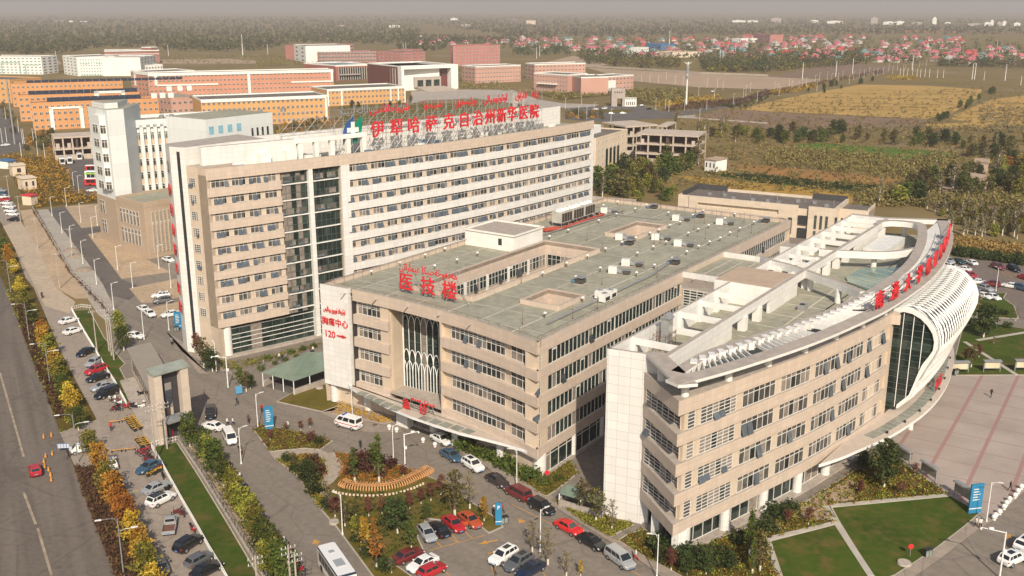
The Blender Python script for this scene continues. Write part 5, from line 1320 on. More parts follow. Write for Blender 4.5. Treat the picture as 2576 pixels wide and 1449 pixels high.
b=MB();b.strip([Q(0,0),Q(L,0)],h12*0.9,h12*1.04,-0.2,7.0);b.strip([Q(0,0),Q(2.6,0)],0,h12*0.9,0,7.0);b.strip([Q(L-7,0),Q(L,0)],0,h12*0.9,0,7.0);b.build("white_frame",CHALK,r12[0])
b=MB()
for i in range(9):
 s=L*(0.03+0.1*i+R.uniform(0,0.03));z=h12*R.choice((0.15,0.3,0.55,0.62));b.strip([Q(s,0),Q(s+2.0,0)],z,z+h12*0.2,0,0.2)
b.build("slot_windows",GLASS,r12[0])
b=MB();b.strip([Q(L*0.26,0),Q(L*0.73,0)],h12*0.12,h12*0.55,0.1,3.0)
b.build("entrance_portal",GREYR,r12[0])
b=MB()
for i in range(3):b.strip([Q(L*(0.31+0.145*i),0),Q(L*(0.41+0.145*i),0)],h12*0.16,h12*0.42,3.0,3.2)
b.build("entrance_door",GLASSG,r12[0])
b=MB();n=12
for i in range(n):b.strip([Q(L*0.3,3.2),Q(L*(0.78+0.1*i/n),3.2)],0,h12*0.14*(1-i/n),1.6*i,1.6*(i+1))
b.build("steps",CONC,r12[0])
r12b=block("library_wing","white ribbed library wing between sports hall and maroon front",(942,161),(1000,168),h12*1.0,40,CHALK,1,1,endc=(0,0),skip=((0,0),),roofm=GREYR,cat="library")
b=MB()
for i in range(9):b.strip([tuple(r12b[1]+r12b[2]*r12b[4]*(0.1+0.1*i)),tuple(r12b[1]+r12b[2]*r12b[4]*(0.13+0.1*i))],h12*0.05,h12*0.93,0,0.8)
b.build("ribs",GREYR,r12b[0])
h13=hb((890,146),112)
block("rose_dormitory","pink and white dormitory with grey roof left of the red one",(768,117),(890,112),h13,40,ROSE,4,14,trim=ROSE,endc=(0,0),fm=CHALK,group="rose and white dormitories",ww=0.8,wh=0.7)
block("rose_dormitory","white gable end of the pink dormitory group",(739,113),(768,117),h13*1.1,60,CHALK,4,2,endc=(3,0),group="rose and white dormitories",ww=0.3,wh=0.4)
h14=hb((810,157),131)
block("rose_dormitory","brick red dormitory front with white balconies in three rows",(801,132),(946,130),h14,40,ROSE,3,18,endc=(0,0),fm=CHALK,group="rose and white dormitories",ww=0.85,wh=0.75)
block("rose_dormitory","red dormitory wing at the right of the balconied front",(946,130),(1012,133),h14*0.98,40,ROSE,3,6,endc=(0,3),fm=CHALK,group="rose and white dormitories",ww=0.4,wh=0.5)
block("rose_dormitory","farther red and white dormitory with a white stair tower",(988,126),(1037,127),h14*1.0,30,ROSE,3,8,endc=(0,2),fm=CHALK,group="rose and white dormitories",ww=0.8,wh=0.7)
h15=hb((1258,164),114)
block("rose_slab_block","tall rose coloured slab block standing alone with white windows",(1158,116),(1258,114),h15,30,ROSE,6,12,trim=ROSE,endc=(2,0),fm=CHALK,ww=0.5,wh=0.4)
block("rose_slab_block","rose stair tower at the slab block's left end",(1139,116),(1158,116),h15*1.0,34,ROSE,6,2,trim=ROSE,endc=(2,0),fm=CHALK,ww=0.35,wh=0.35)
h16=hb((1180,210),169)
block("salmon_school","plain pale salmon school block with rows of grey windows",(1196,169),(1310,165),h16,26,PINK2,4,16,trim=CHALK,endc=(4,0),group="salmon school blocks",ww=0.5,wh=0.4)
h17=hb((1461,232),197)
block("salmon_school","right wing of the large salmon school with entrance bay",(1462,198),(1594,190),h17,24,PINK2,3,14,trim=CHALK,endc=(0,3),band=[(0.48,0.62,0.0,0.75,2.0)],group="salmon school blocks",ww=0.45,wh=0.42)
block("salmon_school","left wing of the large salmon school with white balcony",(1343,185),(1430,190),h17*1.22,26,PINK2,4,12,trim=CHALK,endc=(4,0),band=[(0.15,0.7,0.42,0.48,3.0)],group="salmon school blocks",ww=0.45,wh=0.42)
block("salmon_school","plain corner wall joining the two salmon school wings",(1430,190),(1462,196),h17*1.15,24,PINK2,1,1,trim=CHALK,endc=(0,0),skip=((0,0),),group="salmon school blocks")
block("salmon_school","rear wing of the large salmon school with cream cornice",(1345,163),(1473,160),h17*1.25,24,PINK2,4,14,trim=CHALK,endc=(3,3),group="salmon school blocks",ww=0.5,wh=0.42)
def gate(label,px0,px1,basey,topy,low=True):
 h=hb(((px0+px1)/2,basey),topy);a=gp(px0,basey);c=gp(px1,basey);t=thing("campus_gate",label,"gate tower",(a.x,a.y,0),0,"pale campus gate towers")
 d=math.atan2(c.y-a.y,c.x-a.x);L=math.hypot(c.x-a.x,c.y-a.y);b=MB();b.box((a.x,a.y),d,0,L*0.42,0,9,0,h);b.box((a.x,a.y),d,L*0.8,L,0,9,0,h);b.box((a.x,a.y),d,0.01,L-0.01,0.01,8.99,h*0.45,h*0.995);b.build("wall",GREYR,t)
 b=MB()
 for i in range(4):b.box((a.x,a.y),d,L*(0.2+0.17*i),L*(0.28+0.17*i),-0.05,0.1,h*0.76,h*0.84)
 b.build("slot_windows",DARKIN,t)
 if low:
  b=MB();b.box((a.x,a.y),d,L,L*1.85,0,8,0,h*0.38);b.build("lodge",CHALK,t);b=MB()
  for i in range(5):b.box((a.x,a.y),d,L*(1.1+0.14*i),L*(1.17+0.14*i),-0.05,0.1,h*0.08,h*0.27)
  b.build("lodge_windows",GLASS,t)
  b=MB();b.strip([(a.x+math.cos(d)*L*1.0,a.y+math.sin(d)*L),(a.x+math.cos(d)*L*1.85,a.y+math.sin(d)*L*1.85)],h*0.46,h*0.5,-0.6,0);
  for i in range(5):b.box((a.x,a.y),d,L*(1.02+0.2*i),L*(1.05+0.2*i),0,0.5,h*0.38,h*0.48)
  b.build("roof_pergola",CHALK,t)
gate("tall pale gate tower with arch and low lodge by the campus crossroads",1538,1572,268,223)
gate("smaller pale gate tower just right of the roof sign",1290,1319,268,235,False)
# unfinished concrete frame buildings
RAWC=mat("raw_pale_concrete",(0.50,0.415,0.33),0.9,0.15,0.3,fine=1.5)
def frame_building(label,TL,TR,h,depth,floors,bays,name="concrete_frame_building"):
 CONC=RAWC
 a,c=gp(*TL,h),gp(*TR,h);a,c=Vector((a.x,a.y)),Vector((c.x,c.y));d=c-a;L=d.length;d /= L;ang=math.atan2(d.y,d.x)
 t=thing(name,label,"unfinished building",(a.x,a.y,0),0,"unfinished concrete frame buildings");b=MB();fh=h/floors
 for f in range(1,floors+1):b.box(a,ang,0,L,0,depth,fh*f-0.7,fh*f)
 b.build("floor_slab",CONC,t)
 for i in range(bays+1):
  for y in (0.2,depth-0.7):
   c_=MB();c_.box(a,ang,L*i/bays-(0.35 if i else-0.05),L*i/bays+(0.35 if i<bays else-0.05),y,y+0.6,0,h-0.75);c_.build("column",CONC,t)
 b=MB();b.box(a,ang,0.3,L-0.3,depth*0.5,depth*0.52,0,h-0.8);b.box(a,ang,L*0.48,L*0.52,1,depth-1,0,h-0.8);b.build("inner_wall",mat("raw_brick",(0.12,0.075,0.06),0.95,0.2,0.6),t)
 b=MB()
 for i in range(bays):
  if R.random()<0.6:x=L*(i+R.uniform(0.2,0.6))/bays;z=fh*R.randint(1,floors-1);b.box(a,ang,x,x+1.5,0.3,0.5,z,z+fh*0.45)
 b.box(a,ang,0,L,0.25,0.5,0,fh*0.45);b.build("infill_wall",CONC,t)
frame_building("front unfinished grey concrete frame with open dark bays beside scrub trees",(1600,335),(1758,342),13.5,20,3,5)
frame_building("rear unfinished concrete frame stepping down behind the front frame",(1575,318),(1655,313),14,22,3,4)
frame_building("lowest unfinished concrete frame at the back by the scrub",(1655,316),(1678,317),10,22,2,2)
frame_building("raw concrete two storey frame left of the white office block",(133,346),(250,340),11.0,18,2,5)
# cream hall behind the tower end
hc=zat(gp(1575,437),331)
a,c=gp(1502,351,hc),gp(1579,328,hc)
t,a,d,nrm,L,q=block("cream_hall","cream stone hall with four tall slot windows right behind the ward tower",(1500,351),(1579,328),hc,20,CREAM,6,8,endc=(0,3),ww=0.16,wh=0.35,skip=tuple((f,i) for f in range(1,4) for i in (2,3,4,5))+tuple((0,i) for i in range(1,7)),parapet=0.6)
b=MB()
for i in range(4):b.strip([tuple(a+d*L*(0.3+0.12*i)),tuple(a+d*L*(0.365+0.12*i))],hc*0.2,hc*0.72,0,0.1)
b.build("tall_window",GLASSG,t)
b=MB();b.strip([tuple(a+d*L*0.2),tuple(a+d*L*0.72)],hc*0.17,hc*0.19,0,3.5);b.build("entrance_canopy",GREYR,t)
b=MB();b.strip([tuple(a+d*L*0.3),tuple(a+d*L*0.5)],0.2,hc*0.15,0,0.1);b.build("entrance_door",DARKIN,t)
onroof(t,a,d,nrm,[(L*0.35,8)],hc,CHALK,"roof_house",(12,8,3.2))
# low cream annex behind the middle block
def annex():
 h=10.4;F=lambda x,y:g2(x,y,h)
 A=F(1699,491);B1=F(1750,495);D1=F(2037,526);C1=F(2064,534)
 p=lambda i:K(0,0)(0,0)
 kk=lambda cx,cy:((2650+cx/3.22)*0.644,(680+cy/3.22)*0.644)
 a,b1,b2,e0,e1=F(*kk(0,255)),F(*kk(200,240)),F(*kk(1545,370)),F(*kk(1650,400)),F(*kk(1975,435))
 t=thing("cream_annex","low cream hall with flat dark roof behind the middle block","hall",(*a,0))
 d=Vector((e1[0]-a[0],e1[1]-a[1]));L=d.length;d /= L;n=Vector((-d.y,d.x));P=lambda s,o:(a[0]+d.x*s+n.x*o,a[1]+d.y*s+n.y*o)
 S=lambda q:(Vector(q)-Vector(a)).dot(d)
 s1,s2,s3,s4=S(b1),S(b2),S(e0),S(e1);w=19.0
 cr=tilemat("cream_panels",(0.66,0.55,0.42),2.4,1.3,0.03,0.85)
 bb=MB();bb.prism([P(0,0.5),P(s4,0.5),P(s4,w),P(0,w)],0,h-1.0,0,1);bb.prism([P(s4,6),P(s4+9,6),P(s4+9,w-2),P(s4,w-2)],0,h-1.4,0,1)
 bb.strip([P(0,w),P(0,0),P(s1,0)],h-4,h,-0.4,0,0);bb.strip([P(s1,0.0),P(s2,0.0)],h-2.0,h,-0.4,0.4,0);bb.strip([P(s1,0.0),P(s2,0.0)],h-4.6,h-3.3,-0.4,0.4,0);bb.strip([P(s3,0),P(s4,0),P(s4,w)],0,h,-0.4,0.35,0);bb.strip([P(s4+9,6),P(s4+9,w-2)],0,h-0.4,-0.4,0,0);bb.strip([P(s4,5.8),P(s4+9,5.8)],0,h-0.9,-0.3,0,0)
 bb.strip([P(0,w),P(s4,w)][::-1],h-1.2,h-0.1,-0.3,0.0,0);bb.strip([P(s1,0.5),P(s1+3,0.5)],0,h-2,-0.3,0.85,0);bb.strip([P(s2-6,0.5),P(s2,0.5)],0,h-2,-0.3,0.86,0)
 bb.build("wall",[cr,ROOFD],t)
 bb=MB();bb.strip([P(0.3,w-0.4),P(11,w-0.4)],h-0.9,h+0.9,-0.2,0.2,0);bb.strip([P(0.4,3),P(0.4,w-0.4)],h-0.9,h+0.6,-0.2,0.2,0);bb.strip([P(s4-11,w-0.4),P(s4,w-0.4)],h-0.9,h+0.9,-0.2,0.2,0);bb.build("dark_roof_screen",[mat("dark_screen",(0.06,0.06,0.06),0.7)],t)
 bb=MB();bb.strip([P(s1+3,0.4),P(s2-6,0.4)],h-7.2,h-4.6,-0.1,0.06,0);bb.build("striped_wall",tilemat("peach_stripes",(0.60,0.42,0.30),0.9,30,0.35,0.72),t)
 for i in range(8):
  mb,me=bwin(2.2,2.0,FRAMED);o=link("window",me,t);o.matrix_local=Matrix.Translation((-a[0],-a[1],0)) @ at_mat([P(s1,0.3),P(s2,0.3)],4.5+(s2-s1-11)*i/7,h-6.9,0.05)
 for s_,z,hh,ww in [(s2-4.6,h-6.8,2.4,1.2),(s2-2.2,h-8.0,4.0,1.2),(s2-2.2,1.2,3.4,1.2)]+[(s3+2.4+1.7*i,3.6,4.2,0.7) for i in range(3)]+[(s3+8.6+1.7*i,3.6,4.2,0.7) for i in range(3)]+[(s3+2.4+1.7*i,0.3,2.6,0.7) for i in range(3)]+[(1.4+1.1*i,h-6.8,2.3,0.6) for i in range(3)]+[(6+1.1*i,h-6.8,2.3,0.6) for i in range(3)]:
  mb,me=bwin(ww,hh,FRAMED);o=link("window",me,t);o.matrix_local=Matrix.Translation((-a[0],-a[1],0)) @ at_mat([P(0,-0.9),P(s4,-0.9)] if s2>s_>12 and s_<s2-1 and False else ([P(0,-0.37),P(s4,-0.37)]),s_,z,0.08)
 bb=MB()
 for i in range(9):bb.box(P(6+5.0*i+R.uniform(0,2),4+R.uniform(0,6)),math.atan2(d.y,d.x),0,1.2,0,0.9,h-1,h-0.1)
 for i in range(5):bb.tube((*P(12+9*i,11),h-1),(*P(12+9*i,11),h+0.6),0.12,n=5)
 bb.build("roof_vents",GREYMET,t)
 bb=MB();bb.box(P(s2,0),math.atan2(d.y,d.x),0.2,s3-s2-0.2,-0.1,1.2,0,3.2);bb.box(P(s2,0),math.atan2(d.y,d.x),0.2,s3-s2-0.2,-0.1,1.2,4.4,7.2);bb.build("loggia",DARKIN,t)
annex()
# small farm buildings
def hut(name,label,base_l,base_r,h,depth,wallm,roofm,cat="hut",pitched=0.6,win=2,group=None):
 a,c=gp(*base_l),gp(*base_r);d=Vector((c.x-a.x,c.y-a.y));L=d.length;d /= L;n=Vector((-d.y,d.x));P=lambda s,o,z:(a.x+d.x*s+n.x*o,a.y+d.y*s+n.y*o,z)
 t=thing(name,label,cat,(a.x,a.y,0),0,group);b=MB();b.box((a.x,a.y),math.atan2(d.y,d.x),0,L,0,depth,0,h);b.build("wall",wallm,t)
 b=MB();b.hexa([P(-0.4,-0.4,h),P(L+0.4,-0.4,h),P(L+0.4,depth+0.4,h+pitched),P(-0.4,depth+0.4,h+pitched),P(-0.4,-0.4,h+0.25),P(L+0.4,-0.4,h+0.25),P(L+0.4,depth+0.4,h+pitched+0.25),P(-0.4,depth+0.4,h+pitched+0.25)]);b.build("roof",roofm,t)
 for i in range(win):
  w=MB();w.box((a.x,a.y),math.atan2(d.y,d.x),L*(i+0.35)/win,L*(i+0.65)/win,-0.08,0.05,h*0.35,h*0.75);w.build("window",DARKIN,t)
 return t
MUD=mat("mud_wall",(0.40,0.29,0.21),0.95,0.15,0.5)
hut("farm_shed","ruined whitewashed shed with open windows in the scrub",(1772,429),(1800,433),5.0,8,CHALK,MUD,"shed",0.3,3)
hut("mud_house","pale mud brick farmhouse with flat roof right of the rust field",(2385,482),(2440,490),5.5,14,MUD,MUD,"farmhouse",0.5,2)
hut("mud_house","low collapsed mud wall in front of the farmhouse",(2368,488),(2420,497),2.5,5,MUD,MUD,"ruin",0.2,1)
hut("mud_house","small mud shelter with dark doorway farther up the track",(2450,436),(2484,438),5.0,8,MUD,MUD,"shelter",0.4,1)
BLUR=mat("blue_sheet_roof",(0.06,0.16,0.33),0.5,0.1,0.6)
hut("guard_hut","white cabin with blue roof in the scrub by the street",(22,425),(42,421),3.2,5,CHALK,BLUR,"hut",0.5,1)
hut("guard_hut","pale yellow cabin with single window in the scrub",(33,444),(66,441),4.4,6,CREAM,CREAM,"hut",0.2,1)
hut("guard_hut","yellow gatehouse cabin with dark doorway by the parked cars",(60,480),(94,476),4.6,6,CREAM,CREAM,"hut",0.2,2)
hut("guard_hut","tiny cream kiosk with red roof at the end of the sand lot",(80,517),(96,513),3.4,4,CREAM,RED,"kiosk",0.2,0)
# village of red roofed houses
def village():
 roofs=[mat("rose_tin_roof",(0.44,0.13,0.14),0.7,0.12,0.05),mat("bright_red_tin_roof",(0.55,0.07,0.05),0.6,0.1,0.05),mat("teal_tin_roof",(0.14,0.25,0.24),0.6,0.12,0.05),mat("grey_tin_roof",(0.40,0.37,0.34),0.7,0.1,0.05)]
 names=["rose red","bright red","blue green","pale grey"]
 VWALL=mat('village_wall',(0.58,0.52,0.46),0.9,0.2,0.03);protos=[]
 for ri in range(4):
  b=MB();w,dp,h=12,9,2.6
  b.box((0,0),0,-w/2,w/2,-dp/2,dp/2,0,h);body=b.mesh("wall",[VWALL])
  r=MB();e=0.7;P=[(-w/2-e,-dp/2-e,h),(w/2+e,-dp/2-e,h),(w/2+e,dp/2+e,h),(-w/2-e,dp/2+e,h)];q,s=(-w/2+4,0,h+3.2),(w/2-4,0,h+3.2)
  r.face([P[0],P[1],s,q]);r.face([P[1],P[2],s]);r.face([P[2],P[3],q,s]);r.face([P[3],P[0],q]);protos.append((body,r.mesh("roof",[roofs[ri]])))
 rr=random.Random(11);n=0;tries=0;pts=[]
 while n<285 and tries<20000:
  tries+=1
  x,y=rr.uniform(1040,2640),rr.uniform(93,166)
  if x<1300 and not (96<y<116):continue
  if 1300<=x<1480 and not (97<y<128):continue
  if 1480<=x<1850 and not (100<y<146):continue
  if 1850<=x<2000 and not (90<y<148):continue
  if 2000<=x<2420 and not (92<y<158):continue
  if x>=2420 and not (122<y<164):continue
  p=gp(x,y);sc=rr.uniform(0.8,1.25)
  if any((p.x-q[0])**2+(p.y-q[1])**2<21**2 for q in pts):continue
  pts.append((p.x,p.y));ri=rr.choices((0,1,2,3),(66,10,10,14))[0]
  o=thing("village_house",f"one of the far village houses with a {names[ri]} hipped roof","house",(p.x,p.y,0),rr.choice((0,math.pi/2))+rr.uniform(0.4,0.7),f"village houses with {names[ri]} roofs");o.scale=(sc,sc,rr.uniform(1.0,1.6))
  for nm,me in zip(("wall","roof"),protos[ri]):link(nm,me,o)
  n+=1
 for lab,tl,tr,h,dp,wm,fl,co in (("long blue roofed market shed among village houses",(1663,112),(1700,111),9,40,BLUR,1,1),("white three storey house standing above the village",(1612,121),(1632,120),12,18,CHALK,3,3),("rose and white school on the village's far side",(1896,86),(1938,88),16,30,ROSE,3,8),("pale village hall left of the rose school",(1862,98),(1905,97),8,24,CHALK,1,5),("long pale farm depot far behind the roof sign",(1284,50),(1324,52),16,40,CREAM,2,8),("yellow roofed village school below the pale mast",(1690,133),(1760,131),7,30,CREAM,1,8)):
  block("village_hall",lab,tl,tr,h,dp,wm,fl,co,roofm=BLUR if "blue" in lab else None,endc=(0,0),ww=0.4,wh=0.4,maxw=30)
 k=0
 for x,y,w,h in ((3010,70,40,16),(3165,72,30,10),(3230,75,60,10),(3400,80,26,28),(3450,80,50,12),(3500,80,30,14),(3560,78,40,9),(3641,78,16,26),(3690,80,22,10),(3780,84,60,9),(3845,84,22,14),(3868,84,12,22),(3895,84,16,16),(3915,84,14,18),(3960,84,24,12),(214,70,34,8),(270,70,14,6),(310,70,26,5),(1320,90,24,9),(1520,90,40,8),(1760,62,26,8),(1800,86,36,8),(2860,70,50,8),(2920,70,40,7)):
  a=gp(x*0.644,y*0.644+11);wd=w*a.y/3920.0;hh=h*a.y/3920.0*0.9
  b=MB();b.box((a.x,a.y),0,0,wd,0,wd*0.5,0,hh);b.box((a.x,a.y),0,wd*0.3,wd*0.7,wd*0.1,wd*0.4,hh,hh*1.15);o=b.build("distant_building",[CHALK if k % 3 else GREYR],None,(a.x,a.y,0));tag(o,"hazy block of the distant town on the horizon","building","hazy distant town blocks");k+=1
village()
# masts, utility poles
def mast(label,base,top,r,style=0):
 p=gp(*base);h=zat(p,top[1]);t=thing("mast",label,"mast",(p.x,p.y,0));b=MB();b.tube((p.x,p.y,0),(p.x,p.y,h),r,r*0.45,8);b.build("pole",WHMET,t)
 b=MB()
 for z in (0.62,0.74,0.84):b.tube((p.x,p.y,h*z),(p.x,p.y,h*z+h*0.07),r*1.8,r*1.8,8)
 b.build("antenna",GREYMET,t)
 if style:
  b=MB()
  for i in range(6):a=i*math.pi/3;b.tube((p.x,p.y,h*0.93),(p.x+math.cos(a)*3,p.y+math.sin(a)*3,h*0.99),0.15,n=4)
  b.build("crown_arms",WHMET,t)
mast("tall white telecom mast with antenna drums by the campus road",(1726,265),(1733,155),0.75,1)
mast("slim white mast rising over the village roofs",(1683,125),(1684,77),0.8)
mast("slim pale mast standing before the left woods",(611,139),(608,86),0.7)
# ================================================================== VEGETATION
def inside(p,poly):
 x,y=p;c=False;n=len(poly);j=n-1
 for i in range(n):
  xi,yi=poly[i][:2];xj,yj=poly[j][:2]
  if (yi>y)!=(yj>y) and x<(xj-xi)*(y-yi)/(yj-yi)+xi:c=not c
  j=i
 return c
def scatter(poly,n,rnd):
 xs=[p[0] for p in poly];ys=[p[1] for p in poly];out=[];k=0
 while len(out)<n and k<n*40:
  k+=1;p=(rnd.uniform(min(xs),max(xs)),rnd.uniform(min(ys),max(ys)))
  if inside(p,poly):out.append(p)
 return out
class Leaves:
 """many small quads kept in numpy arrays"""
 def __init__(s,seed):s.r=np.random.RandomState(seed);s.c=[];s.sz=[];s.u=[]
 def blob(s,c,rad,n,size,shade,jit=0.25,power=0.45):
  d=s.r.normal(size=(n,3));d /= np.linalg.norm(d,axis=1)[:,None];k=s.r.uniform(0,1,n)**power
  s.c.append(np.array(c)+d*k[:,None]*np.array(rad));s.sz.append(size*s.r.uniform(0.6,1.35,n));s.u.append(np.clip(shade+s.r.uniform(-jit,jit,n),0.01,0.99))
 def mesh(s,name,m,flat=0.0):
  C=np.concatenate(s.c);S=np.concatenate(s.sz);U=np.concatenate(s.u);n=len(C)
  a=s.r.normal(size=(n,3));a[:,2] *= (1-flat);a /= np.linalg.norm(a,axis=1)[:,None]
  b=s.r.normal(size=(n,3));b-=(b*a).sum(1)[:,None]*a;b /= np.linalg.norm(b,axis=1)[:,None]
  A=a*S[:,None]*0.5;B=b*S[:,None]*0.36
  V=np.stack([C-A,C-B*1.1,C+A,C+B],1).reshape(-1,3)
  me=bpy.data.meshes.new(name);me.vertices.add(4*n);me.vertices.foreach_set("co",V.astype(np.float32).ravel())
  me.loops.add(4*n);me.loops.foreach_set("vertex_index",np.arange(4*n,dtype=np.int32));me.polygons.add(n)
  me.polygons.foreach_set("loop_start",np.arange(0,4*n,4,dtype=np.int32));me.polygons.foreach_set("loop_total",np.full(n,4,dtype=np.int32))
  me.materials.append(m);me.update();ul=me.uv_layers.new(name="UVMap");uv=np.zeros((4*n,2),dtype=np.float32);uv[:,0]=np.repeat(U,4);ul.data.foreach_set("uv",uv.ravel());me.validate();return me
G_=[(0.030,0.050,0.010),(0.060,0.085,0.016),(0.095,0.115,0.022),(0.15,0.15,0.035)]
LG=leafmat("green_leaves",G_)
LDG=leafmat("dark_green_leaves",[(0.016,0.028,0.009),(0.030,0.046,0.013),(0.050,0.066,0.018),(0.080,0.088,0.026)])
LY=leafmat("yellow_leaves",[(0.17,0.11,0.012),(0.32,0.20,0.02),(0.45,0.29,0.03),(0.52,0.37,0.07)])
LO=leafmat("orange_leaves",[(0.19,0.085,0.014),(0.32,0.15,0.022),(0.42,0.20,0.03),(0.45,0.27,0.06)])
LYG=leafmat("yellow_green_leaves",[(0.075,0.08,0.013),(0.14,0.14,0.02),(0.22,0.20,0.03),(0.30,0.25,0.05)])
LOL=leafmat("olive_leaves",[(0.050,0.045,0.016),(0.085,0.073,0.024),(0.125,0.105,0.036),(0.18,0.15,0.06)])
LR=leafmat("red_brown_leaves",[(0.06,0.024,0.017),(0.105,0.040,0.027),(0.15,0.062,0.036),(0.20,0.09,0.05)])
LP=leafmat("purple_brown_leaves",[(0.038,0.016,0.012),(0.064,0.028,0.019),(0.095,0.042,0.026),(0.13,0.065,0.036)])
LSC=leafmat("scrub_leaves",[(0.10,0.085,0.028),(0.15,0.125,0.04),(0.20,0.16,0.055),(0.27,0.20,0.075)])
LRU=leafmat("rust_scrub_leaves",[(0.15,0.085,0.03),(0.21,0.12,0.04),(0.27,0.16,0.055),(0.31,0.21,0.08)])
LFO=leafmat("far_wood_leaves",[(0.040,0.042,0.014),(0.066,0.062,0.02),(0.098,0.086,0.028),(0.14,0.115,0.04)])
LGR=leafmat("grey_olive_leaves",[(0.11,0.09,0.045),(0.16,0.13,0.06),(0.21,0.17,0.085),(0.27,0.22,0.12)])
def tree_meshes(seed,H,rx,leafm,nclump=16,nleaf=34,size=0.42,crown0=0.3,shape='round',trunkm=None,white=False,fill=1.0):
 """tapered trunk with limbs and a crown of leaf clumps; returns two meshes"""
 rr=random.Random(seed);L=Leaves(seed);b=MB();r0=0.020*H+0.03
 lean=(rr.uniform(-.03,.03)*H,rr.uniform(-.03,.03)*H);zc0=H*crown0
 P=lambda f:(lean[0]*f,lean[1]*f,H*f*0.93)
 ws=min(0.16*H,1.2) if white else 0
 if white:b.tube(P(0),P(ws/H/0.93),r0*1.05,r0*0.98,6,1,False);b.tube(P(ws/H/0.93),P(0.5),r0*0.97,r0*0.6,6,0,False)
 else:b.tube(P(0),P(0.5),r0*1.1,r0*0.6,6,0,False)
 b.tube(P(0.5),P(0.95),r0*0.6,r0*0.2,5,0,False)
 for i in range(nclump):
  f=(i+0.5)/nclump;z=zc0+(H*0.96-zc0)*(f**0.9);t=(z-zc0)/(H-zc0)
  prof={'round':math.sin(math.pi*min(1,0.16+0.80*t))**0.8,'slim':(1-t)*0.75+0.28,'poplar':math.sin(math.pi*(0.12+0.8*t))**0.6,'vase':0.35+0.65*math.sin(math.pi*min(1,0.2+0.7*t))}[shape]
  a=i*2.399+rr.uniform(-.5,.5);rad=rx*prof*rr.uniform(0.35,0.85);c=(lean[0]*z/H+math.cos(a)*rad,lean[1]*z/H+math.sin(a)*rad,z+rr.uniform(-.05,.05)*H)
  k=rx*rr.uniform(0.32,0.58)*(0.55+0.45*prof);L.blob(c,(k,k,k*rr.uniform(0.6,0.95)),int(nleaf*rr.uniform(0.55,1.3)),size,rr.uniform(0.18,0.82),0.2)
  zb=max(zc0*0.85,z-0.16*H);b.tube((lean[0]*zb/H,lean[1]*zb/H,zb),c,r0*0.28,r0*0.10,4,0,False)
 L.blob((lean[0]*.6,lean[1]*.6,(zc0+H)/2),(rx*0.55,rx*0.55,(H-zc0)*0.42),int(nleaf*nclump*0.22*fill),size,0.45,0.3)
 return b.mesh("trunk",[trunkm or TRUNK,LIME]),L.mesh("crown",leafm)
PROTO={}
def proto(key,*a,**k):
 if key not in PROTO:PROTO[key]=tree_meshes(*a,**k)
 return PROTO[key]
def plant(key,p,H,h0,label,cat="tree",name="tree",group=None,wide=1.0):
 tm,cm=PROTO[key];t=thing(name,label,cat,(p[0],p[1],0.0),R.uniform(0,6.28),group);s=H/h0;t.scale=(s*wide,s*wide,s)
 link("trunk",tm,t);link("crown",cm,t);return t
for i in range(3):
 proto(('st','yellow',i),100+i,6,2.0,LY,22,46,0.36,0.16);proto(('st','orange',i),110+i,6,2.0,LO,22,46,0.36,0.16)
 proto(('st','yellow green',i),120+i,6,2.1,LYG,24,48,0.36,0.16);proto(('st','green',i),130+i,6,2.1,LG,24,48,0.36,0.18,white=True)
 proto(('gd','red',i),140+i,4,1.15,LR,14,30,0.28,0.34,'vase',None,True);proto(('gd','olive',i),150+i,6,1.5,LOL,16,26,0.34,0.3,'round',None,True)
 proto(('gd','green',i),160+i,6,1.5,LG,18,34,0.36,0.28,'round',None,True);proto(('gd','slim green',i),170+i,7,0.95,LG,20,26,0.34,0.25,'slim',None,True)
 proto(('gd','yellow',i),180+i,6,1.3,LY if i else LYG,16,28,0.36,0.25,'slim',None,True);proto(('gd','sparse',i),190+i,6,1.2,LGR,14,14,0.3,0.3,'vase',None,True,0.2)
 proto(('gd','dark',i),200+i,6,2.3,LDG,26,44,0.40,0.22,'round',None,True);proto(('gd','orange',i),205+i,6,1.3,LO,15,22,0.34,0.3,'vase',None,True,0.5)
 proto(('wd','green',i),210+i,9,3.4,LG,26,26,0.8,0.1);proto(('wd','dark',i),220+i,9,3.6,LDG,26,28,0.85,0.08);proto(('wd','olive',i),230+i,9,3.2,LOL,24,24,0.8,0.1)
 proto(('wd','yellow green',i),240+i,8,3.2,LYG,24,24,0.8,0.08);proto(('wd','poplar',i),250+i,13,1.7,LGR if i else LOL,26,18,0.62,0.18,'poplar',LIME);proto(('wd','amber',i),260+i,6,2.6,LO,20,22,0.7,0.1)
def row_trees(items,kindset,lab,grp,name,h0,cat="tree"):
 """items: (x, y, colour, height)"""
 by={}
 for it in sorted(items,key=lambda q:q[0]):by.setdefault(it[2],[]).append(it)
 for c,L in by.items():
  for i,(x,y,col,H) in enumerate(L):
   where=f"{ORD[i]} {c} from left" if len(L)>1 else "the only one"
   plant((kindset,c,R.randrange(3)),g2(x,y),H,h0[c] if isinstance(h0,dict) else h0,lab.format(c=c)+", "+where,cat,name,grp,R.uniform(0.9,1.15))
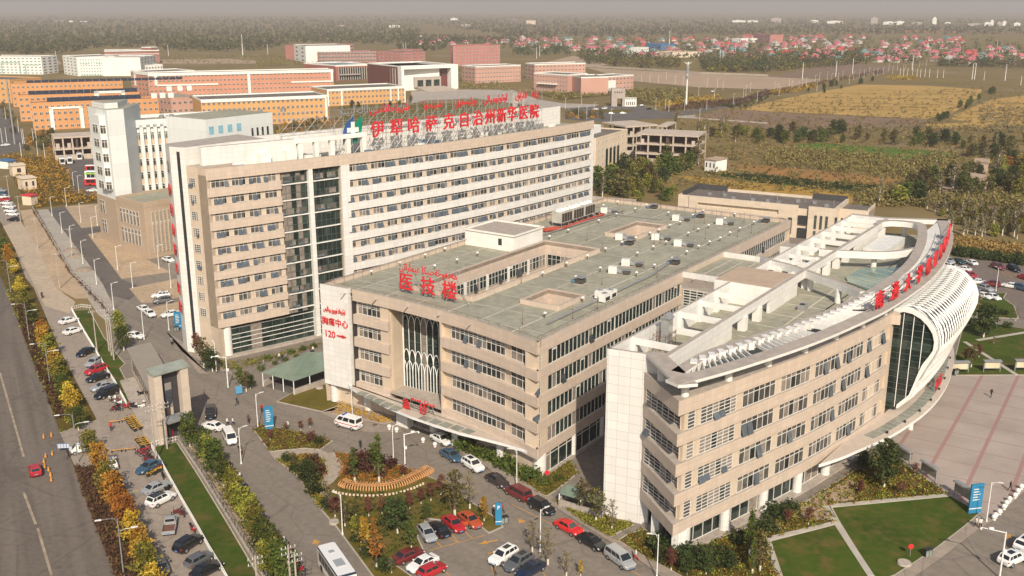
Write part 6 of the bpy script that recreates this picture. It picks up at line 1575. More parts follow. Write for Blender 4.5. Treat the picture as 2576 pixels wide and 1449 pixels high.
# roadside row
rs=[(10,640),(25,664),(36,692),(52,742),(62,772),(84,820),(107,850),(112,872),(125,902),(141,934),(150,965),(162,998),(175,1020),(187,1038),(198,1083),(229,1148),(252,1196),(272,1249),(288,1272),(302,1296),(318,1335),(335,1368),(352,1400),(362,1432),(374,1470),(392,1508)]
rc=['green','orange','yellow','yellow','yellow green','green','orange','orange','yellow green','yellow','yellow green','green','yellow','yellow','green','yellow green','orange','yellow green','orange','orange','orange','yellow','orange','yellow','yellow green','yellow']
row_trees([(x,y,c,R.uniform(4.3,5.8)) for (x,y),c in zip(rs,rc)],'st',"{c} autumn street tree in the roadside verge","street trees in the planted verge","street_tree",6)
# belt beside the motorcycles
bs_=[(312,882),(300,845),(478,1125),(515,1160),(530,1176),(542,1195),(563,1222),(585,1258),(597,1280),(612,1306),(630,1338),(645,1362),(662,1392),(686,1428),(676,1450),(705,1460),(720,1476)]
row_trees([(x,y,c,R.uniform(5.0,6.2)) for (x,y),c in zip(bs_,['green','yellow green','green','green','yellow green','green','green','yellow green','yellow green','yellow green','yellow green','yellow green','green','green','yellow green','green','green'])],'st',"{c} belt tree beside the parked motorcycles","trees in the belt beside the inner road","belt_tree",6)
# garden trees: base x, base y, top y (survey tiles), colour
gt=[(13,380,355,200,'olive'),(13,460,450,280,'olive'),(13,540,550,285,'dark'),(13,560,130,-10,'red'),(13,145,90,-20,'red'),(13,690,100,20,'sparse'),(13,996,510,150,'slim green'),(13,1240,525,20,'slim green'),(13,1195,395,100,'green'),
(13,1270,480,330,'red'),(13,1480,450,330,'red'),(13,710,725,470,'sparse'),(13,797,865,640,'red'),(13,895,960,680,'olive'),(13,1005,850,680,'olive'),(13,990,1080,840,'yellow'),(13,1135,855,660,'red'),(13,1268,840,650,'red'),(13,1425,1030,640,'dark'),
(13,1548,790,600,'red'),(13,1660,730,560,'red'),(13,1760,700,500,'red'),(13,1712,935,690,'green'),(13,1565,1185,900,'green'),(13,1100,1200,840,'yellow'),(13,1185,1030,850,'orange'),(13,1215,1365,1000,'orange'),(13,1365,1430,1250,'sparse'),(13,1860,640,440,'red'),
(13,2000,850,390,'olive'),(13,2150,780,400,'sparse'),(13,2295,900,640,'yellow'),(12,300,1440,1370,'red'),(12,545,1400,1300,'red'),(12,450,1430,1330,'red')]
fr_=[(23,705,815,470,'olive'),(23,845,910,550,'olive'),(23,1003,995,670,'sparse'),(23,205,1205,870,'sparse'),(23,360,1335,950,'sparse'),(23,547,1449,1180,'sparse'),(23,690,1449,1290,'yellow'),(23,1600,1400,1170,'red'),(23,1500,1330,1150,'dark'),(23,2385,1250,780,'slim green'),(23,2415,1430,1080,'slim green'),(23,2490,1405,1000,'olive'),(23,1950,1440,1180,'dark'),(23,1760,1449,1230,'dark'),
(33,1165,565,100,'dark'),(33,960,400,190,'dark'),(33,915,640,480,'red'),(33,405,940,760,'red'),(33,195,920,770,'red'),(33,105,1020,890,'sparse'),(33,1475,440,310,'red'),(33,1340,450,350,'red'),(33,1335,645,500,'red')]
rt_=[(32,2165,500,160,'dark'),(32,2040,800,560,'olive'),(32,2120,700,560,'red'),(32,1985,740,600,'red'),(32,2270,560,470,'sparse'),(32,2010,310,180,'olive'),(32,2490,330,200,'sparse'),(32,2095,280,60,'sparse')]
tw_=[(2,0,0,0,'x')]
H0={'red':4,'olive':6,'green':6,'slim green':7,'yellow':6,'sparse':6,'dark':6,'orange':6}
def spec(L):
 out=[]
 for ij,x,y,ty,c in L:
  k=K(ij//10,ij % 10);(bx,by),(_,tyy)=k(x,y,x,ty);out.append((bx,by,c,max(1.6,zat(gp(bx,by),tyy))))
 return out
row_trees(spec(gt),'gd',"{c} leaved garden tree near the timber pergola","garden trees round the pergola","garden_tree",H0)
row_trees(spec(fr_),'gd',"{c} leaved tree before the outpatient block","trees before the outpatient block","garden_tree",H0)
row_trees(spec(rt_),'gd',"{c} leaved tree on the lawns beyond the plaza","trees on the far right lawns","garden_tree",H0)
row_trees([(513,925,'olive',6.5),(535,935,'dark',5.0),(498,898,'red',5.0),(620,985,'olive',4.2),(606,975,'green',4.0),(630,978,'dark',3.0)],'gd',"{c} leaved tree beside the ward tower's corner","trees at the ward tower's foot","garden_tree",H0)
# clipped shrubs
SH=[]
for i in range(3):
 L=Leaves(300+i)
 for k in range(9):a=k*0.7+i;L.blob((math.cos(a)*0.45,math.sin(a)*0.45,0.55+0.3*math.sin(k*1.7)),(0.5,0.5,0.42),34,0.24,R.uniform(0.2,0.8))
 SH.append([L.mesh("shrub",m) for m in (LDG,LP,LG)])
def shrubs(L,colour,label,grp):
 L=sorted(L,key=lambda q:q[0]);ci=('dark green','purple','green').index(colour)
 for i,(x,y,s) in enumerate(L):
  p=g2(x,y);o=link("shrub",SH[i % 3][ci],None,(p[0],p[1],0.1),R.uniform(0,6));o.scale=(s,s,s*0.9)
  tag(o,label+", "+(ORD[i] if i<len(ORD) else f"number {i+1}")+" from the left","shrub",grp)
shrubs([(*q,s) for q,s in zip(k13(320,300,400,400,490,480,605,620,730,770,560,100,620,120,1130,1250,1310,1390,1010,1110,990,350),(1.3,1.3,1.2,1.9,1.5,1.1,1.2,1.5,1.6,1.1,1.5))],'dark green',"round dark green shrub in the garden beds","round garden shrubs")
shrubs([(*q,s) for q,s in zip(k13(600,440,560,330,1060,340,1150,330,1320,370,960,430,1110,400,1480,900),(2.0,1.6,2.2,2.0,1.9,1.3,1.8,1.4))],'purple',"dark purple brown shrub clump near the timber pergola","purple shrub clumps")
shrubs([(*q,s) for q,s in zip(k13(2020,110,2110,190,2270,250,2380,300,2520,380)+k23(60,440,190,480,250,470,320,540,470,500),(2.3,2.6,1.8,1.9,2.4,1.8,2.0,1.3,1.3,1.0))],'green',"green clipped shrub along the middle block's front bed","front bed shrubs")
shrubs([(*q,s) for q,s in zip(k23(1560,1180,1480,1200,1700,1290,1820,1350,1900,1300,2050,1330,2150,1360,2300,1130,2560,1000)+k33(60,870,130,840,230,790),(2.0,2.2,2.4,2.5,2.2,2.4,2.2,1.8,1.9,2.0,1.6,1.5))],'dark green',"dark unclipped shrub before the outpatient block","outpatient bed shrubs")
shrubs([(*q,s) for q,s in zip(k32(2060,375,2235,385,2405,400,1985,330,2320,270,2370,270),(1.8,1.4,1.4,1.2,1.3,1.3))],'dark green',"round shrub along the path beyond the plaza","far lawn shrubs")
shrubs([(*q,s) for q,s in zip(k12(120,720,355,660,475,630,580,600,410,700,300,740,190,770,50,830),(1.0,1.0,1.0,1.0,0.8,0.8,0.8,1.0))],'green',"small round shrub by the green ramp roof","ramp side shrubs")
def cover(name,poly,n,h,size,m,seed,label,lump=0.5):
 rr=random.Random(seed);L=Leaves(seed);pts=scatter(poly,n,rr)
 for p in pts:s=rr.uniform(0.5,1.2);L.blob((p[0],p[1],0.12+h*s*0.45),(lump*s,lump*s,h*s*0.5),7,size,rr.uniform(0.15,0.85))
 o=link(name,L.mesh(name,m));return kind(o,'stuff',label,'planting')
vg=P2([(15,728),(37,790),(75,890),(115,990),(150,1088),(200,1085),(235,1068),(188,975),(140,880),(100,790),(60,715)])
cover("purple_ground_cover",P2([(30,760),(75,888),(112,985),(140,1060),(165,1050),(150,980),(110,880),(70,770)]),520,1.1,0.34,LP,401,"purple brown hedge planting along the main road")
cover("purple_ground_cover",P2([(190,1180),(212,1249),(250,1349),(290,1449),(350,1580),(400,1560),(345,1440),(300,1330),(262,1230),(235,1180)]),820,1.2,0.32,LP,402,"purple brown hedge planting along the near main road")
cover("autumn_ground_cover",vg,420,0.7,0.3,LYG,403,"yellow green verge planting")
cover("autumn_ground_cover",P2([(190,1176),(250,1300),(330,1500),(420,1540),(330,1370),(285,1190)]),420,0.7,0.3,LOL,404,"olive verge planting")
cover("autumn_ground_cover",P2([(-20,600),(30,740),(60,715),(0,560)]),160,0.8,0.4,LOL,405,"olive verge planting far up the road")
for key,m,n,h in (('g1',LYG,330,0.5),('g2',LYG,520,0.45),('g1',LR,120,0.6),('g2',LO,130,0.4),('m_front',LG,300,0.6),('m_front2',LYG,420,0.5),('ramp',LYG,520,0.5),('o_front',LYG,900,0.5),('o_front',LO,420,0.5),('o_front',LDG,420,0.9),('m_front0',LO,160,0.6),('belt',LOL,260,0.5)):
 cover("bed_ground_cover",BEDS[key],n,h,0.26,m,410+len(key)+n,"mixed low autumn planting in the hospital beds",0.45)
cover("bed_ground_cover",P2(k13(765,215,960,218,1260,290,1640,415,1600,470,1200,540,830,540,855,340)),420,0.45,0.26,LO,431,"golden planting round the pergola",0.45)
cover("bed_ground_cover",P2(k13(830,560,1400,640,1800,500,2100,700,2380,900,2200,900,1700,860,1560,1100,1200,1449,900,1000)),520,0.3,0.26,LDG,432,"dark green planting below the pergola",0.5)
cover("bed_ground_cover",P2([(548,905),(585,912),(700,890),(812,862),(812,872),(700,905),(590,935),(556,930)]),320,0.5,0.26,LYG,433,"planting at the foot of the ward tower",0.45)
cover("bed_ground_cover",P2([(498,880),(515,890),(555,935),(545,940),(520,915)]),120,0.6,0.26,LOL,434,"planting by the ward tower's corner",0.45)
cover("scrub",P2(k01(20,110,560,110,720,300,760,460,985,500,980,585,640,600,330,640,200,470,120,320)),900,1.6,0.55,LO,441,"orange brown scrub in the empty plot",1.2)
cover("scrub",P2(k01(20,110,560,110,720,300,760,460,985,500,980,585,640,600,330,640,200,470,120,320)),420,1.8,0.55,LOL,442,"olive scrub in the empty plot",1.2)
L=Leaves(450);rr=random.Random(450);q=P2([(84,528),(130,605),(178,690),(262,775),(305,838)])
for i in range(260):p=at_s(q,rr.uniform(0,length(q)))[0];L.blob((p[0]+rr.uniform(-.4,.4),p[1],0.6),(0.6,0.6,0.55),8,0.3,rr.uniform(0.1,0.7))
kind(link("hedge_growth",L.mesh("hedge_growth",LP)),'stuff',"dark hedge along the sand lot wall","hedge")
# woods behind the hospital: each tree of its own
WG={'green':"mid green woodland tree in the scrub behind the hospital",'dark':"dense dark green woodland tree behind the hospital",'olive':"olive woodland tree thinning in autumn behind the hospital",'yellow green':"yellow green woodland tree behind the hospital",'poplar':"tall slim pale poplar with bare trunk behind the hospital",'amber':"small amber autumn tree behind the hospital"}
WH={'green':9,'dark':9,'olive':9,'yellow green':8,'poplar':13,'amber':6}
def wood(q,n,mix,seed,hk=1.0,gap=3.5):
 rr=random.Random(seed);poly=q;out=[];k=0
 xs=[p[0] for p in poly];ys=[p[1] for p in poly]
 while len(out)<n and k<n*60:
  k+=1;x,y=rr.uniform(min(xs),max(xs)),rr.uniform(min(ys),max(ys))
  if not inside((x,y),poly):continue
  p=g2(x,y)
  if any((p[0]-o[0])**2+(p[1]-o[1])**2<gap*gap for o in out):continue
  out.append(p);c=rr.choices(list(mix),list(mix.values()))[0]
  plant(('wd',c,rr.randrange(3)),p,WH[c]*hk*rr.uniform(0.6,1.15),WH[c],WG[c],"tree","woodland_tree","woodland "+c+" trees",rr.uniform(0.9,1.3))
wood(k21(850,360,1180,250,1600,120,1880,60,1900,230,1720,330,1500,400,1300,520,1050,560,850,540),46,{'green':3,'dark':3,'olive':4,'yellow green':3,'poplar':2},501,0.95)
wood(k21(850,420,1640,440,1620,600,900,560),22,{'green':2,'olive':3,'yellow green':3,'amber':1},502,0.55)
wood(k30(0,1330,700,1340,1000,1360,2000,1420,2574,1400,2700,1449,1900,1500,900,1449,0,1449),36,{'dark':6,'green':3,'olive':2},503,0.8,5)
wood(k31(1350,380,1900,330,2300,130,2600,100,2700,560,2200,520,1800,560,1300,640,1050,640),56,{'green':3,'dark':2,'olive':4,'yellow green':3,'poplar':4,'amber':1},504,0.85)
wood(k31(1500,640,2700,720,2750,960,2200,960,1850,900,1800,760),64,{'poplar':6,'olive':3,'yellow green':2},505,0.55,2.2)
MS506=k31(1880,1090,2600,1190,2600,1230,1840,1120)
wood(k31(1900,30,2600,-60,2700,100,2000,130),10,{'green':2,'dark':3,'olive':3,'poplar':2},507,0.8,5)
wood(k20(1640,1260,2000,1300,2574,1330,2574,1449,2200,1449,1700,1390,1500,1290),24,{'olive':3,'yellow green':3,'green':3,'poplar':2},508,0.7,4)
wood(k30(2100,960,2340,900,2300,970,1900,1150,1700,1230,1690,1190,1850,1140),12,{'green':3,'dark':2},509,0.6,5)
MS510=k20(2050,1060,2300,1060,2574,960,2574,1010,2300,1110)
wood(k30(340,930,640,870,1000,800,1200,740,1250,760,900,870,500,950),8,{'dark':3,'green':2},511,0.6,7)
MS512=k20(560,1130,920,1150,920,1200,540,1200)
wood(k10(860,1090,1560,1010,1560,1040,1400,1080,880,1120)+k10(860,1100),8,{'yellow green':2,'dark':2,'olive':2},513,0.5,4)
MS514=[(60,345),(132,335),(140,385),(60,380)]
MS515=[(0,262),(20,270),(50,330),(30,340)]
MS516=[(680,325),(850,300),(850,318),(700,340)]
# far woods, one mass
def mass(name,polys,seed,label,m,hs=(7,13),r=5.0,q=9,size=4.2):
 rr=random.Random(seed);L=Leaves(seed)
 for poly,n in polys:
  xs=[p[0] for p in poly];ys=[p[1] for p in poly];c=0;k=0
  while c<n and k<n*30:
   k+=1;x,y=rr.uniform(min(xs),max(xs)),rr.uniform(min(ys),max(ys))
   if not inside((x,y),poly):continue
   p=gp(x,y);h=rr.uniform(*hs);c+=1;w=r*rr.uniform(0.6,1.3)
   L.blob((p.x,p.y,h*0.48),(w,w,h*0.52),q,size,rr.uniform(0.1,0.9),0.2)
 kind(link(name,L.mesh(name,m)),'stuff',label,'woods')
W_=[(-40,52),(700,50),(1050,62),(1060,92),(1290,98),(1300,112),(1140,112),(1100,130),(1012,130),(990,112),(740,108),(640,130),(420,128),(400,118),(250,122),(150,136),(105,138),(-40,136)]
mass("far_woods",[(W_,2600)],601,"hazy olive woods stretching to the horizon",LFO)
mass("far_woods",[(W_,1300),([(1050,56),(1900,60),(2620,66),(2620,84),(2100,82),(1700,88),(1300,94)],900)],602,"hazy dark green woods stretching to the horizon",LDG)
mass("far_woods",[([(-40,44),(1288,42),(2640,52),(2640,66),(1288,58),(-40,58)],900)],603,"faint line of woods on the horizon",LFO,(7,12),9,7,9)
mass("far_woods",[([(1050,60),(1900,62),(2620,70),(2620,90),(2100,88),(1700,92),(1300,98)],1000)],604,"hazy olive woods behind the village",LFO)
VP=[(1050,96),(1500,98),(2000,92),(2500,104),(2640,130),(2640,166),(2400,160),(2100,164),(1900,150),(1480,146),(1280,124)]
mass("village_trees",[(VP,900)],605,"trees between the village houses",LOL,(5,10),4,10,2.8)
mass("village_trees",[(VP,520)],606,"dark trees between the village houses",LDG,(6,13),4,10,2.8)
mass("field_edge_trees",[(k20(640,540,1400,520,1440,600,1680,620,1700,690,1280,690,740,640),420),(k20(1880,560,2574,540,2574,740,2100,720,1900,690),420),(k30(0,560,960,510,960,640,700,680,300,700,0,730),420),(k30(1700,620,2650,640,2650,690,1720,680),160)],607,"belt of olive trees below the village",LOL,(5,10),3.5,16,2.0)
mass("field_edge_trees",[(k20(680,560,1400,560,1400,630,740,640),160),(k20(1900,640,2574,640,2574,730,1920,720),200),(k30(0,600,960,560,960,640,0,720),160),(k30(1720,630,2300,640,2300,680,1720,670),80),(k20(0,480,560,480,580,560,0,560),120)],608,"belt of dark trees below the village",LDG,(6,13),3.5,16,2.0)
mass("field_edge_trees",[(k20(640,560,1000,600,1680,600,1680,680,1000,650),160),(k20(2574,560,1950,620,1950,730,2300,740),160),(k30(0,600,300,590,940,600,940,640,0,730),120)],609,"belt of yellowing trees below the village",LYG,(5,10),3.5,14,2.0)
# scrub over the open country right of the hospital
SC1=k20(1480,1100,2574,990)+k30(2600,860,2600,1449)+k31(2640,640,1700,560,850,520)+k21(1640,430,850,540)+k20(1900,1449,1760,1290)
mass("open_scrub",[(SC1,2300)],611,"olive brown scrub on the open land",LSC,(0.8,2.6),1.5,12,0.8)
mass("open_scrub",[(SC1,900),(k31(1830,930,2600,1040,2600,1120,1830,1060),400)],612,"rust brown scrub on the open land",LRU,(0.6,1.8),1.3,12,0.7)
mass("open_scrub",[(k31(0,60,700,80,1300,160,1900,100,1900,330,1345,350,900,300,0,215),700),(k31(850,480,2600,560,2600,640,1600,640,900,640),420)],613,"brown thicket between the fields",LSC,(1.5,4.0),2.0,16,0.9)
mass("open_scrub",[(k20(300,930,900,920,1700,880,1900,1000,1500,1070,1000,960,400,1010),500),(k10(2000,660,2574,880,2574,920,2050,890),200),(k10(0,540,600,590,640,640,0,680),260),(k00(1600,580,2574,560,2574,640,1700,640),200)],614,"grey green shrubs on the campus",LSC,(1.0,3.5),1.8,10,1.1)
mass("crop_rows",[(k31(0,325,500,380,1140,430,1120,498,500,440,0,400)+k21(1900,290),700)],615,"dark green crop rows",LDG,(0.9,1.6),1.2,12,0.6)
mass("hedge_line",[(k20(1500,1110,1740,1040,2300,1000,2574,900)+k30(0,930,700,790,1150,700,1180,730,600,840,100,960)+k20(2574,960,2300,1060,1740,1105,1500,1125),620)],616,"purple hedge line along the far road",LP,(1.2,2.4),2.0,12,0.9)
mass("hedge_line",[(k20(1450,1040,1740,1000,2100,960,2100,1000,1740,1050,1460,1080),160),(k30(0,930,480,850,480,890,100,960),120),(k30(1180,770,1500,770,1500,810,1200,800),120)],617,"yellow hedge line along the far road",LY,(1.5,3.0),2.0,12,0.9)
mass("open_scrub",[(k30(0,1290,2600,1270,2600,1340,0,1350),420),(k30(2100,1100,2600,1080,2600,1340,2200,1320),260)],618,"brown weeds at the field edge",LGR,(0.8,2.2),1.6,10,0.9)
mass("thicket",[(MS506,160),(MS510,40)],620,"dark thicket along plot edges",LDG,(1.5,3.0),1.3,60,0.55)
mass("thicket",[(MS512,22),(MS514,26),(MS515,14),(MS516,30)],621,"mixed autumn thicket among the campus streets",LOL,(2.5,4.5),1.8,110,0.7)
mass("thicket",[(MS512,10),(MS514,10),(MS516,26)],622,"amber thicket among the campus streets",LO,(2.0,4.0),1.6,100,0.65)
# ================================================================== VEHICLES
CARCOL={'white':(0.78,0.77,0.74),'black':(0.012,0.012,0.013),'silver':(0.42,0.43,0.43),'grey':(0.14,0.145,0.15),'red':(0.42,0.02,0.025),'dark red':(0.16,0.022,0.022),'orange red':(0.42,0.075,0.025),'blue':(0.06,0.12,0.18),'navy':(0.015,0.022,0.05),'brown':(0.055,0.04,0.038),'green':(0.02,0.05,0.03),'scarlet':(0.62,0.02,0.02)}
def paint(c):
 k='paint_'+c
 if k not in MATS:
  m,t,b=nodes("car_paint_"+c.replace(' ','_'));b.inputs['Base Color'].default_value=(*CARCOL[c],1);b.inputs['Roughness'].default_value=0.28;b.inputs['Metallic'].default_value=0.25 if c in ('silver','grey','blue','brown') else 0.0
  b.inputs['Coat Weight'].default_value=0.5;b.inputs['Coat Roughness'].default_value=0.08;MATS[k]=m
 return MATS[k]
CGLASS=mat("car_glass",(0.02,0.024,0.026),0.06,0.1,2,spec=0.7);TYRE=mat("tyre_rubber",(0.02,0.02,0.02),0.85);ALLOY=mat("wheel_alloy",(0.45,0.45,0.45),0.35,metal=0.6);LAMPW=mat("headlamp_glass",(0.7,0.7,0.68),0.15);LAMPR=mat("tail_lamp",(0.35,0.01,0.01),0.2);PLATE=mat("number_plate_blue",(0.12,0.28,0.55),0.4);PLASTIC=BLACKM
# half width profile; station: (x, zlow, zbelt, hw)
CAR={
'sedan':dict(L=4.7,W=0.90,st=[(-2.33,.42,.80,.70),(-2.15,.27,.93,.84),(-1.5,.22,.97,.89),(0,.20,.95,.90),(1.2,.20,.93,.89),(1.85,.23,.84,.86),(2.2,.27,.72,.78),(2.36,.36,.60,.62)],cab=(-1.75,1.15,-0.95,0.35,1.46,.80,.62),wb=(-1.36,1.36),wr=.33,glassz=(.97,1.42)),
'suv':dict(L=4.65,W=0.93,st=[(-2.30,.50,.95,.78),(-2.15,.32,1.08,.88),(-1.4,.28,1.10,.92),(0,.26,1.08,.93),(1.2,.26,1.06,.92),(1.85,.28,1.00,.88),(2.18,.32,.88,.82),(2.34,.42,.72,.66)],cab=(-2.1,1.15,-1.70,0.45,1.70,.82,.68),wb=(-1.35,1.36),wr=.37,glassz=(1.1,1.64)),
'hatch':dict(L=4.2,W=0.88,st=[(-2.05,.45,.90,.74),(-1.92,.28,1.0,.84),(-1.2,.22,1.0,.87),(0,.20,.98,.88),(1.1,.20,.95,.87),(1.65,.23,.86,.83),(1.95,.27,.74,.76),(2.1,.36,.62,.6)],cab=(-1.9,1.05,-1.50,0.30,1.50,.79,.63),wb=(-1.25,1.27),wr=.32,glassz=(1.0,1.45)),
'van':dict(L=4.9,W=0.93,st=[(-2.43,.45,1.05,.82),(-2.33,.28,1.12,.90),(-1.2,.25,1.12,.93),(0,.24,1.10,.93),(1.2,.24,1.06,.92),(1.9,.26,.98,.88),(2.3,.30,.82,.80),(2.46,.40,.66,.64)],cab=(-2.36,1.55,-2.15,0.75,1.82,.86,.74),wb=(-1.45,1.45),wr=.34,glassz=(1.14,1.75)),
'minibus':dict(L=4.6,W=0.86,st=[(-2.25,.40,1.05,.80),(-2.18,.28,1.12,.84),(-1,.25,1.12,.86),(0,.24,1.12,.86),(1.2,.24,1.12,.86),(1.8,.26,1.08,.85),(2.15,.30,.95,.80),(2.3,.40,.72,.7)],cab=(-2.2,2.0,-2.12,1.25,1.98,.84,.76),wb=(-1.35,1.4),wr=.32,glassz=(1.16,1.9)),
}
CARS={}
def car_meshes(kind_,col):
 if (kind_,col) in CARS:return CARS[(kind_,col)]
 C=CAR[kind_];b=MB();st=C['st'];rings=[]
 for x,zl,zb,hw in st:
  rings.append([(x,-hw*.86,zl),(x,-hw,zl+.2),(x,-hw*.99,zb-.14),(x,-hw*.9,zb),(x,hw*.9,zb),(x,hw*.99,zb-.14),(x,hw,zl+.2),(x,hw*.86,zl)])
 for r0,r1 in zip(rings[:-1],rings[1:]):
  for i in range(8):
   j=(i+1) % 8;b.face([r0[i],r1[i],r1[j],r0[j]] if i!=7 else [r0[7],r1[7],r1[0],r0[0]],1 if i in (0,6,7) and False else 0)
 b.face(rings[0],0);b.face(rings[-1][::-1],0)
 xr0,xf0,xr1,xf1,zr,hb_,ht=C['cab'];zb=C['glassz'][0]-0.06
 B=[(xr0,-hb_,zb),(xf0,-hb_,zb),(xf0,hb_,zb),(xr0,hb_,zb)];T_=[(xr1,-ht,zr-.05),(xf1,-ht,zr-.05),(xf1,ht,zr-.05),(xr1,ht,zr-.05)];xm=(xr1+xf1)/2
 for i in range(4):j=(i+1) % 4;b.face([B[i],B[j],T_[j],T_[i]],0)
 i_=[(xr1+.18,-ht*.82,zr),(xf1-.18,-ht*.82,zr),(xf1-.18,ht*.82,zr),(xr1+.18,ht*.82,zr)]
 for i in range(4):j=(i+1) % 4;b.face([T_[i],T_[j],i_[j],i_[i]],0)
 b.face(i_,0)
 for sy in (-1,1):b.box((0.75 if kind_!='minibus' else 1.55,sy*(hb_+.13)),0,0,.16,-.09,.09,zb+.05,zb+.2,0)
 body=b.mesh("body",[paint(col)])
 parts=[("body",body)]
 def lerp(p,q,t):return tuple(p[k]+(q[k]-p[k])*t for k in range(3))
 def pane(c,m0,m1,n0,n1,out):
  a,b_,d,e=c;q=[]
  for s,t in ((m0,n0),(m1,n0),(m1,n1),(m0,n1)):q.append(Vector(lerp(lerp(a,b_,s),lerp(e,d,s),t)))
  n=(q[1]-q[0]).cross(q[3]-q[0]).normalized();return [p+n*out for p in q]
 w=MB();w.face(pane((B[1],B[2],T_[2],T_[1]),.06,.94,.12,.93,.012));m1=w.mesh("windscreen",[CGLASS])
 w=MB();w.face(pane((B[3],B[0],T_[0],T_[3]),.08,.92,.2,.9,.012));m2=w.mesh("rear_window",[CGLASS])
 parts+=[("windscreen",m1),("rear_window",m2)]
 cuts={'sedan':((.10,.48),(.52,.90)),'suv':((.05,.22),(.26,.56),(.60,.90)),'hatch':((.08,.46),(.50,.90)),'van':((.04,.40),(.43,.68),(.71,.93)),'minibus':((.04,.34),(.38,.66),(.70,.94))}[kind_]
 for c,rev in (((B[0],B[1],T_[1],T_[0]),0),((B[2],B[3],T_[3],T_[2]),1)):
  for x0,x1 in cuts:
   if rev:x0,x1=1-x1,1-x0
   w=MB();w.face(pane(c,x0,x1,.2,.92,.012));parts.append(("side_window",w.mesh("side_window",[CGLASS])))
 for x in C['wb']:
  for sy in (-1,1):
   w=MB();r=C['wr'];y0=sy*(C['W']-.20);y1=sy*(C['W']+.015);w.tube((x,y0,r),(x,y1,r),r,r,14,0);w.tube((x,y1-sy*.01,r),(x,y1+sy*.012,r),r*.62,r*.55,10,1);parts.append(("wheel",w.mesh("wheel",[TYRE,ALLOY])))
 xf,xr=st[-2][0],st[1][0];zf,zr_=st[-2][2],st[1][2]
 for sy in (-1,1):
  w=MB();h=st[-2][3];w.hexa([(xf-.02,sy*h*.62,zf-.13),(xf+.10,sy*h*.55,zf-.14),(xf+.03,sy*(h+.03),zf-.14),(xf-.22,sy*(h+.045),zf-.13),(xf-.10,sy*h*.62,zf+.02),(xf+.0,sy*h*.55,zf-.0),(xf-.07,sy*(h+.02),zf-.0),(xf-.30,sy*(h+.03),zf+.02)]);parts.append(("headlight",w.mesh("headlight",[LAMPW])))
  w=MB();h=st[1][3];w.hexa([(xr-.13,sy*h*.60,zr_-.24),(xr-.13,sy*h*.93,zr_-.24),(xr+.05,sy*(h+.035),zr_-.24),(xr+.05,sy*h*.6,zr_-.24),(xr-.10,sy*h*.60,zr_-.08),(xr-.10,sy*h*.92,zr_-.08),(xr+.05,sy*(h+.02),zr_-.08),(xr+.05,sy*h*.6,zr_-.08)]);parts.append(("taillight",w.mesh("taillight",[LAMPR])))
 w=MB();x=st[-1][0];w.box((x,0),0,-.02,.02,-.24,.24,.38,.52);x=st[0][0];w.box((x,0),0,-.025,.02,-.24,.24,.56,.70);parts.append(("number_plate",w.mesh("number_plate",[PLATE])))
 w=MB();x=st[-1][0];w.box((x,0),0,-.08,.015,-.45,.45,.24,.36);parts.append(("grille",w.mesh("grille",[PLASTIC])))
 if kind_ in ('suv',):w=MB();w.box((xm,0),0,-.55,.55,-.38,.38,zr-.01,zr+.015);parts.append(("sunroof",w.mesh("sunroof",[CGLASS])))
 CARS[(kind_,col)]=parts;return parts
def car(kind_,col,ctr,head,label,group=None,k=K(0,0),z=0.06,roof=None):
 p=gp(*ctr);q=gp(ctr[0]+head[0],ctr[1]+head[1]);rz=math.atan2(q.y-p.y,q.x-p.x)
 t=thing("parked_car",label,"car",(p.x,p.y,z),rz,group)
 for nm,me in car_meshes(kind_,col):link(nm,me,t)
 return t
GC1="cars parked along the lawn fence";GC2="cars queued before the outpatient block";GC3="cars in the marked bays";GC4="cars parked in the right-hand car park";GC5="cars by the ward tower";GC6="cars lined up at the far left street"
def kx(i,j,x,y):return K(i,j)(x,y)[0]
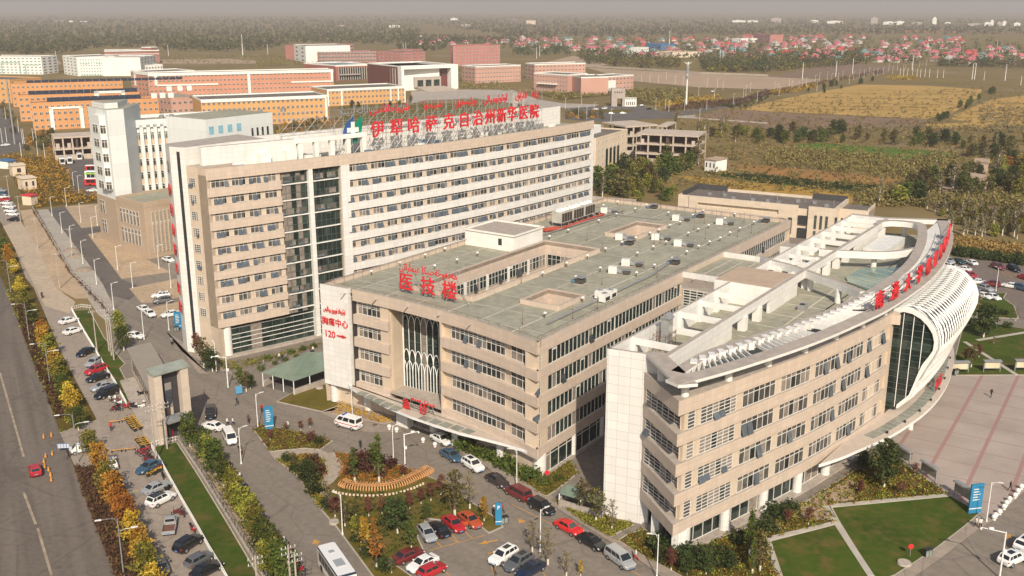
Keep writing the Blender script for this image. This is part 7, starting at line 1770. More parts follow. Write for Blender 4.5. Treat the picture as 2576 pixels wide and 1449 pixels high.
for a in [
('sedan','white',kx(0,2,695,350),(150,-42),"white sedan at the far end of the row by the lawn fence",GC1),
('sedan','white',kx(0,2,740,455),(140,-42),"white sedan with dark rear glass, second from the lawn's far corner",GC1),
('sedan','black',kx(0,2,868,668),(-140,62),"black sedan nosing out alone above the clustered cars by the lawn",GC1),
('hatch','silver',kx(0,2,945,775),(-85,55),"small silver hatchback just above the red car by the lawn",GC1),
('suv','red',kx(0,2,970,855),(-160,55),"red car squeezed between silver and black cars by the lawn",GC1),
('sedan','black',kx(0,2,990,925),(-165,52),"black sedan directly below the red car by the lawn",GC1),
('sedan','silver',kx(0,2,1040,1020),(-185,48),"silver sedan above the black people carrier by the lawn",GC1),
('van','black',kx(0,2,1078,1088),(-170,65),"black people carrier nearest the motorcycles by the lawn",GC1),
('sedan','blue',kx(0,3,1505,385),(-175,90),"dark blue sedan beside bicycles on the service road",GC1),
('sedan','silver',kx(0,3,1580,597),(215,-95),"silver grey sedan just behind the black roofed white car",GC1),
('suv','black',kx(0,3,1898,1165),(205,-135),"large black car with lit tail lamps on the service road",GC1),
('hatch','grey',kx(0,3,2010,1325),(215,-120),"dark grey hatchback next to the cropped black car",GC1),
('sedan','black',kx(0,3,2085,1425),(210,-115),"cropped black sedan at the bottom of the service road",GC1),
('sedan','grey',kx(0,3,1615,1385),(-40,-90),"dark car half hidden behind a yellow street tree",GC1),
('sedan','white',kx(0,3,1118,350),(-40,-95),"pale car half hidden by street trees near the junction",GC1),
('hatch','red',kx(0,3,357,418),(-26,-95),"small red car driving alone on the main road",None),
('suv','black',kx(0,2,2122,1285),(-4,90),"black car facing the camera inside the gate",None),
('sedan','white',kx(0,2,2140,1420),(-215,-50),"white sedan with sunroof by the inner gate trees",None),
('minibus','white',kx(0,3,2312,95),(70,125),"white minibus on the inner road below the white sedan",None),
('suv','white',kx(0,2,1622,98),(-160,12),"white hatch-backed car on the sandy lane by the tower",GC5),
('suv','grey',kx(0,2,1640,150),(-170,20),"dust grey pickup-like car below the white one by the tower",GC5),
('sedan','white',kx(0,2,1440,228),(-70,-40),"upper of two white cars at the tower road bend",GC5),
('sedan','white',kx(0,2,1508,278),(80,55),"lower of two white cars at the tower road bend",GC5),
('sedan','white',kx(0,2,1722,285),(-150,28),"white sedan beside the blue pylon at the tower",GC5),
('sedan','white',kx(0,2,1360,503),(120,18),"white car peeking out behind the gatehouse roof",GC5),
('sedan','white',kx(0,1,1692,1182),(80,25),"white sedan close under the tower's red characters",GC5),
('sedan','white',kx(1,3,1862,108),(200,108),"white sedan first in line under the crescent canopy",GC2),
('sedan','blue',kx(1,3,1960,270),(195,120),"steel blue sedan second in line before the white car",GC2),
('suv','white',kx(1,3,2180,370),(215,140),"white SUV with black sunroof third in the line",GC2),
('sedan','brown',kx(1,3,2428,525),(215,130),"dark brown sedan fourth in the line by the lamp",GC2),
('van','dark red',kx(2,3,58,655),(-210,-115),"dark red wagon showing its tail behind the brown sedan",GC2),
('suv','black',kx(2,3,298,795),(225,130),"big black SUV parked between red wagon and scarlet sedan",GC2),
('sedan','scarlet',kx(2,3,570,1000),(225,120),"bright scarlet sedan in the kerbside line",GC2),
('sedan','black',kx(2,3,800,1145),(225,130),"black sedan nose to tail behind the scarlet one",GC2),
('van','silver',kx(2,3,1085,1322),(225,165),"silver people carrier with two roof hatches",GC2),
('hatch','silver',kx(1,3,1720,1062),(100,130),"small silver car first in the marked garden bays",GC3),
('sedan','black',kx(1,3,1838,1020),(-150,-130),"black sedan tail outward between silver and crimson cars",GC3),
('sedan','red',kx(1,3,1985,962),(160,140),"crimson sedan in the garden bays",GC3),
('sedan','orange red',kx(1,3,2152,922),(175,140),"orange red sedan with its door open in the last bay",GC3),
('sedan','dark red',kx(1,3,1530,1285),(240,-105),"reddish brown sedan at the lower bay edge",GC3),
('sedan','white',kx(1,3,1680,1362),(-215,110),"white sedan with black sunroof between two red cars",GC3),
('hatch','red',kx(1,3,1772,1432),(220,-105),"cropped dark red hatchback below the white sedan",GC3),
('suv','white',kx(1,3,2490,1290),(-180,110),"large white SUV at the lot's centre",GC3),
('suv','grey',kx(2,3,70,1355),(-180,110),"dark grey SUV right behind the white SUV",GC3),
('sedan','navy',kx(2,3,190,1425),(-190,115),"navy sedan cropped by the picture edge in the lot",GC3),
('suv','white',kx(3,3,2455,1315),(200,-90),"white SUV on the ring road at the lower right",None),
('suv','white',kx(3,3,2590,1165),(150,-110),"cropped white car at the right picture edge",None),
]:car(*a)
# two tone white and black crossover and the open door of the orange red sedan
t=car('suv','white',kx(0,3,1622,718),(235,-118),"white crossover with black roof on the service road",GC1)
b=MB();b.box((-.6,0),0,-1.05,1.0,-.66,.66,1.66,1.72);b.build("black_roof",CGLASS,t,(0,0,0))
for o in list(SC.objects):
 if o.get('label','').startswith("orange red sedan"):
  b=MB();b.box((0.95,-0.9),math.radians(-118),0,1.0,-.04,.04,.35,.98);q=b.build("door",[paint('orange red')],o,(0,0,0));break
def carlist(L,grp,fmt):
 cnt={}
 for ty,c,pos,h in L:cnt.setdefault(c,[]).append(pos[0])
 for ty,c,pos,h in L:
  xs=sorted(cnt[c]);i=xs.index(pos[0]);car(ty,c,pos,h,fmt.format(c=c)+(f", {ORD[i]} {c} one from the left" if len(xs)>1 else f", the only {c} one there"),grp)
carlist([('sedan','white',kx(3,1,2040,1212),(-95,-40)),('sedan','green',kx(3,1,1912,1198),(100,42)),('sedan','silver',kx(3,1,1812,1192),(100,42)),('suv','white',kx(3,1,1830,1256),(100,25)),('sedan','white',kx(3,1,1955,1276),(-110,-18)),('sedan','white',kx(3,1,1902,1310),(100,40)),('sedan','white',kx(3,1,1790,1304),(90,20)),('sedan','red',kx(3,1,2032,1336),(120,50)),('suv','dark red',kx(3,1,2308,1256),(110,40)),('suv','black',kx(3,1,2466,1276),(110,45)),('sedan','dark red',kx(3,1,1972,1390),(-110,25)),('sedan','white',kx(3,1,2096,1406),(-120,-10)),('suv','dark red',kx(3,1,2242,1430),(-130,-15)),('sedan','white',kx(3,1,2432,1446),(-130,-20)),('sedan','red',kx(3,1,2590,1364),(120,40)),('sedan','grey',kx(3,2,2050,20),(110,40)),('suv','silver',kx(3,2,2180,28),(110,35)),('suv','blue',kx(3,2,2552,22),(120,30)),('sedan','white',kx(3,2,2255,110),(100,35)),('sedan','white',kx(3,2,2165,100),(100,30))],GC4,"{c} car in the right-hand car park")
carlist([('sedan','black',kx(0,1,140,775),(-110,-5)),('sedan','white',kx(0,1,130,722),(-110,-5)),('sedan','white',kx(0,1,108,688),(-110,-5)),('suv','white',kx(0,1,92,648),(-110,-5)),('sedan','white',kx(0,1,66,608),(-110,-5)),('sedan','red',kx(0,1,50,575),(-110,-5)),('sedan','white',kx(0,1,40,548),(-110,-5)),('suv','blue',kx(0,1,18,520),(-110,-5)),('sedan','silver',kx(0,1,8,480),(-110,-5)),('sedan','white',kx(0,1,55,20),(-60,5)),('sedan','white',kx(0,1,935,480),(-90,0))],GC6,"{c} car at the far left street")
carlist([('sedan','white',(1498,277),(-12,1)),('suv','white',(1520,275),(-12,1)),('sedan','white',(1567,287),(12,0)),('sedan','silver',(1538,288),(12,0)),('sedan','grey',(1615,268),(12,0)),('sedan','black',(1633,276),(12,-1)),('sedan','white',(1844,264),(12,-4)),('suv','white',(1793,232),(-12,3))],"cars on the campus road","{c} car far off on the campus road")
# small old pickup with brown bed
def pickup(ctr,head,label,cab='silver'):
 p=gp(*ctr);q=gp(ctr[0]+head[0],ctr[1]+head[1]);t=thing("pickup_truck",label,"pickup",(p.x,p.y,0.06),math.atan2(q.y-p.y,q.x-p.x),None)
 for nm,me in car_meshes('sedan',cab):
  if nm in ('wheel','headlight','taillight','number_plate','grille'):link(nm,me,t)
 b=MB();st=CAR['hatch']['st'];b.box((0,0),0,0.5,2.1,-.82,.82,.4,.95);b.hexa([(0.3,-.82,.4),(1.7,-.82,.9),(1.7,.82,.9),(0.3,.82,.4),(0.35,-.66,1.55),(1.1,-.66,1.55),(1.1,.66,1.55),(0.35,.66,1.55)]);b.build("cab",paint(cab),t,(0,0,0))
 b=MB();b.hexa([(1.72,-.7,.98),(1.73,-.7,.98),(1.73,.7,.98),(1.72,.7,.98),(1.14,-.6,1.5),(1.15,-.6,1.5),(1.15,.6,1.5),(1.14,.6,1.5)]);b.build("windscreen",CGLASS,t,(0,0,0));b=MB();b.box((0,0),0,.29,.32,-.6,.6,1.05,1.45);b.build("rear_window",CGLASS,t,(0,0,0))
 b=MB();b.box((0,0),0,-2.3,0.25,-.85,.85,.5,.62);b.box((0,0),0,-2.3,.25,-.87,-.8,.5,1.0);b.box((0,0),0,-2.3,.25,.8,.87,.5,1.0);b.box((0,0),0,-2.34,-2.28,-.85,.85,.5,1.0);b.build("cargo_bed",[paint(cab)],t,(0,0,0));b=MB();b.box((0,0),0,-2.25,.2,-.79,.79,.62,.66);b.build("bed_floor",RUST,t,(0,0,0))
pickup(kx(0,3,1712,985),(30,-150),"old silver pickup with a rusty empty bed on the service road")
pickup(kx(0,3,845,205),(-190,30),"white pickup at the junction by the police board",'white')
# buses
def bus(ctr,head,L,W,H,label,cols,rz=None,z=0.06):
 p=gp(*ctr);q=gp(ctr[0]+head[0],ctr[1]+head[1]);t=thing("bus",label,"bus",(p.x,p.y,z),math.atan2(q.y-p.y,q.x-p.x));l,w=L/2,W/2
 b=MB();c=.15;ring=[(-l,-w,.35),(l-.25,-w,.35),(l,-w+.25,.35),(l,w-.25,.35),(l-.25,w,.35),(-l,w,.35)]
 up=lambda z,k=1:[(x*(1 if abs(x)<l-.3 else k),y*k,z) for x,y,_ in ring]
 lv=[up(.35),up(1.15),up(H-.25),up(H-.02,.95)]
 for k in range(3):
  for i in range(6):j=(i+1) % 6;b.face([lv[k][i],lv[k][j],lv[k+1][j],lv[k+1][i]],cols[k])
 b.face(lv[3],3);b.face(lv[0][::-1],0)
 b.build("body",[paint(cols[3]) ,CGLASS,paint(cols[4]),paint(cols[5])],t,(0,0,0))
 for sy in (-1,1):
  w_=MB();n=6
  for i in range(n):x0=-l+.4+(L-1.2)*i/n;w_.box((0,sy*(w+.005)),0,x0+.06,x0+(L-1.2)/n-.06,-.012,.012,1.25,H-.5)
  w_.build("side_windows",CGLASS,t,(0,0,0))
 w_=MB();w_.box((l+.005,0),0,-.012,.02,-w+.3,w-.3,1.1,H-.35);w_.build("windscreen",CGLASS,t,(0,0,0));w_=MB();w_.box((-l,0),0,-.02,.012,-w+.25,w-.25,1.3,H-.5);w_.build("rear_window",CGLASS,t,(0,0,0))
 for x in (-l*.55,l*.6):
  for sy in (-1,1):w_=MB();w_.tube((x,sy*(w-.25),.48),(x,sy*(w+.02),.48),.48,.48,12);w_.build("wheel",TYRE,t,(0,0,0))
 w_=MB();w_.box((0,0),0,-l*.5,-l*.1,-.6,.6,H-.03,H+.12);w_.box((0,0),0,l*.35,l*.5,-.35,.35,H-.03,H+.06);w_.build("roof_hatch",[paint('silver')],t,(0,0,0))
bus((848,1458),(-100,-150),8.6,2.4,3.0,"white bus with dark windows at the bottom of the inner road",(0,0,2,'white','navy','white'))
bus(kx(0,1,1000,300),(-200,4),11,2.5,4.0,"red double deck bus at the back of the bus yard",(0,0,2,'scarlet','white','white'))
bus(kx(0,1,1000,360),(-200,4),11,2.5,4.0,"lime green bus between two red ones in the yard",(0,0,2,'white','white','white'))
bus(kx(0,1,1000,415),(-200,4),11,2.5,3.1,"red and white single deck bus nearest in the yard",(0,0,2,'scarlet','white','white'))
for x,y,l in ((628,198,"left of two green white city buses in the yard"),(702,190,"right of two green white city buses in the yard"),(800,150,"single white bus facing out beside the frame building")):bus(kx(0,1,x,y),(18,60),9,2.4,3.1,l,(0,0,2,'white','white','white'))
t=[o for o in SC.objects if o.get('label','').startswith('lime green bus')][0]
b=MB();b.box((0,0),0,-5.52,5.52,-1.27,1.27,.9,1.2);b.box((0,0),0,-5.52,5.52,-1.27,1.27,2.6,3.2);b.build("green_livery",mat("lime_paint",(0.28,0.50,0.06),0.4),t,(0,0,0))
# ambulance
p=kx(1,2,930,1402);t=car('minibus','white',p,(-150,-42),"white ambulance with red stripe before the emergency canopy",None);t.name="ambulance";t['category']="ambulance";t.scale=(1.12,1.12,1.16)
b=MB();b.box((0,0),0,-2.2,2.0,-.875,.875,.82,.92);b.build("red_stripe",RED,t,(0,0,0));b=MB();b.box((0.7,0),0,-.15,.15,-.5,.5,1.97,2.1);b.build("light_bar",[mat("blue_beacon",(0.02,0.05,0.3),0.2)],t,(0,0,0))
b=MB();M=Matrix.Rotation(math.pi,4,'Z')
for sy in (-1,1):b.tube((-.9,sy*.86,1.25),(-.9,sy*.885,1.25),.17,.17,12);
b.build("round_emblem",WPAINT,t,(0,0,0))
# motorcycles and bicycles
def moto_proto(col):
 out=[];b=MB();b.tube((-.45,0,.5),(.35,0,.62),.13,.11,6);b.hexa([(-.6,-.13,.5),(-.1,-.12,.48),(-.1,.12,.48),(-.6,.13,.5),(-.62,-.1,.72),(-.05,-.1,.70),(-.05,.1,.70),(-.62,.1,.72)]);b.tube((.35,0,.35),(.5,0,.95),.10,.07,6);b.hexa([(.28,-.16,.35),(.44,-.2,.3),(.44,.2,.3),(.28,.16,.35),(.38,-.14,.85),(.5,-.17,.85),(.5,.17,.85),(.38,.14,.85)]);b.hexa([(-.1,-.15,.28),(.3,-.15,.28),(.3,.15,.28),(-.1,.15,.28),(-.1,-.15,.36),(.3,-.15,.36),(.3,.15,.36),(-.1,.15,.36)]);out.append(("frame",b.mesh("frame",[paint(col)])))
 b=MB();b.hexa([(-.66,-.13,.72),(.0,-.11,.70),(.0,.11,.70),(-.66,.13,.72),(-.62,-.11,.82),(-.03,-.09,.78),(-.03,.09,.78),(-.62,.11,.82)]);out.append(("seat",b.mesh("seat",[BLACKM])))
 for x in (-.58,.6):b=MB();b.tube((x,-.05,.25),(x,.05,.25),.25,.25,12);b.tube((x,-.055,.25),(x,.055,.25),.13,.13,8,1);out.append(("wheel",b.mesh("wheel",[TYRE,ALLOY])))
 b=MB();b.pipe([(.38,-.34,1.0),(.48,0,.98),(.38,.34,1.0)],.022,5);b.tube((.36,-.34,1.02),(.34,-.36,1.2),.012);b.tube((.36,.34,1.02),(.34,.36,1.2),.012);out.append(("handlebar",b.mesh("handlebar",[BLACKM])))
 b=MB();b.ball((.52,0,.86),.08,n=8,k=4);out.append(("headlight",b.mesh("headlight",[LAMPW])))
 b=MB();b.box((-.72,0),0,-.14,.14,-.16,.16,.84,1.08);out.append(("rear_box",b.mesh("rear_box",[BLACKM if col!='white' else paint('white')])))
 return out
MOTO={c:moto_proto(c) for c in ('red','black','white','blue','dark red','grey')}
def moto(x,y,rz,col,label,grp,cat="motorcycle"):
 p=g2(x,y);t=thing("motorcycle",label,cat,(*p,0.06),rz,grp)
 for nm,me in MOTO[col]:link(nm,me,t)
rm=random.Random(77)
q=P2([(478,1095),(515,1130),(552,1165),(590,1222),(625,1275),(660,1330),(700,1385),(745,1450)]);q=offset(q,-0.4)
n=44
for i in range(n):
 p,a=at_s(q,length(q)*(i+0.5)/n);c=rm.choice(('red','red','black','black','white','blue','dark red','grey'));p=(p[0]+rm.uniform(-.5,.5),p[1]+rm.uniform(-.4,.4))
 t=thing("motorcycle",f"{c} motor scooter in the long line between belt trees and inner road","motorcycle",(*p,0.06),a+math.pi/2+rm.uniform(-.35,.35),f"{c} scooters along the inner road")
 for nm,me in MOTO[c]:link(nm,me,t)
for i,(x,y) in enumerate(k02(1140,1130,1170,1150,1200,1175,1220,1200,1150,1230,1190,1240,1280,1210,1320,1200,1360,1215,1420,1210,1450,1200,1425,1080)):moto(x,y,rm.uniform(0,6.2),rm.choice(('red','black','white','dark red')),f"{ORD[i]} scooter from the left in the huddle at the lawn's end","scooters huddled at the lawn's end") if i<11 else moto(x,y,1.0,'black',"single dark scooter by the gatehouse wall",None)
for i,(x,y) in enumerate(k03(1410,215,1440,235,1470,200,1460,250,1490,270,1530,290,1480,300,1610,380,1640,470,1690,600,1780,830,1830,850,1940,1010)):moto(x,y,rm.uniform(0,6.2),rm.choice(('red','black','dark red')) ,f"{ORD[i]} scooter from the top along the near lawn fence","scooters along the near lawn fence")
def bike(x,y,rz,label,grp):
 p=g2(x,y);key='bike'
 if key not in MOTO:
  o=[];b=MB();b.pipe([(-.5,0,.33),(-.1,0,.33),(.35,0,.75),(-.2,0,.75),(-.1,0,.33)],.03,5);b.pipe([(-.5,0,.33),(-.22,0,.8)],.025,5);b.pipe([(.52,0,.33),(.38,0,.95)],.03,5);b.box((-.62,0),0,-.2,.2,-.1,.1,.62,.68);o.append(("frame",b.mesh("frame",[mat("yellow_bike_paint",(0.55,0.30,0.02),0.4)])))
  for xx in (-.5,.52):b=MB();b.tube((xx,-.03,.33),(xx,.03,.33),.33,.33,12);o.append(("wheel",b.mesh("wheel",[TYRE])))
  b=MB();b.hexa([(-.36,-.09,.86),(-.1,-.03,.86),(-.1,.03,.86),(-.36,.09,.86),(-.36,-.09,.92),(-.1,-.03,.92),(-.1,.03,.92),(-.36,.09,.92)]);o.append(("saddle",b.mesh("saddle",[BLACKM])));b=MB();b.pipe([(.3,-.28,1.0),(.38,0,.98),(.3,.28,1.0)],.02,5);o.append(("handlebar",b.mesh("handlebar",[BLACKM])));b=MB();b.box((.62,0),0,-.13,.13,-.15,.15,.72,.92);o.append(("basket",b.mesh("basket",[mat("yellow_basket",(0.55,0.30,0.02),0.5)])));MOTO[key]=o
 t=thing("bicycle",label,"bicycle",(*p,0.09),rz,grp)
 for nm,me in MOTO[key]:link(nm,me,t)
for i,(x,y) in enumerate(k02(1300,1330,1312,1345,1322,1360,1335,1375,1345,1392,1358,1410,1372,1425,1390,1440)):bike(x,y,0.5+rm.uniform(-.3,.3),f"yellow shared bicycle, {ORD[i]} down the row at the gate drive","yellow bicycles at the gate drive")
for i,(x,y) in enumerate(k03(1410,95,1425,115,1440,130,1455,150,1470,165,1525,450,1560,430,1580,415)):bike(x,y,0.5+rm.uniform(-.4,.4),f"yellow shared bicycle, {ORD[i]} from the top beside the near lawn","yellow bicycles beside the near lawn")
# ================================================================== PEOPLE
SKIN=mat("skin",(0.42,0.26,0.18),0.7);HAIR=mat("black_hair",(0.015,0.012,0.011),0.7)
CLO={'white':(0.70,0.68,0.64),'black':(0.02,0.02,0.024),'navy':(0.02,0.025,0.05),'red':(0.45,0.03,0.04),'pink':(0.50,0.25,0.24),'grey':(0.20,0.19,0.19),'brown':(0.10,0.06,0.045),'lavender':(0.30,0.24,0.38),'blue':(0.05,0.09,0.2)}
CM={k:mat("cloth_"+k,c,0.9,0.08,3) for k,c in CLO.items()}
def person_mesh(pose,top,bot,seed):
 rr=random.Random(seed);st={'walk':.26,'stand':.05,'sit':0}[pose]
 hip=.92;kn=.48
 J={'pel':(0,0,.95),'belly':(0.01,0,1.12),'chest':(0.02,0,1.33),'neck':(0.03,0,1.48),'head':(0.05,0,1.60),'top':(0.045,0,1.70)}
 E=[('pel','belly'),('belly','chest'),('chest','neck'),('neck','head'),('head','top')];Rd={'pel':.145,'belly':.135,'chest':.15,'neck':.06,'head':.10,'top':.06}
 for sd,nm in ((1,'l'),(-1,'r')):
  f=st*sd*1.0;y=.09*sd
  if pose=='sit':leg=[(0.05,y,.90),(.42,y*1.5,.80),(.36,y*1.5,.42),(.33,y*1.5,.34),(.48,y*1.5,.32)]
  else:leg=[(0,y,.86),(f*.55+.03,y,.48),(f*1.05-(.08 if f<0 else 0),y,.09+(.05 if f<0 else 0)),(f*1.05-(.08 if f<0 else 0),y,.05),(f*1.05+.15,y*1.15,.035)]
  for i,p in enumerate(leg):J[nm+'leg%d' % i]=p;Rd[nm+'leg%d' % i]=(.095,.065,.045,.045,.035)[i]
  E.append(('pel',nm+'leg0'));E+=[(nm+'leg%d' % i,nm+'leg%d' % (i+1)) for i in range(4)]
  g=-f*.8
  arm=[(.02,.19*sd,1.42),(g*.4-.02,.235*sd,1.14),(g*.9+.10,.235*sd,.92),(g*1.05+.13,.23*sd,.84)] if pose!='sit' else [(.04,.19*sd,1.42),(.16,.26*sd,1.2),(.40,.30*sd,1.06),(.48,.30*sd,1.04)]
  for i,p in enumerate(arm):J[nm+'arm%d' % i]=p;Rd[nm+'arm%d' % i]=(.062,.045,.034,.036)[i]
  E.append(('chest',nm+'arm0'));E+=[(nm+'arm%d' % i,nm+'arm%d' % (i+1)) for i in range(3)]
  h=Vector(J[nm+'arm3']);d=(h-Vector(J[nm+'arm2'])).normalized();side=Vector((1,0,0)) if abs(d.x)<.8 else Vector((0,1,0))
  side=(side-d*side.dot(d)).normalized()
  for k in range(5):
   o=(k-1.5)*.016 if k<4 else-.036;ln=(.065,.075,.07,.055,.045)[k];a=h+side*o+d*.02;b_=a+d*ln+side*(-.02 if k==4 else 0)
   J[f'{nm}f{k}a']=tuple(a);J[f'{nm}f{k}b']=tuple(b_);Rd[f'{nm}f{k}a']=Rd[f'{nm}f{k}b']=.0095;E+=[(nm+'arm3',f'{nm}f{k}a'),(f'{nm}f{k}a',f'{nm}f{k}b')]
 names=list(J);me=bpy.data.meshes.new("person");me.from_pydata([J[n] for n in names],[(names.index(a),names.index(b)) for a,b in E],[])
 o=bpy.data.objects.new("person",me);COL.objects.link(o);md=o.modifiers.new("skin",'SKIN');sv=me.skin_vertices[0].data
 for i,n in enumerate(names):sv[i].radius=(Rd[n],Rd[n]*(1.25 if n in ('chest','belly','pel') else 1));sv[i].use_root=(n=='pel')
 sb=o.modifiers.new("sub",'SUBSURF');sb.levels=1;sb.render_levels=1
 dg=bpy.context.evaluated_depsgraph_get();out=bpy.data.meshes.new_from_object(o.evaluated_get(dg));bpy.data.objects.remove(o)
 out.materials.clear()
 for m in (SKIN,CM[top],CM[bot],HAIR,BLACKM):out.materials.append(m)
 for p in out.polygons:
  c=p.center;arm_=abs(c.y)>.2
  if c.z>1.50:k=3 if (c.z>1.62 or c.x<.02) else 0
  elif arm_ and (c.z<.90 if pose!='sit' else c.x>.42):k=0
  elif c.z>.93 or arm_:k=1
  elif c.z<.075 if pose!='sit' else c.z<.36:k=4
  else:k=2
  p.material_index=k;p.use_smooth=True
 return out
def face_mesh():
 b=MB();b.tube((.135,0,1.585),(.155,0,1.57),.014,.008,5,0)
 for s in (-1,1):b.ball((.128,.032*s,1.607),.010,1,n=6,k=4);b.ball((.05,.098*s,1.59),.018,0,n=6,k=4)
 b.box((.128,0),0,0,.012,-.022,.022,1.543,1.552,2);return b.mesh("face",[SKIN,HAIR,mat("lips",(0.3,0.1,0.09),0.6)])
FACE=face_mesh();PM={}
def person(x,y,pose,top,bot,label,head=None,grp=None,z=0.09,rz=None):
 key=(pose,top,bot)
 if key not in PM:PM[key]=person_mesh(pose,top,bot,len(PM))
 p=g2(x,y);o=link("person",PM[key],None,(*p,z),R.uniform(0,6.28) if rz is None else rz);tag(o,label,"person",grp);link("face",FACE,o);return o
for (i,j,x,y),pose,top,bot,lab in [
((0,2,2385,1182),'walk','black','black',"person in dark clothes walking near the black car at the gate"),
((0,2,2060,1115),'walk','pink','grey',"person in pink top walking beside the gatehouse"),
((0,2,2287,1390),'walk','white','black',"person in white shirt, left of a walking pair by the black car"),
((0,2,2343,1388),'walk','white','navy',"person in white shirt, right of a walking pair by the black car"),
((0,2,2500,1362),'walk','brown','black',"person in brown top walking below the camera pole"),
((0,2,1118,1440),'stand','red','black',"guard in red vest standing by the yellow bicycles"),
((0,2,1605,1420),'stand','grey','black',"person in grey standing between poles at the gate"),
((0,3,692,272),'walk','black','black',"officer in black walking beside the blue board"),
((1,2,235,728),'walk','white','black',"person in white, first of three beside the green ramp roof"),
((1,2,266,738),'walk','black','black',"person in black, middle of three beside the green ramp roof"),
((1,2,303,728),'walk','lavender','navy',"person in lavender, last of three beside the green ramp roof"),
((1,2,556,664),'walk','brown','black',"person in brown on the path behind the ramp roof"),
((1,2,574,660),'walk','white','navy',"person in pale top on the path behind the ramp roof"),
((1,2,78,795),'walk','lavender','grey',"person with white hat near the left ramp corner"),
((1,2,60,1256),'walk','red','black',"person in red jacket walking by the tall lamp"),
((1,2,322,1422),'walk','white','grey',"person in white walking behind the garden bed"),
((1,2,1600,1372),'stand','red','black',"person in red at the emergency doors under the canopy"),
((1,3,1052,175),'stand','black','black',"person in black standing on the walk above the pergola"),
((1,3,2398,832),'walk','white','black',"person in white by the blue parking sign"),
((1,3,2442,815),'walk','brown','black',"person in brown behind the blue parking sign"),
((1,3,2475,820),'walk','red','navy',"person in red top by the blue parking sign"),
((1,3,2408,1449),'stand','grey','brown',"person in grey standing by the white SUV in the lot"),
((2,3,1245,1295),'walk','white','red',"person in white top and red trousers on the kerbside pavement"),
((3,2,2240,1100),'walk','black','black',"lone person in dark clothes crossing the tiled plaza"),
((3,3,2430,598),'walk','black','black',"person in black with shopping bags near the bollards"),
((3,3,2088,970),'walk','white','black',"person in white, left of a pair beside the plaza lamp"),
((3,3,2130,982),'walk','white','black',"person in white shirt, right of a pair beside the plaza lamp"),
]:person(*kx(i,j,x,y),pose,top,bot,lab)
def rider(x,y,rz,top,col,label):
 p=g2(x,y);t=thing("motorcycle",f"{col} scooter carrying "+label,"motorcycle",(*p,0.07),rz)
 for nm,me in MOTO[col]:link(nm,me,t)
 person(x,y,'sit',top,'black',"rider in "+top+" on "+col+" scooter, "+label.split(', ')[-1],z=0.02,rz=rz)
 o=[q for q in SC.objects if q.name.startswith("person")][-1]
rider(*kx(0,2,425,100),1.9,'black','red',"a dark clad rider, on the service road")
rider(*kx(0,2,1727,568),-1.2,'grey','black',"a grey clad rider, on the tower road")
rider(*kx(0,3,2418,222),-1.0,'black','dark red',"a black clad rider, on the inner road by the minibus")
# ================================================================== STREET FURNITURE
def lamp_proto():
 o=[];b=MB();b.tube((0,0,0),(0,0,6.2),.085,.05,8);b.tube((0,0,0),(0,0,.35),.15,.13,8);o.append(("pole",b.mesh("pole",[WHMET])))
 b=MB();b.pipe([(0,0,5.9),(.25,0,6.12),(.85,0,6.22)],.03,5);b.pipe([(0,0,5.4),(.3,0,6.05)],.02,4);o.append(("arm",b.mesh("arm",[WHMET])))
 b=MB();b.hexa([(.7,-.10,6.17),(1.5,-.06,6.20),(1.5,.06,6.20),(.7,.10,6.17),(.75,-.13,6.28),(1.45,-.08,6.29),(1.45,.08,6.29),(.75,.13,6.28)]);o.append(("lamp_head",b.mesh("lamp_head",[WHMET])))
 return o
LAMP=lamp_proto()
def dlamp_proto():
 o=[];b=MB();b.tube((0,0,0),(0,0,8.3),.10,.055,8);b.tube((0,0,0),(0,0,.4),.17,.15,8);o.append(("pole",b.mesh("pole",[GREYMET])))
 for s,z,l in ((-1,8.3,1.9),(1,6.6,1.6)):
  b=MB();b.pipe([(0,0,z-.8),(s*.25,0,z-.1),(s*.8,0,z+.05),(s*l,0,z+.08)],.035,5);o.append(("arm",b.mesh("arm",[GREYMET])))
  b=MB();b.hexa([(s*(l-.1),-.12,z+.02),(s*(l+.75),-.08,z+.05),(s*(l+.75),.08,z+.05),(s*(l-.1),.12,z+.02),(s*(l-.05),-.15,z+.16),(s*(l+.7),-.1,z+.15),(s*(l+.7),.1,z+.15),(s*(l-.05),.15,z+.16)]);o.append(("lamp_head",b.mesh("lamp_head",[WHMET])))
 return o
DLAMP=dlamp_proto()
def lamp(x,y,rz,label,grp,pr=LAMP,sc=1.0,name="street_lamp"):
 p=g2(x,y);t=thing(name,label,"lamp",(*p,0.08),rz,grp);t.scale=(sc,sc,sc)
 for nm,me in pr:link(nm,me,t)
for i,(x,y) in enumerate([(27,735),(74,856),(126,967),(197,1164),(312,1452)]):lamp(x,y,math.radians(20),f"double armed street lamp in the verge, {ORD[i]} along from the far end","double armed street lamps",DLAMP)
LA=math.radians(35)
cl=k01(525,722,625,895,722,1040,835,1205,972,1413,815,790,935,945,980,820,1185,1265,1335,1449,1600,1255,1720,1449,670,625,745,450,795,490)+k02(1145,222,1700,425,1450,517)
for i,(x,y) in enumerate(sorted(cl)):lamp(x,y,LA+R.uniform(-.1,.1),f"white single lamp along the sandy tower road, {ORD[i]} from the left","white lamps along the tower road",LAMP,1.08)
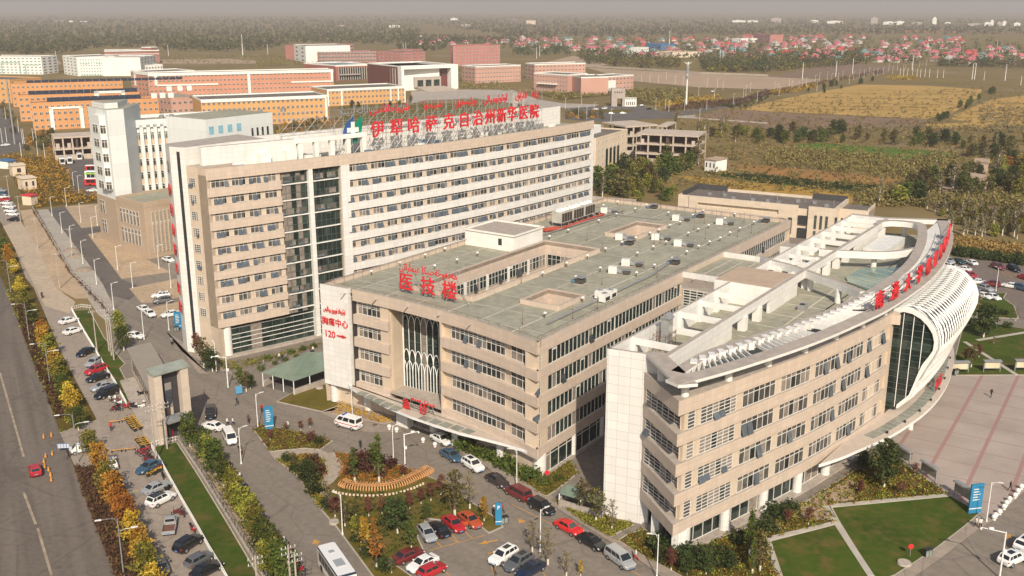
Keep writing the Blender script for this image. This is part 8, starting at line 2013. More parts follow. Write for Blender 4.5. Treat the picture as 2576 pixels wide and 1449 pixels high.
for x,y,rz,lab in ((649,1076,LA,"white lamp by the blue guide pylon at the inner crossing"),(887,1049,math.pi*0.9,"white lamp before the crescent canopy by the ambulance"),(990,1162,LA,"white lamp at the garden's upper edge, left of a pair"),(862,1347,math.pi*0.85,"white lamp in the garden by the inner road kerb"),(1300,1226,math.pi*0.95,"white lamp on the pavement behind the dark red wagon"),(1359,1388,LA,"white lamp on the isle between lot and kerbside cars"),(1652,1455,math.pi*0.97,"white lamp before the outpatient block's corner"),(2481,1314,-0.3,"white lamp on the plaza edge beside the blue pylon"),(545,936,2.2,"plain white lamp pole at the ward tower's planting"),(607,1168,LA,"white lamp beside the minibus on the inner road"),(2505,733,2.0,"white lamp in the right-hand car park")):lamp(x,y,rz,lab,None)
def campole(x,y,H,armv,label):
 p=g2(x,y);t=thing("camera_pole",label,"camera pole",(*p,0.08),0);b=MB();b.tube((0,0,0),(0,0,H),.12,.09,8);b.build("pole",WHMET,t,(0,0,0));b=MB();b.tube((0,0,H-.1),(armv[0],armv[1],H),.07,.05,6);b.build("arm",WHMET,t,(0,0,0))
 b=MB();b.ball((armv[0],armv[1],H-.2),.16);b.box((armv[0]*.6,armv[1]*.6),0,-.3,.3,-.1,.1,H+.02,H+.25);b.box((.2,0),0,-.2,.2,-.15,.15,H*.55,H*.62);b.build("camera",WHMET,t,(0,0,0))
campole(574,976,6.2,(-2.8,.3),"white camera pole with long arm at the tower crossing")
campole(1019,1175,5.6,(2.2,1.0),"white camera pole with arm behind the timber pergola")
campole(2514,1455,6.5,(-2.6,1.2),"white camera pole on the ring road at lower right")
# far road lamps
fl=k20(1445,1105,1540,1110,1735,1110,1957,1100,1577,1120,2035,990,2225,1050,2325,990,2350,960,2395,925,2465,1020,2120,910,2065,880,1960,880,1875,970,1720,850,1640,840,1550,810,1470,840,1385,825,1302,820,700,1050,535,1100,668,1190,750,1195,825,1150,995,1220,1885,1220)+k30(65,915,93,935,110,965,212,880,238,905,308,910,345,870,382,870,472,840,490,915,515,815,595,800,637,820,705,820,750,790,815,840,860,800,918,775,965,780,1015,755,1062,760,1100,760,1158,750,1213,710,1252,740,1300,705,1357,720,1382,690,1445,690,1520,680,1590,670)
for i,(x,y) in enumerate(fl):lamp(x,y,0.6+R.uniform(-.4,.4),"distant white street lamp along the campus and field roads","distant white road lamps",LAMP,1.25)
# concrete line poles and transformer stands
def pole(x,y,H,label,grp,arms=1,r=.13,m=CONC):
 p=g2(x,y);t=thing("utility_pole",label,"utility pole",(*p,0),0.5,grp);b=MB();b.tube((0,0,0),(0,0,H),r*1.2,r*.75,8);b.build("pole",m,t,(0,0,0))
 b=MB()
 for i in range(arms):b.box((0,0),0,-.9,.9,-.035,.035,H-.5-.7*i,H-.43-.7*i)
 if arms:
  b.build("crossarm",GREYMET,t,(0,0,0));b=MB()
  for i in range(arms):
   for x_ in (-.8,-.3,.3,.8):b.tube((x_,0,H-.4-.7*i),(x_,0,H-.15-.7*i),.05,.04,6)
  b.build("insulator",WPAINT,t,(0,0,0))
UP=[(52,558,9,"concrete line pole beside the row of street cars"),(96,625,9.5,"concrete line pole on the pale sand track"),(151,726,9.5,"concrete line pole where sand meets the hedge wall"),(245,889,9.5,"tall concrete pole standing on the far lawn"),(275,885,9.5,"left concrete pole of the group behind the hedge"),(287,907,9.5,"right concrete pole of the group behind the hedge"),(281,896,9.2,"middle concrete pole of the group behind the hedge"),(182,650,9,"concrete pole in front of the side pavement"),(393,1165,10,"left concrete pole before the gate portal"),(421,1131,8.5,"right concrete pole before the gate portal"),(656,1590,10,"left pole of the transformer stand at the bottom edge"),(737,1560,10,"middle pole of the transformer stand at the bottom edge"),(753,1582,10,"right pole of the transformer stand at the bottom edge"),(24,500,9,"concrete line pole by the yellow cabins")]
for x,y,H,l in UP:pole(x,y,H,l,None,2 if y>1100 else 1)
for i,(x,y) in enumerate(k20(248,590,278,565,2090,620,2117,640,2245,550)+k30(585,540,680,770,2050,800,2075,800,2382,810,2300,500,1450,700,345,790,848,740)+k10(1482,540,1508,520,120,550)+k00(570,640,1695,560)):pole(x,y,16,"distant bare line pole in the open country","distant line poles",0,.3,WHMET)
for i,(x,y) in enumerate(k30(1325,770,1360,770,1400,765,1450,770,1495,775,1530,780,1575,775,1620,780,1700,785,1760,785,2170,810,2540,860)):pole(x,y,9,"bare pale trunk standing in the far orchard","bare pale orchard trunks",0,.25,LIME)
for i,(x,y) in enumerate(k00(25,1440,70,1430,60,1200,190,1330,230,1445,245,1445,340,1440,372,1449)+[(55,400),(96,395),(114,402)]):pole(x,y,8,"slim pale pole along the campus street's planting","slim poles along the campus street",0,.12,WHMET)
# tall pole left of the orange blocks
p=kx(0,0,150,1449);pole(*p,34,"very tall slim floodlight mast left of the orange blocks",None,1,.45,GREYMET)
# fences
def fence(pts,label,h,gap,m,rails=(0.3,0.85),name="fence",z=0.1,pr=.035):
 q=P2(pts);L=length(q);t=thing(name,label,"fence",(*q[0],z));b=MB()
 for a,c in zip(q[:-1],q[1:]):
  for f in rails:b.tube((*a,z+h*f),(*c,z+h*f),pr,n=4)
 b.build("rail",m,t);b=MB();s=0.0
 while s<L:p=at_s(q,s)[0];b.tube((*p,z),(*p,z+h),pr,n=4);s+=gap
 b.build("pickets",m,t)
fence([(180,781),(207,830),(240,885),(267,932),(290,967),(319,1022)],"low white picket fence along the far lawn's kerb",1.0,.45,WHMET)
fence([(180,781),(206,775),(230,778)],"short white picket fence at the far lawn's top",1.0,.45,WHMET)
fence([(380,1126),(400,1159),(437,1226),(462,1271),(490,1319),(527,1386),(565,1449),(620,1550)],"long white picket fence along the near lawn's kerb",1.0,.45,WHMET)
fence([(380,1126),(415,1118),(448,1110)],"white picket fence across the near lawn's end",1.0,.45,WHMET)
fence([(450,1112),(503,1191),(580,1316),(660,1449),(720,1550)],"grey mesh fence between near lawn and belt trees",1.8,1.6,GREYMET,(0.1,0.5,0.98),"mesh_fence")
def wall(pts,label,h,m,th=.3,name="boundary_wall"):
 q=P2(pts);b=MB();b.strip(q,0,h,-th/2,th/2,0);o=b.build(name,m);tag(o,label,"wall")
wall([(82,525),(128,600),(180,690),(262,772),(305,836),(318,858)],"low pale wall running beside the dark hedge",.9,CONC)
wall([(448,1110),(501,1189),(578,1314),(658,1447),(722,1555)],"low grey wall at the foot of the mesh fence",.5,CONC)
wall([(1475,505),(1560,512),(1600,515)],"pale wall behind the hospital scrub",2.0,CONC)
wall(k20(740,672,1300,702,1900,742,2574,768),"long pale wall round the bare campus ground",2.0,CONC,1.0)
wall(k20(1640,1175,2000,1205,2574,1245),"pale kerb wall along the field track",.8,CONC,1.0)
# gatehouse
def gatehouse():
 z=5.2;q=[gp(311,866,z),gp(366,854,z),gp(462,926,7.0),gp(386,948,7.0)]
 a=g2(413,1118);c=g2(478,1096);d=Vector((c[0]-a[0],c[1]-a[1]));L=d.length;d /= L;n=Vector((-d.y,d.x));ang=math.atan2(d.y,d.x)
 h=zat((a[0],a[1]),945);t=thing("gatehouse","long cream gatehouse with tall dark portal and grey ribbed roof","gatehouse",(*a,0));h=min(max(h,8.0),12.3)
 cr=tilemat("gate_panels",(0.60,0.50,0.40),1.2,0.8,0.03,0.8)
 b=MB();b.box(a,ang,-.7,.7,0,1.8,0,h);b.box(a,ang,L-.7,L+.7,0,1.8,0,h);b.build("pier",cr,t)
 b=MB();b.hexa([(*[a[0]+d.x*-.8+n.x*-.2,a[1]+d.y*-.8+n.y*-.2],h),(a[0]+d.x*(L+1)+n.x*-.2,a[1]+d.y*(L+1)+n.y*-.2,h),(a[0]+d.x*(L+1)+n.x*2.0,a[1]+d.y*(L+1)+n.y*2.0,h),(a[0]+d.x*-.8+n.x*2.0,a[1]+d.y*-.8+n.y*2.0,h),
(a[0]+d.x*-.8+n.x*-.2,a[1]+d.y*-.8+n.y*-.2,h+.3),(a[0]+d.x*(L+1)+n.x*-.2,a[1]+d.y*(L+1)+n.y*-.2,h+.3),(a[0]+d.x*(L+1)+n.x*2.0,a[1]+d.y*(L+1)+n.y*2.0,h+.9),(a[0]+d.x*-.8+n.x*2.0,a[1]+d.y*-.8+n.y*2.0,h+.9)]);b.build("portal_roof",mat("grey_green_sheet",(0.27,0.29,0.25),0.5),t)
 b=MB();b.box(a,ang,.7,L*.36,1.2,1.5,4.2,h);b.box(a,ang,L*.64,L-.7,1.2,1.5,4.2,h);b.box(a,ang,L*.36,L*.64,1.2,1.5,h*.82,h);b.box(a,ang,.7,L-.7,1.3,1.6,0,4.0);b.build("portal_wall",mat("dark_cladding",(0.045,0.042,0.045),0.5),t)
 b=MB();b.box(a,ang,.2,L-.2,-1.8,1.0,4.0,4.35);b.build("awning",GREYMET,t)
 back=23.0;b=MB();w0,w1=L*.15,L*.98
 fr_=Vector((-20.0,37.0)).normalized();back=39.0
 P=lambda s,o,z:(a[0]+d.x*s+fr_.x*o,a[1]+d.y*s+fr_.y*o,z)
 b.hexa([P(w0,3.6,0),P(w1,3.6,0),P(w1,back,0),P(w0,back,0),P(w0,3.6,4.6),P(w1,3.6,4.6),P(w1,back,4.55),P(w0,back,4.55)]);b.build("wall",cr,t)
 b=MB();b.hexa([P(w0-.6,3.6,4.6),P(w1+.6,3.6,4.6),P(w1+.6,back+.6,4.6),P(w0-.6,back+.6,4.6),P(w0-.6,3.6,4.85),P(w1+.6,3.6,4.85),P(w1+.6,back+.6,4.85),P(w0-.6,back+.6,4.85)])
 for i in range(46):o_=3.8+i*.78;b.hexa([P(w0-.6,o_,4.84),P(w1+.6,o_,4.84),P(w1+.6,o_+.1,4.84),P(w0-.6,o_+.1,4.84),P(w0-.6,o_,4.93),P(w1+.6,o_,4.93),P(w1+.6,o_+.1,4.93),P(w0-.6,o_+.1,4.93)])
 b.build("roof",tilemat("ribbed_roof",(0.30,0.265,0.22),50,.5,.1,.8),t)
 for i in range(12):
  mb=MB();o_=8.5+i*2.4;mb.hexa([P(w0-.08,o_,1.2),P(w0-.02,o_,1.2),P(w0-.02,o_+1.4,1.2),P(w0-.08,o_+1.4,1.2),P(w0-.08,o_,2.9),P(w0-.02,o_,2.9),P(w0-.02,o_+1.4,2.9),P(w0-.08,o_+1.4,2.9)]);mb.build("window",GLASS,t)
 b=MB();b.prism([P(w0-3.2,2,0)[:2],P(w0-.1,2,0)[:2],P(w0-.1,back-4,0)[:2],P(w0-3.2,back-4,0)[:2]],0,.25,0);b.build("platform",CONC,t)
gatehouse()
# red and orange barrier by the gate
p=gp(432,1100);t=thing("gate_barrier","red and orange boom barrier cabinet at the gate portal","barrier",(p.x,p.y,0));b=MB();b.box((p.x,p.y),0,-.4,.4,-.4,.4,0,1.5);b.build("cabinet",RED,t);b=MB();b.tube((p.x,p.y,1.2),(p.x-.6,p.y+.8,4.6),.08);b.build("arm",mat("orange_paint",(0.6,0.2,0.02),0.5),t)
for (x,y),l in ((kx(0,2,1150,1362),"low yellow black barrier left of the bicycles on the gate drive"),(kx(0,2,1275,1345),"low yellow black barrier touching the first bicycles"),(kx(0,3,1310,195),"low yellow black barrier below the gate drive"),(kx(0,3,1175,210),"fallen yellow barrier on the service road mouth")):
 p=gp(x,y);t=thing("road_barrier",l,"barrier",(p.x,p.y,.09),.3);b=MB();b.box((0,0),0,-.9,.9,-.06,.06,.35,.5);b.build("bar",YEL,t,(0,0,0));
 for s in (-.75,.75):b=MB();b.box((s,0),0,-.06,.06,-.25,.25,0,.4);b.build("foot",BLACKM,t,(0,0,0))
# cones, bollards
def cone_(x,y,i):
 p=g2(x,y);t=thing("traffic_cone",f"orange traffic cone on the main road, {ORD[i]} from the top of the chain","traffic cone",(*p,.05),0,"orange traffic cones");b=MB();b.tube((0,0,.05),(0,0,.85),.2,.04,10);b.build("cone",mat("cone_orange",(0.62,0.27,0.05),0.6) if 'cone' not in MATS else MATS['cone'],t,(0,0,0));b=MB();b.box((0,0),0,-.24,.24,-.24,.24,0,.05);b.build("base",BLACKM,t,(0,0,0))
MATS['cone']=mat("cone_orange",(0.62,0.27,0.05),0.6)
for i,(x,y) in enumerate(k03(440,68,518,52,460,262,527,238,443,315,450,365,490,398,510,452,517,500)):cone_(x,y,i)
bb_=MB();bb_.ball((0,0,.48),.38,n=12,k=8);BALL=bb_.mesh("ball",[WPAINT]);bb_=MB();bb_.tube((0,0,0),(0,0,.18),.26,.22,10);BALB=bb_.mesh("base",[WPAINT])
def bollard(x,y,label,grp):
 p=g2(x,y);t=thing("ball_bollard",label,"bollard",(*p,.1),0,grp);link("ball",BALL,t);link("base",BALB,t)
for i,(x,y) in enumerate(sorted(k33(2545,580,2510,625,2480,670,2425,705,2395,745,2370,785,2325,835,2285,870,2270,890))):bollard(x,y,f"white ball bollard on the plaza's road edge, {ORD[i]} from the left","plaza ball bollards")
for i,(x,y) in enumerate(k13(1680,108,1800,155)+k12(1340,1420,1415,1449)):bollard(x,y,f"white ball bollard before the canopy, {ORD[i]} listed from the cars outward","canopy ball bollards")
# blue signs
def pylon(x,y,w,h,rz,label,marks):
 p=g2(x,y);t=thing("sign_pylon",label,"sign",(*p,.1),rz);b=MB();b.box((0,0),0,-w/2,w/2,-.14,.14,0,h);b.build("panel",BLUES,t,(0,0,0));b=MB()
 for i in range(marks):z=h*(.82-.09*i);b.box((0,-.155),0,-w*.32,w*(.1+.2*((i*37) % 5)/5),-.012,.004,z,z+.12)
 b.box((0,-.155),0,-w/2,w/2,-.012,.004,h*.16,h*.19);b.build("lines",WPAINT,t,(0,0,0));return t
pylon(678,1082,1.5,4.3,.35,"tall blue guide pylon at the inner crossing left of the ambulance",6)
pylon(449,828,1.5,4.0,.5,"blue guide pylon against the ward tower's white corner",6)
pylon(2450,1292,2.0,4.6,.2,"large blue guide pylon at the corner of the plaza lawn",5)
t=pylon(1254,1322,.9,3.4,.15,"blue parking pylon with white letter P at the lot entrance",0);letters("P",.8,Matrix.Translation((*t.location[:2],t.location[2]+2.5)) @ Matrix.Rotation(.15,4,'Z') @ Matrix.Translation((0,-.2,0)),t,WPAINT,"letter_p",.04,.03).matrix_local=Matrix.Translation((0,-.2,2.5))
p=g2(602,992);t=thing("guide_board","small tilted blue guide board in the corner bed","sign",(*p,.1),.4);b=MB();b.hexa([(-.6,-.3,.2),(.6,-.3,.2),(.6,-.2,.2),(-.6,-.2,.2),(-.6,.2,1.5),(.6,.2,1.5),(.6,.3,1.5),(-.6,.3,1.5)]);b.build("board",BLUES,t,(0,0,0));b=MB();b.tube((0,.2,0),(0,.2,1.0),.06);b.build("post",GREYMET,t,(0,0,0))
p=g2(162,1138);t=thing("notice_board","blue and white notice board on the main road by the officer","sign",(*p,.05),.1);b=MB();b.box((0,0),0,-1,1,-.04,.04,.7,1.5);b.build("board",mat("faded_blue",(0.20,0.28,0.42),0.5),t,(0,0,0));
for s in (-.9,.9):b=MB();b.tube((s,0,0),(s,0,.75),.04);b.build("leg",GREYMET,t,(0,0,0))
b=MB()
for i in range(4):
 for j in range(3):b.box((-.8+.45*i,-.045),0,0,.3,-.006,.002,.8+.22*j,.92+.22*j)
b.build("lines",WPAINT,t,(0,0,0))
def showcase(x,y,rz,label,lit=True):
 p=g2(x,y);t=thing("display_case",label,"display board",(*p,.12),rz,"roofed display boards");m=mat("poster_pale",(0.60,0.52,0.36),0.6) if lit else DARKIN
 b=MB();b.box((0,0),0,-1.6,1.6,-.1,.1,.7,2.1);b.build("frame",GREYMET,t,(0,0,0));b=MB();b.box((0,-.115),0,-1.45,1.45,-.01,.01,.82,2.0);b.build("poster",m,t,(0,0,0));b=MB();b.hexa([(-1.8,-.5,2.2),(1.8,-.5,2.2),(1.8,.5,2.2),(-1.8,.5,2.2),(-1.8,-.5,2.3),(1.8,-.5,2.3),(1.8,.4,2.45),(-1.8,.4,2.45)]);b.build("roof",GREYMET,t,(0,0,0))
 for s in (-1.65,1.65):b=MB();b.box((s,0),0,-.07,.07,-.1,.1,0,2.2);b.build("post",GREYMET,t,(0,0,0))
for (x,y),l in ((kx(3,2,1925,855),"pale display board at the plaza's upper edge nearest the canopy"),(kx(3,2,2245,845),"pale display board on the plaza's upper edge, middle of three"),(kx(3,2,2560,838),"pale display board at the picture's right edge above the plaza")):showcase(x,y,0.02,l)
aa=math.atan2(g2(2420,1262)[1]-g2(2334,1206)[1],g2(2420,1262)[0]-g2(2334,1206)[0])
for (x,y),l in ((kx(3,3,1350,300),"dark display board partly hidden behind the big lawn tree"),(kx(3,3,1610,470),"dark display board in the middle of the plaza lawn's edge"),(kx(3,3,1950,690),"dark display board next to the large blue pylon")):showcase(x,y,aa+math.pi,l,False)
def binbox(x,y,label,grp=None):
 p=g2(x,y);t=thing("litter_bin",label,"bin",(*p,.1),.4,grp);b=MB();b.box((0,0),0,-.5,-.05,-.22,.22,.1,.85);b.box((0,0),0,.05,.5,-.22,.22,.1,.85);b.build("bin",mat("bin_grey",(0.22,0.25,0.22),0.5),t,(0,0,0));b=MB();b.box((0,0),0,-.6,.6,-.3,.3,1.05,1.15);b.build("lid",BLACKM,t,(0,0,0))
 for s in (-.55,.55):b=MB();b.box((s,0),0,-.03,.03,-.2,.2,0,1.05);b.build("post",BLACKM,t,(0,0,0))
binbox(524,932,"twin litter bin on the tower pavement");binbox(1268,1318,"twin litter bin beside the blue parking pylon");binbox(2333,1401,"green litter bin at the lawn's road edge");binbox(2284,1157,"dark litter bin by the hidden display board");binbox(2404,943,"grey litter bin below the canopy's end");binbox(444,834,"litter bin by the pylon at the tower corner")
for x,y,l,s in ((kx(3,3,1368,1335)+("round pale concrete cover in the big lawn",1.0)),(kx(2,3,2070,1290)+("round pale planter in the outpatient bed",.9)),(kx(1,3,785,920)+("pale boulder by the garden lamp",.8)),(kx(1,3,1090,1180)+("pale boulder under the yellow garden tree",.8)),(kx(1,2,640,1010)+("square brick manhole on the left lawn",.8))):
 p=g2(x,y);b=MB();b.tube((*p,.1),(*p,.42),.95*s,.85*s,14);o=b.build("ground_cover_lid",CONC,None,(*p,0));tag(o,l,"cover")
for x,y,l in ((kx(2,3,350,505)+("red round sign in the middle block's corner bed",)),(kx(3,3,1425,1260)+("small red sign on a stake in the big lawn",))):
 p=g2(x,y);t=thing("round_sign",l,"sign",(*p,.1),0);b=MB();b.tube((0,0,0),(0,0,1.4),.04);b.build("post",GREYMET,t,(0,0,0));b=MB();b.tube((0,-.05,1.5),(0,-.01,1.5),.38,.38,14);b.build("disc",RED,t,(0,0,0))
# sand heaps
for x,y,l in ((kx(0,1,715,1075)+("gravel heap farthest up the side pavement",)),(kx(0,1,765,1132)+("gravel heap in the middle of the side pavement",)),(kx(0,1,845,1270)+("gravel heap nearest the hedge on the side pavement",))):
 p=g2(x,y);b=MB();b.ball((*p,-.1),2.4,0,1.1,14,8);o=b.build("gravel_heap",mat("heap_gravel",(0.27,0.215,0.165),0.95,0.15,1),None,(*p,0),True);tag(o,l,"gravel heap")
# timber pergola of curved ribs
def pergola():
 pts=k13(825,550,890,580,980,595,1100,603,1220,603,1330,592,1430,570,1520,540,1600,505,1680,468,1750,430,1790,405);q=P2(pts);L=length(q);c=at_s(q,L/2)[0]
 t=thing("timber_pergola","long curved pergola of bent orange timber ribs in the garden","pergola",(*c,0));n=40
 for i in range(n):
  p,a=at_s(q,L*(i+.5)/n);ca,sa=-math.sin(a),math.cos(a);h=2.5;b=MB();prof=[(0,0),(-.05,.38),(.1,.66),(.5,.84),(1.0,.88),(1.6,.78)];w=.07
  for (o0,z0),(o1,z1) in zip(prof[:-1],prof[1:]):
   f=lambda o,z,s:(p[0]+ca*o+math.cos(a)*s,p[1]+sa*o+math.sin(a)*s,z)
   b.hexa([f(o0-.12,z0,-w),f(o0-.12,z0,w),f(o0+.14,z0+.05,w),f(o0+.14,z0+.05,-w),f(o1-.12,z1,-w),f(o1-.12,z1,w),f(o1+.14,z1+.05,w),f(o1+.14,z1+.05,-w)])
  b.build("rib",WOODO,t)
 b=MB();qq=offset(q,-0.9);b.strip(qq,.74,.82,-.08,.08);qq=offset(q,-1.4);b.strip(qq,.38,.5,-.35,.35);b.strip(qq,.0,.38,-.05,.05);b.build("beam",WOODO,t);b=MB();b.strip(offset(q,-1.9),0.1,0.5,-.06,.06);b.build("seat_back",mat("dark_timber",(0.06,0.035,0.025),0.8),t)
 b=MB();
 for i in range(26):p=at_s(offset(q,1.7),1+i*(L-2)/26)[0];b.box(p,.3,-.15,.15,-.1,.1,.12,.42)
 b.build("kerb_lights",CREAM,t)
pergola()
# green glazed ramp roofs
def ramp(corn,zr,label,walls):
 q=[gp(x,y,zr) for x,y in corn];t=thing("ramp_roof",label,"ramp roof",(q[0].x,q[0].y,0),0,None);b=MB();b.face([tuple(p) for p in q],0);b.face([(p.x,p.y,p.z-.12) for p in q[::-1]],0)
 for i in range(len(q)):a,c=q[i],q[(i+1) % len(q)];b.face([(a.x,a.y,a.z-.12),(c.x,c.y,c.z-.12),tuple(c),tuple(a)],0)
 b.build("glass_roof",tilemat("ramp_glass",(0.20,0.27,0.205),1.6,2.2,.06,1.25,.08,.25),t);b=MB()
 for i in range(len(q)):
  a,c=q[i],q[(i+1) % len(q)];n=max(2,int((c-a).length/2.6))
  for k in range(n):p=a+(c-a)*k/n;b.tube((p.x,p.y,.1),(p.x,p.y,zr-.1),.09,n=6)
 b.build("post",WHMET,t);b=MB()
 for i in walls:a,c=q[i],q[(i+1) % len(q)];b.strip([(a.x,a.y),(c.x,c.y)],0,1.15,-.15,.15)
 b.build("wall",CONC,t);b=MB();b.sheet(shrink([(p.x,p.y) for p in q],.3),.105);b.build("ramp_floor",ASPHD,t)
ramp([(660,937),(738,958),(818,931),(822,884),(772,886)],2.9,"green glass roof over the basement ramp beside the white sign wall",(1,3,4))
ramp([(1407,1240),(1416,1226),(1432,1218),(1512,1250),(1516,1272)],2.2,"smaller green glass ramp roof under the white blade wall",(0,3,4))
# ================================================================== ROOF EQUIPMENT ON THE MIDDLE BLOCK
def MV(u,v,z=RZ):p=MU(u,v);return (p[0],p[1],z)
ACP=[]
b=MB();b.box((0,0),0,-1.1,.9,-.8,.8,.15,1.75);ACP.append(("housing",b.mesh("housing",[mat("ac_white",(0.70,0.69,0.63),0.5)])))
b=MB();b.hexa([(.9,-.7,.5),(2.2,-.45,.3),(2.2,.45,.3),(.9,.7,.5),(.9,-.7,1.7),(2.2,-.45,.9),(2.2,.45,.9),(.9,.7,1.7)]);ACP.append(("duct",b.mesh("duct",[GREYMET])))
b=MB();b.box((0,0),0,-1.5,2.4,-1,1,.05,.15);ACP.append(("base",b.mesh("base",[CONC])))
b=MB();b.box((3.2,0),0,-.75,.75,-.7,.7,.25,.95);ACP.append(("fan_box",b.mesh("fan_box",[mat("dark_metal",(0.07,0.065,0.055),0.6)])));b=MB();b.hexa([(2.3,-.85,1.05),(4.1,-.85,1.05),(4.1,.85,1.05),(2.3,.85,1.05),(2.3,-.85,1.12),(4.1,-.85,1.12),(4.1,.85,1.12),(2.3,.85,1.12)]);ACP.append(("hood",b.mesh("hood",[GREYMET])))
acs=sorted([(93,41.3),(94.8,23.1),(96.5,12.9),(71.2,11.3),(50.3,12.3),(43.9,11.6),(69.5,24.3),(73.8,17.8)],key=lambda c:px(MV(*c))[0])
for i,(u,v) in enumerate(acs):
 t=thing("air_handler",f"white rooftop air handler with grey duct on the middle block, {ORD[i]} from the left","air handler",MV(u,v),TH-1.25,"white rooftop air handlers");t.scale=(.8,.8,.8)
 for nm,me in ACP:link(nm,me,t)
for i,(u,v) in enumerate(sorted([(34.1,12.9),(56.3,4.8),(104.1,4.8),(100.5,19.5),(104.5,33.8),(62.5,43.3),(66,20.0)],key=lambda c:px(MV(*c))[0])):
 t=thing("exhaust_fan",f"small dark rooftop exhaust fan on the middle block, {ORD[i]} from the left","exhaust fan",MV(u,v),TH,"dark rooftop exhaust fans")
 link("fan_box",ACP[3][1],t).location=(-3.2,0,0);link("hood",ACP[4][1],t).location=(-3.2,0,.2);b=MB();b.box((0,0),0,-1,1,-.9,.9,0,.12);b.build("base",CONC,t,(0,0,0));b=MB();b.box((0,1.2),0,-.5,.5,-.3,.5,.1,.6);b.build("motor",mat("faded_blue_motor",(0.12,0.19,0.27),0.6),t,(0,0,0))
t=thing("condenser","pair of white condensing units near the middle block's right edge","condenser",MV(27.6,3.6),TH)
for du,dv in ((-1.2,0),(1.4,.2),(0.2,1.6)):
 b=MB();p=(du*1.0,dv);b.box(p,0,-1,1,-.6,.6,.2,1.5);b.build("cabinet",WPAINT,t,(0,0,0));b=MB();b.tube((p[0],p[1],1.5),(p[0],p[1],1.65),.45,.45,12);b.build("fan",GREYMET,t,(0,0,0));b=MB();b.box((p[0],p[1]-.62),0,-.7,.7,-.02,.02,.35,1.0);b.build("grille",DARKIN,t,(0,0,0))
# chillers with red pipes
for i in range(3):
 u=73.0+5.2*i;t=thing("chiller",("nearest","middle","farthest")[i]+" of three big grey chillers with fan cowls on the roof","chiller",MV(u,41.2),TH,"rooftop chillers")
 b=MB();b.box((0,0),0,0,4.7,0,2.6,.9,3.3);b.box((0,0),0,0.01,4.69,.01,2.59,3.3,3.45);b.build("cabinet",mat("chiller_grey",(0.46,0.44,0.38),0.6),t,(0,0,0));b=MB()
 for k in range(4):b.box((0.25+1.12*k,-.02),0,0,.95,-.03,.03,1.1,3.1)
 b.box((-.02,0),0,-.03,.03,.3,2.3,1.1,3.1) if i else None;b.build("coil",mat("coil_brown",(0.055,0.042,0.035),0.7),t,(0,0,0));b=MB()
 for k in range(3):b.tube((.85+1.5*k,1.3,3.45),(.85+1.5*k,1.3,4.0),.85,.62,14)
 b.build("fan_cowl",WPAINT,t,(0,0,0));b=MB()
 for x in (.1,1.6,3.1,4.6):
  for y in (.1,2.5):b.tube((x,y,0),(x,y,.95),.07,n=5)
 b.build("leg",GREYMET,t,(0,0,0))
t=thing("red_pipework","red water mains running beside the rooftop chillers","pipes",MV(80,39.6),TH);b=MB()
b.pipe([(-9,0,.5),(9.5,0,.5),(9.8,1.0,.5)],.3,8);b.pipe([(-13.5,2.6,.4),(-9,1.0,.4)],.28,8);b.pipe([(-13.5,3.3,.4),(-9,1.7,.4)],.28,8);b.pipe([(-13.5,1.9,.4),(-9,.2,.4)],.28,8)
for k in range(6):b.pipe([(-6.5+2.8*k,0,.5),(-6.5+2.8*k,1.3,.9)],.16,6)
b.build("main_pipe",mat("pipe_red",(0.40,0.07,0.045),0.6,0.15,1),t,(0,0,0));b=MB()
for k in range(6):b.tube((-6.5+2.8*k,.3,.9),(-6.5+2.8*k,1.0,.9),.3,.3,8)
b.build("valve",BLACKM,t,(0,0,0))
# mushroom vents
vb_=MB();vb_.tube((0,0,0),(0,0,.75),.10,.10,8);VP_=vb_.mesh("pipe",[mat("vent_grey",(0.12,0.11,0.10),0.7)]);vb_=MB();vb_.ball((0,0,.85),.30,0,.2,10,6);VC_=vb_.mesh("cap",[WPAINT])
VENTS=[(98.2,44.6),(104.2,43.9),(104.9,36.1),(98.8,36.0),(90.4,36.6),(81.6,36.4),(68.6,36.7),(60.9,36.7),(99.0,27.2),(99.7,21.2),(106.0,21.3),(106.4,13.4),(100.2,13.3),(100.4,6.3),(90.8,20.2),(86.1,20.5),(80.5,20.4),(76.4,20.6),(70.2,20.8),(64.9,21.2),(57.9,21.2),(50.6,21.2),(43.1,21.4),(34.3,21.2),(91.0,13.3),(85.9,13.5),(81.0,13.6),(70.5,13.8),(65.0,14.0),(58.2,14.1),(43.5,14.2),(35.4,14.7),(92.1,6.3),(86.6,6.3),(80.4,5.9),(75.7,6.3),(70.7,6.5),(65.0,6.5),(58.2,6.4),(51.3,6.8),(44.2,6.9),(39.3,48.2),(32.8,48.1),(25.1,48.1),(17.0,48.1),(40.0,40.5),(33.2,40.4),(24,6.5),(13,7),(27,41)]
for u,v in VENTS:
 t=thing("roof_vent","small white capped vent pipe standing in the middle block's roof grid","roof vent",MV(u,v),0,"white capped roof vents");link("pipe",VP_,t);link("cap",VC_,t)
RODS=[(103.4,42.7),(100.7,36.5),(94.9,37.4),(87.8,37.4),(106.3,32.8),(106.3,23.4),(102.3,9.4),(91.6,3.4),(86.2,4.4),(80.4,9.3),(87.7,15.3),(70.2,16.4),(71.0,15.4),(99.1,25.0),(95.5,16.3),(102.3,16.3),(64.7,29.6),(57.9,22.0),(43.0,21.7),(27.9,21.7),(50.5,8.6),(45.7,3.4),(35.7,9.4),(89.5,48.6),(78.4,48.6),(15,3),(22,2.5),(8,8)]
rb=MB();rb.tube((0,0,0),(0,0,2.3),.04,.025,5);rb.tube((0,0,0),(0,0,.3),.09,.09,6);ROD=rb.mesh("lightning_rod",[RUST])
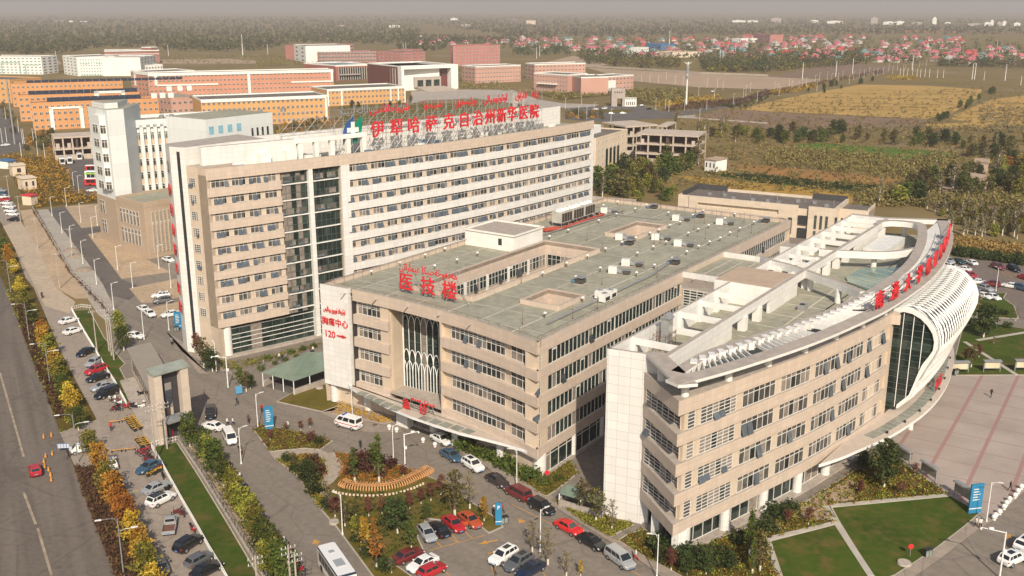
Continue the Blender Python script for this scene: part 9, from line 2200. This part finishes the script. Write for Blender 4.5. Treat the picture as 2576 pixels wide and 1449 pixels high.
for u,v in RODS:o=link("lightning_rod",ROD,None,MV(u,v));tag(o,"thin rusty lightning rod standing on the middle block's roof","lightning rod","rusty lightning rods")
for i,(u0,v0,u1,v1,l) in enumerate(((10,4.6,46,4.6,"grey duct along the roof's right side near the corner"),(46,4.6,62,7,"grey duct bending away beside the exhaust fan"),(60,40,98,38.4,"thin grey pipe run beside the chillers"),(92,38,93,26,"thin grey pipe run across the roof behind the chillers"))):
 a,c=MV(u0,v0,RZ+.35),MV(u1,v1,RZ+.35);b=MB();b.tube(a,c,.22 if i<2 else .12,n=6);o=b.build("roof_duct",GREYMET,None,a);tag(o,l,"duct")
# things on the outpatient roof
t=thing("flue_stack","square steel flue stack inside a rusty scaffold on the outpatient roof","flue",(*OU(13.0,2.6),RO if False else 21.6),TO);b=MB();b.box((0,0),0,-.7,.7,-.6,.6,0,5.2);b.build("stack",mat("galvanised",(0.50,0.50,0.47),0.35,metal=0.6),t,(0,0,0));b=MB();b.hexa([(-.9,-.8,5.2),(.9,-.8,5.2),(.9,.8,5.2),(-.9,.8,5.2),(-.9,-.1,5.9),(.9,-.1,5.9),(.9,.1,5.9),(-.9,.1,5.9)]);b.build("cap",GREYMET,t,(0,0,0));b=MB()
for x in (-1.2,-2.4,1.0):
 for y in (-1.0,1.0):b.tube((x,y,0),(x,y,3.4),.04,n=4)
for z in (1,2,3):b.pipe([(-2.4,-1,z),(1,-1,z),(1,1,z),(-2.4,1,z),(-2.4,-1,z)],.035,4)
b.build("scaffold",RUST,t,(0,0,0))
for i,(u,v) in enumerate(((4.5,4.0),(74,3.0),(96,4.5),(103,3.0),(45,12),(60,14.5))):
 t=thing("roof_unit",f"small grey plant box on the outpatient roof, {ORD[i]} from the near end","plant box",(*OU(u,v),21.6),TO,"plant boxes on the outpatient roof");b=MB();b.box((0,0),0,-.9,.9,-.6,.6,.1,1.0);b.build("cabinet",GREYMET,t,(0,0,0));b=MB();b.box((0,0),0,-1,1,-.7,.7,0,.12);b.build("base",CONC,t,(0,0,0));b=MB();b.tube((-.3,0,1.0),(-.3,0,1.12),.4,.4,10);b.build("fan",BLACKM,t,(0,0,0))
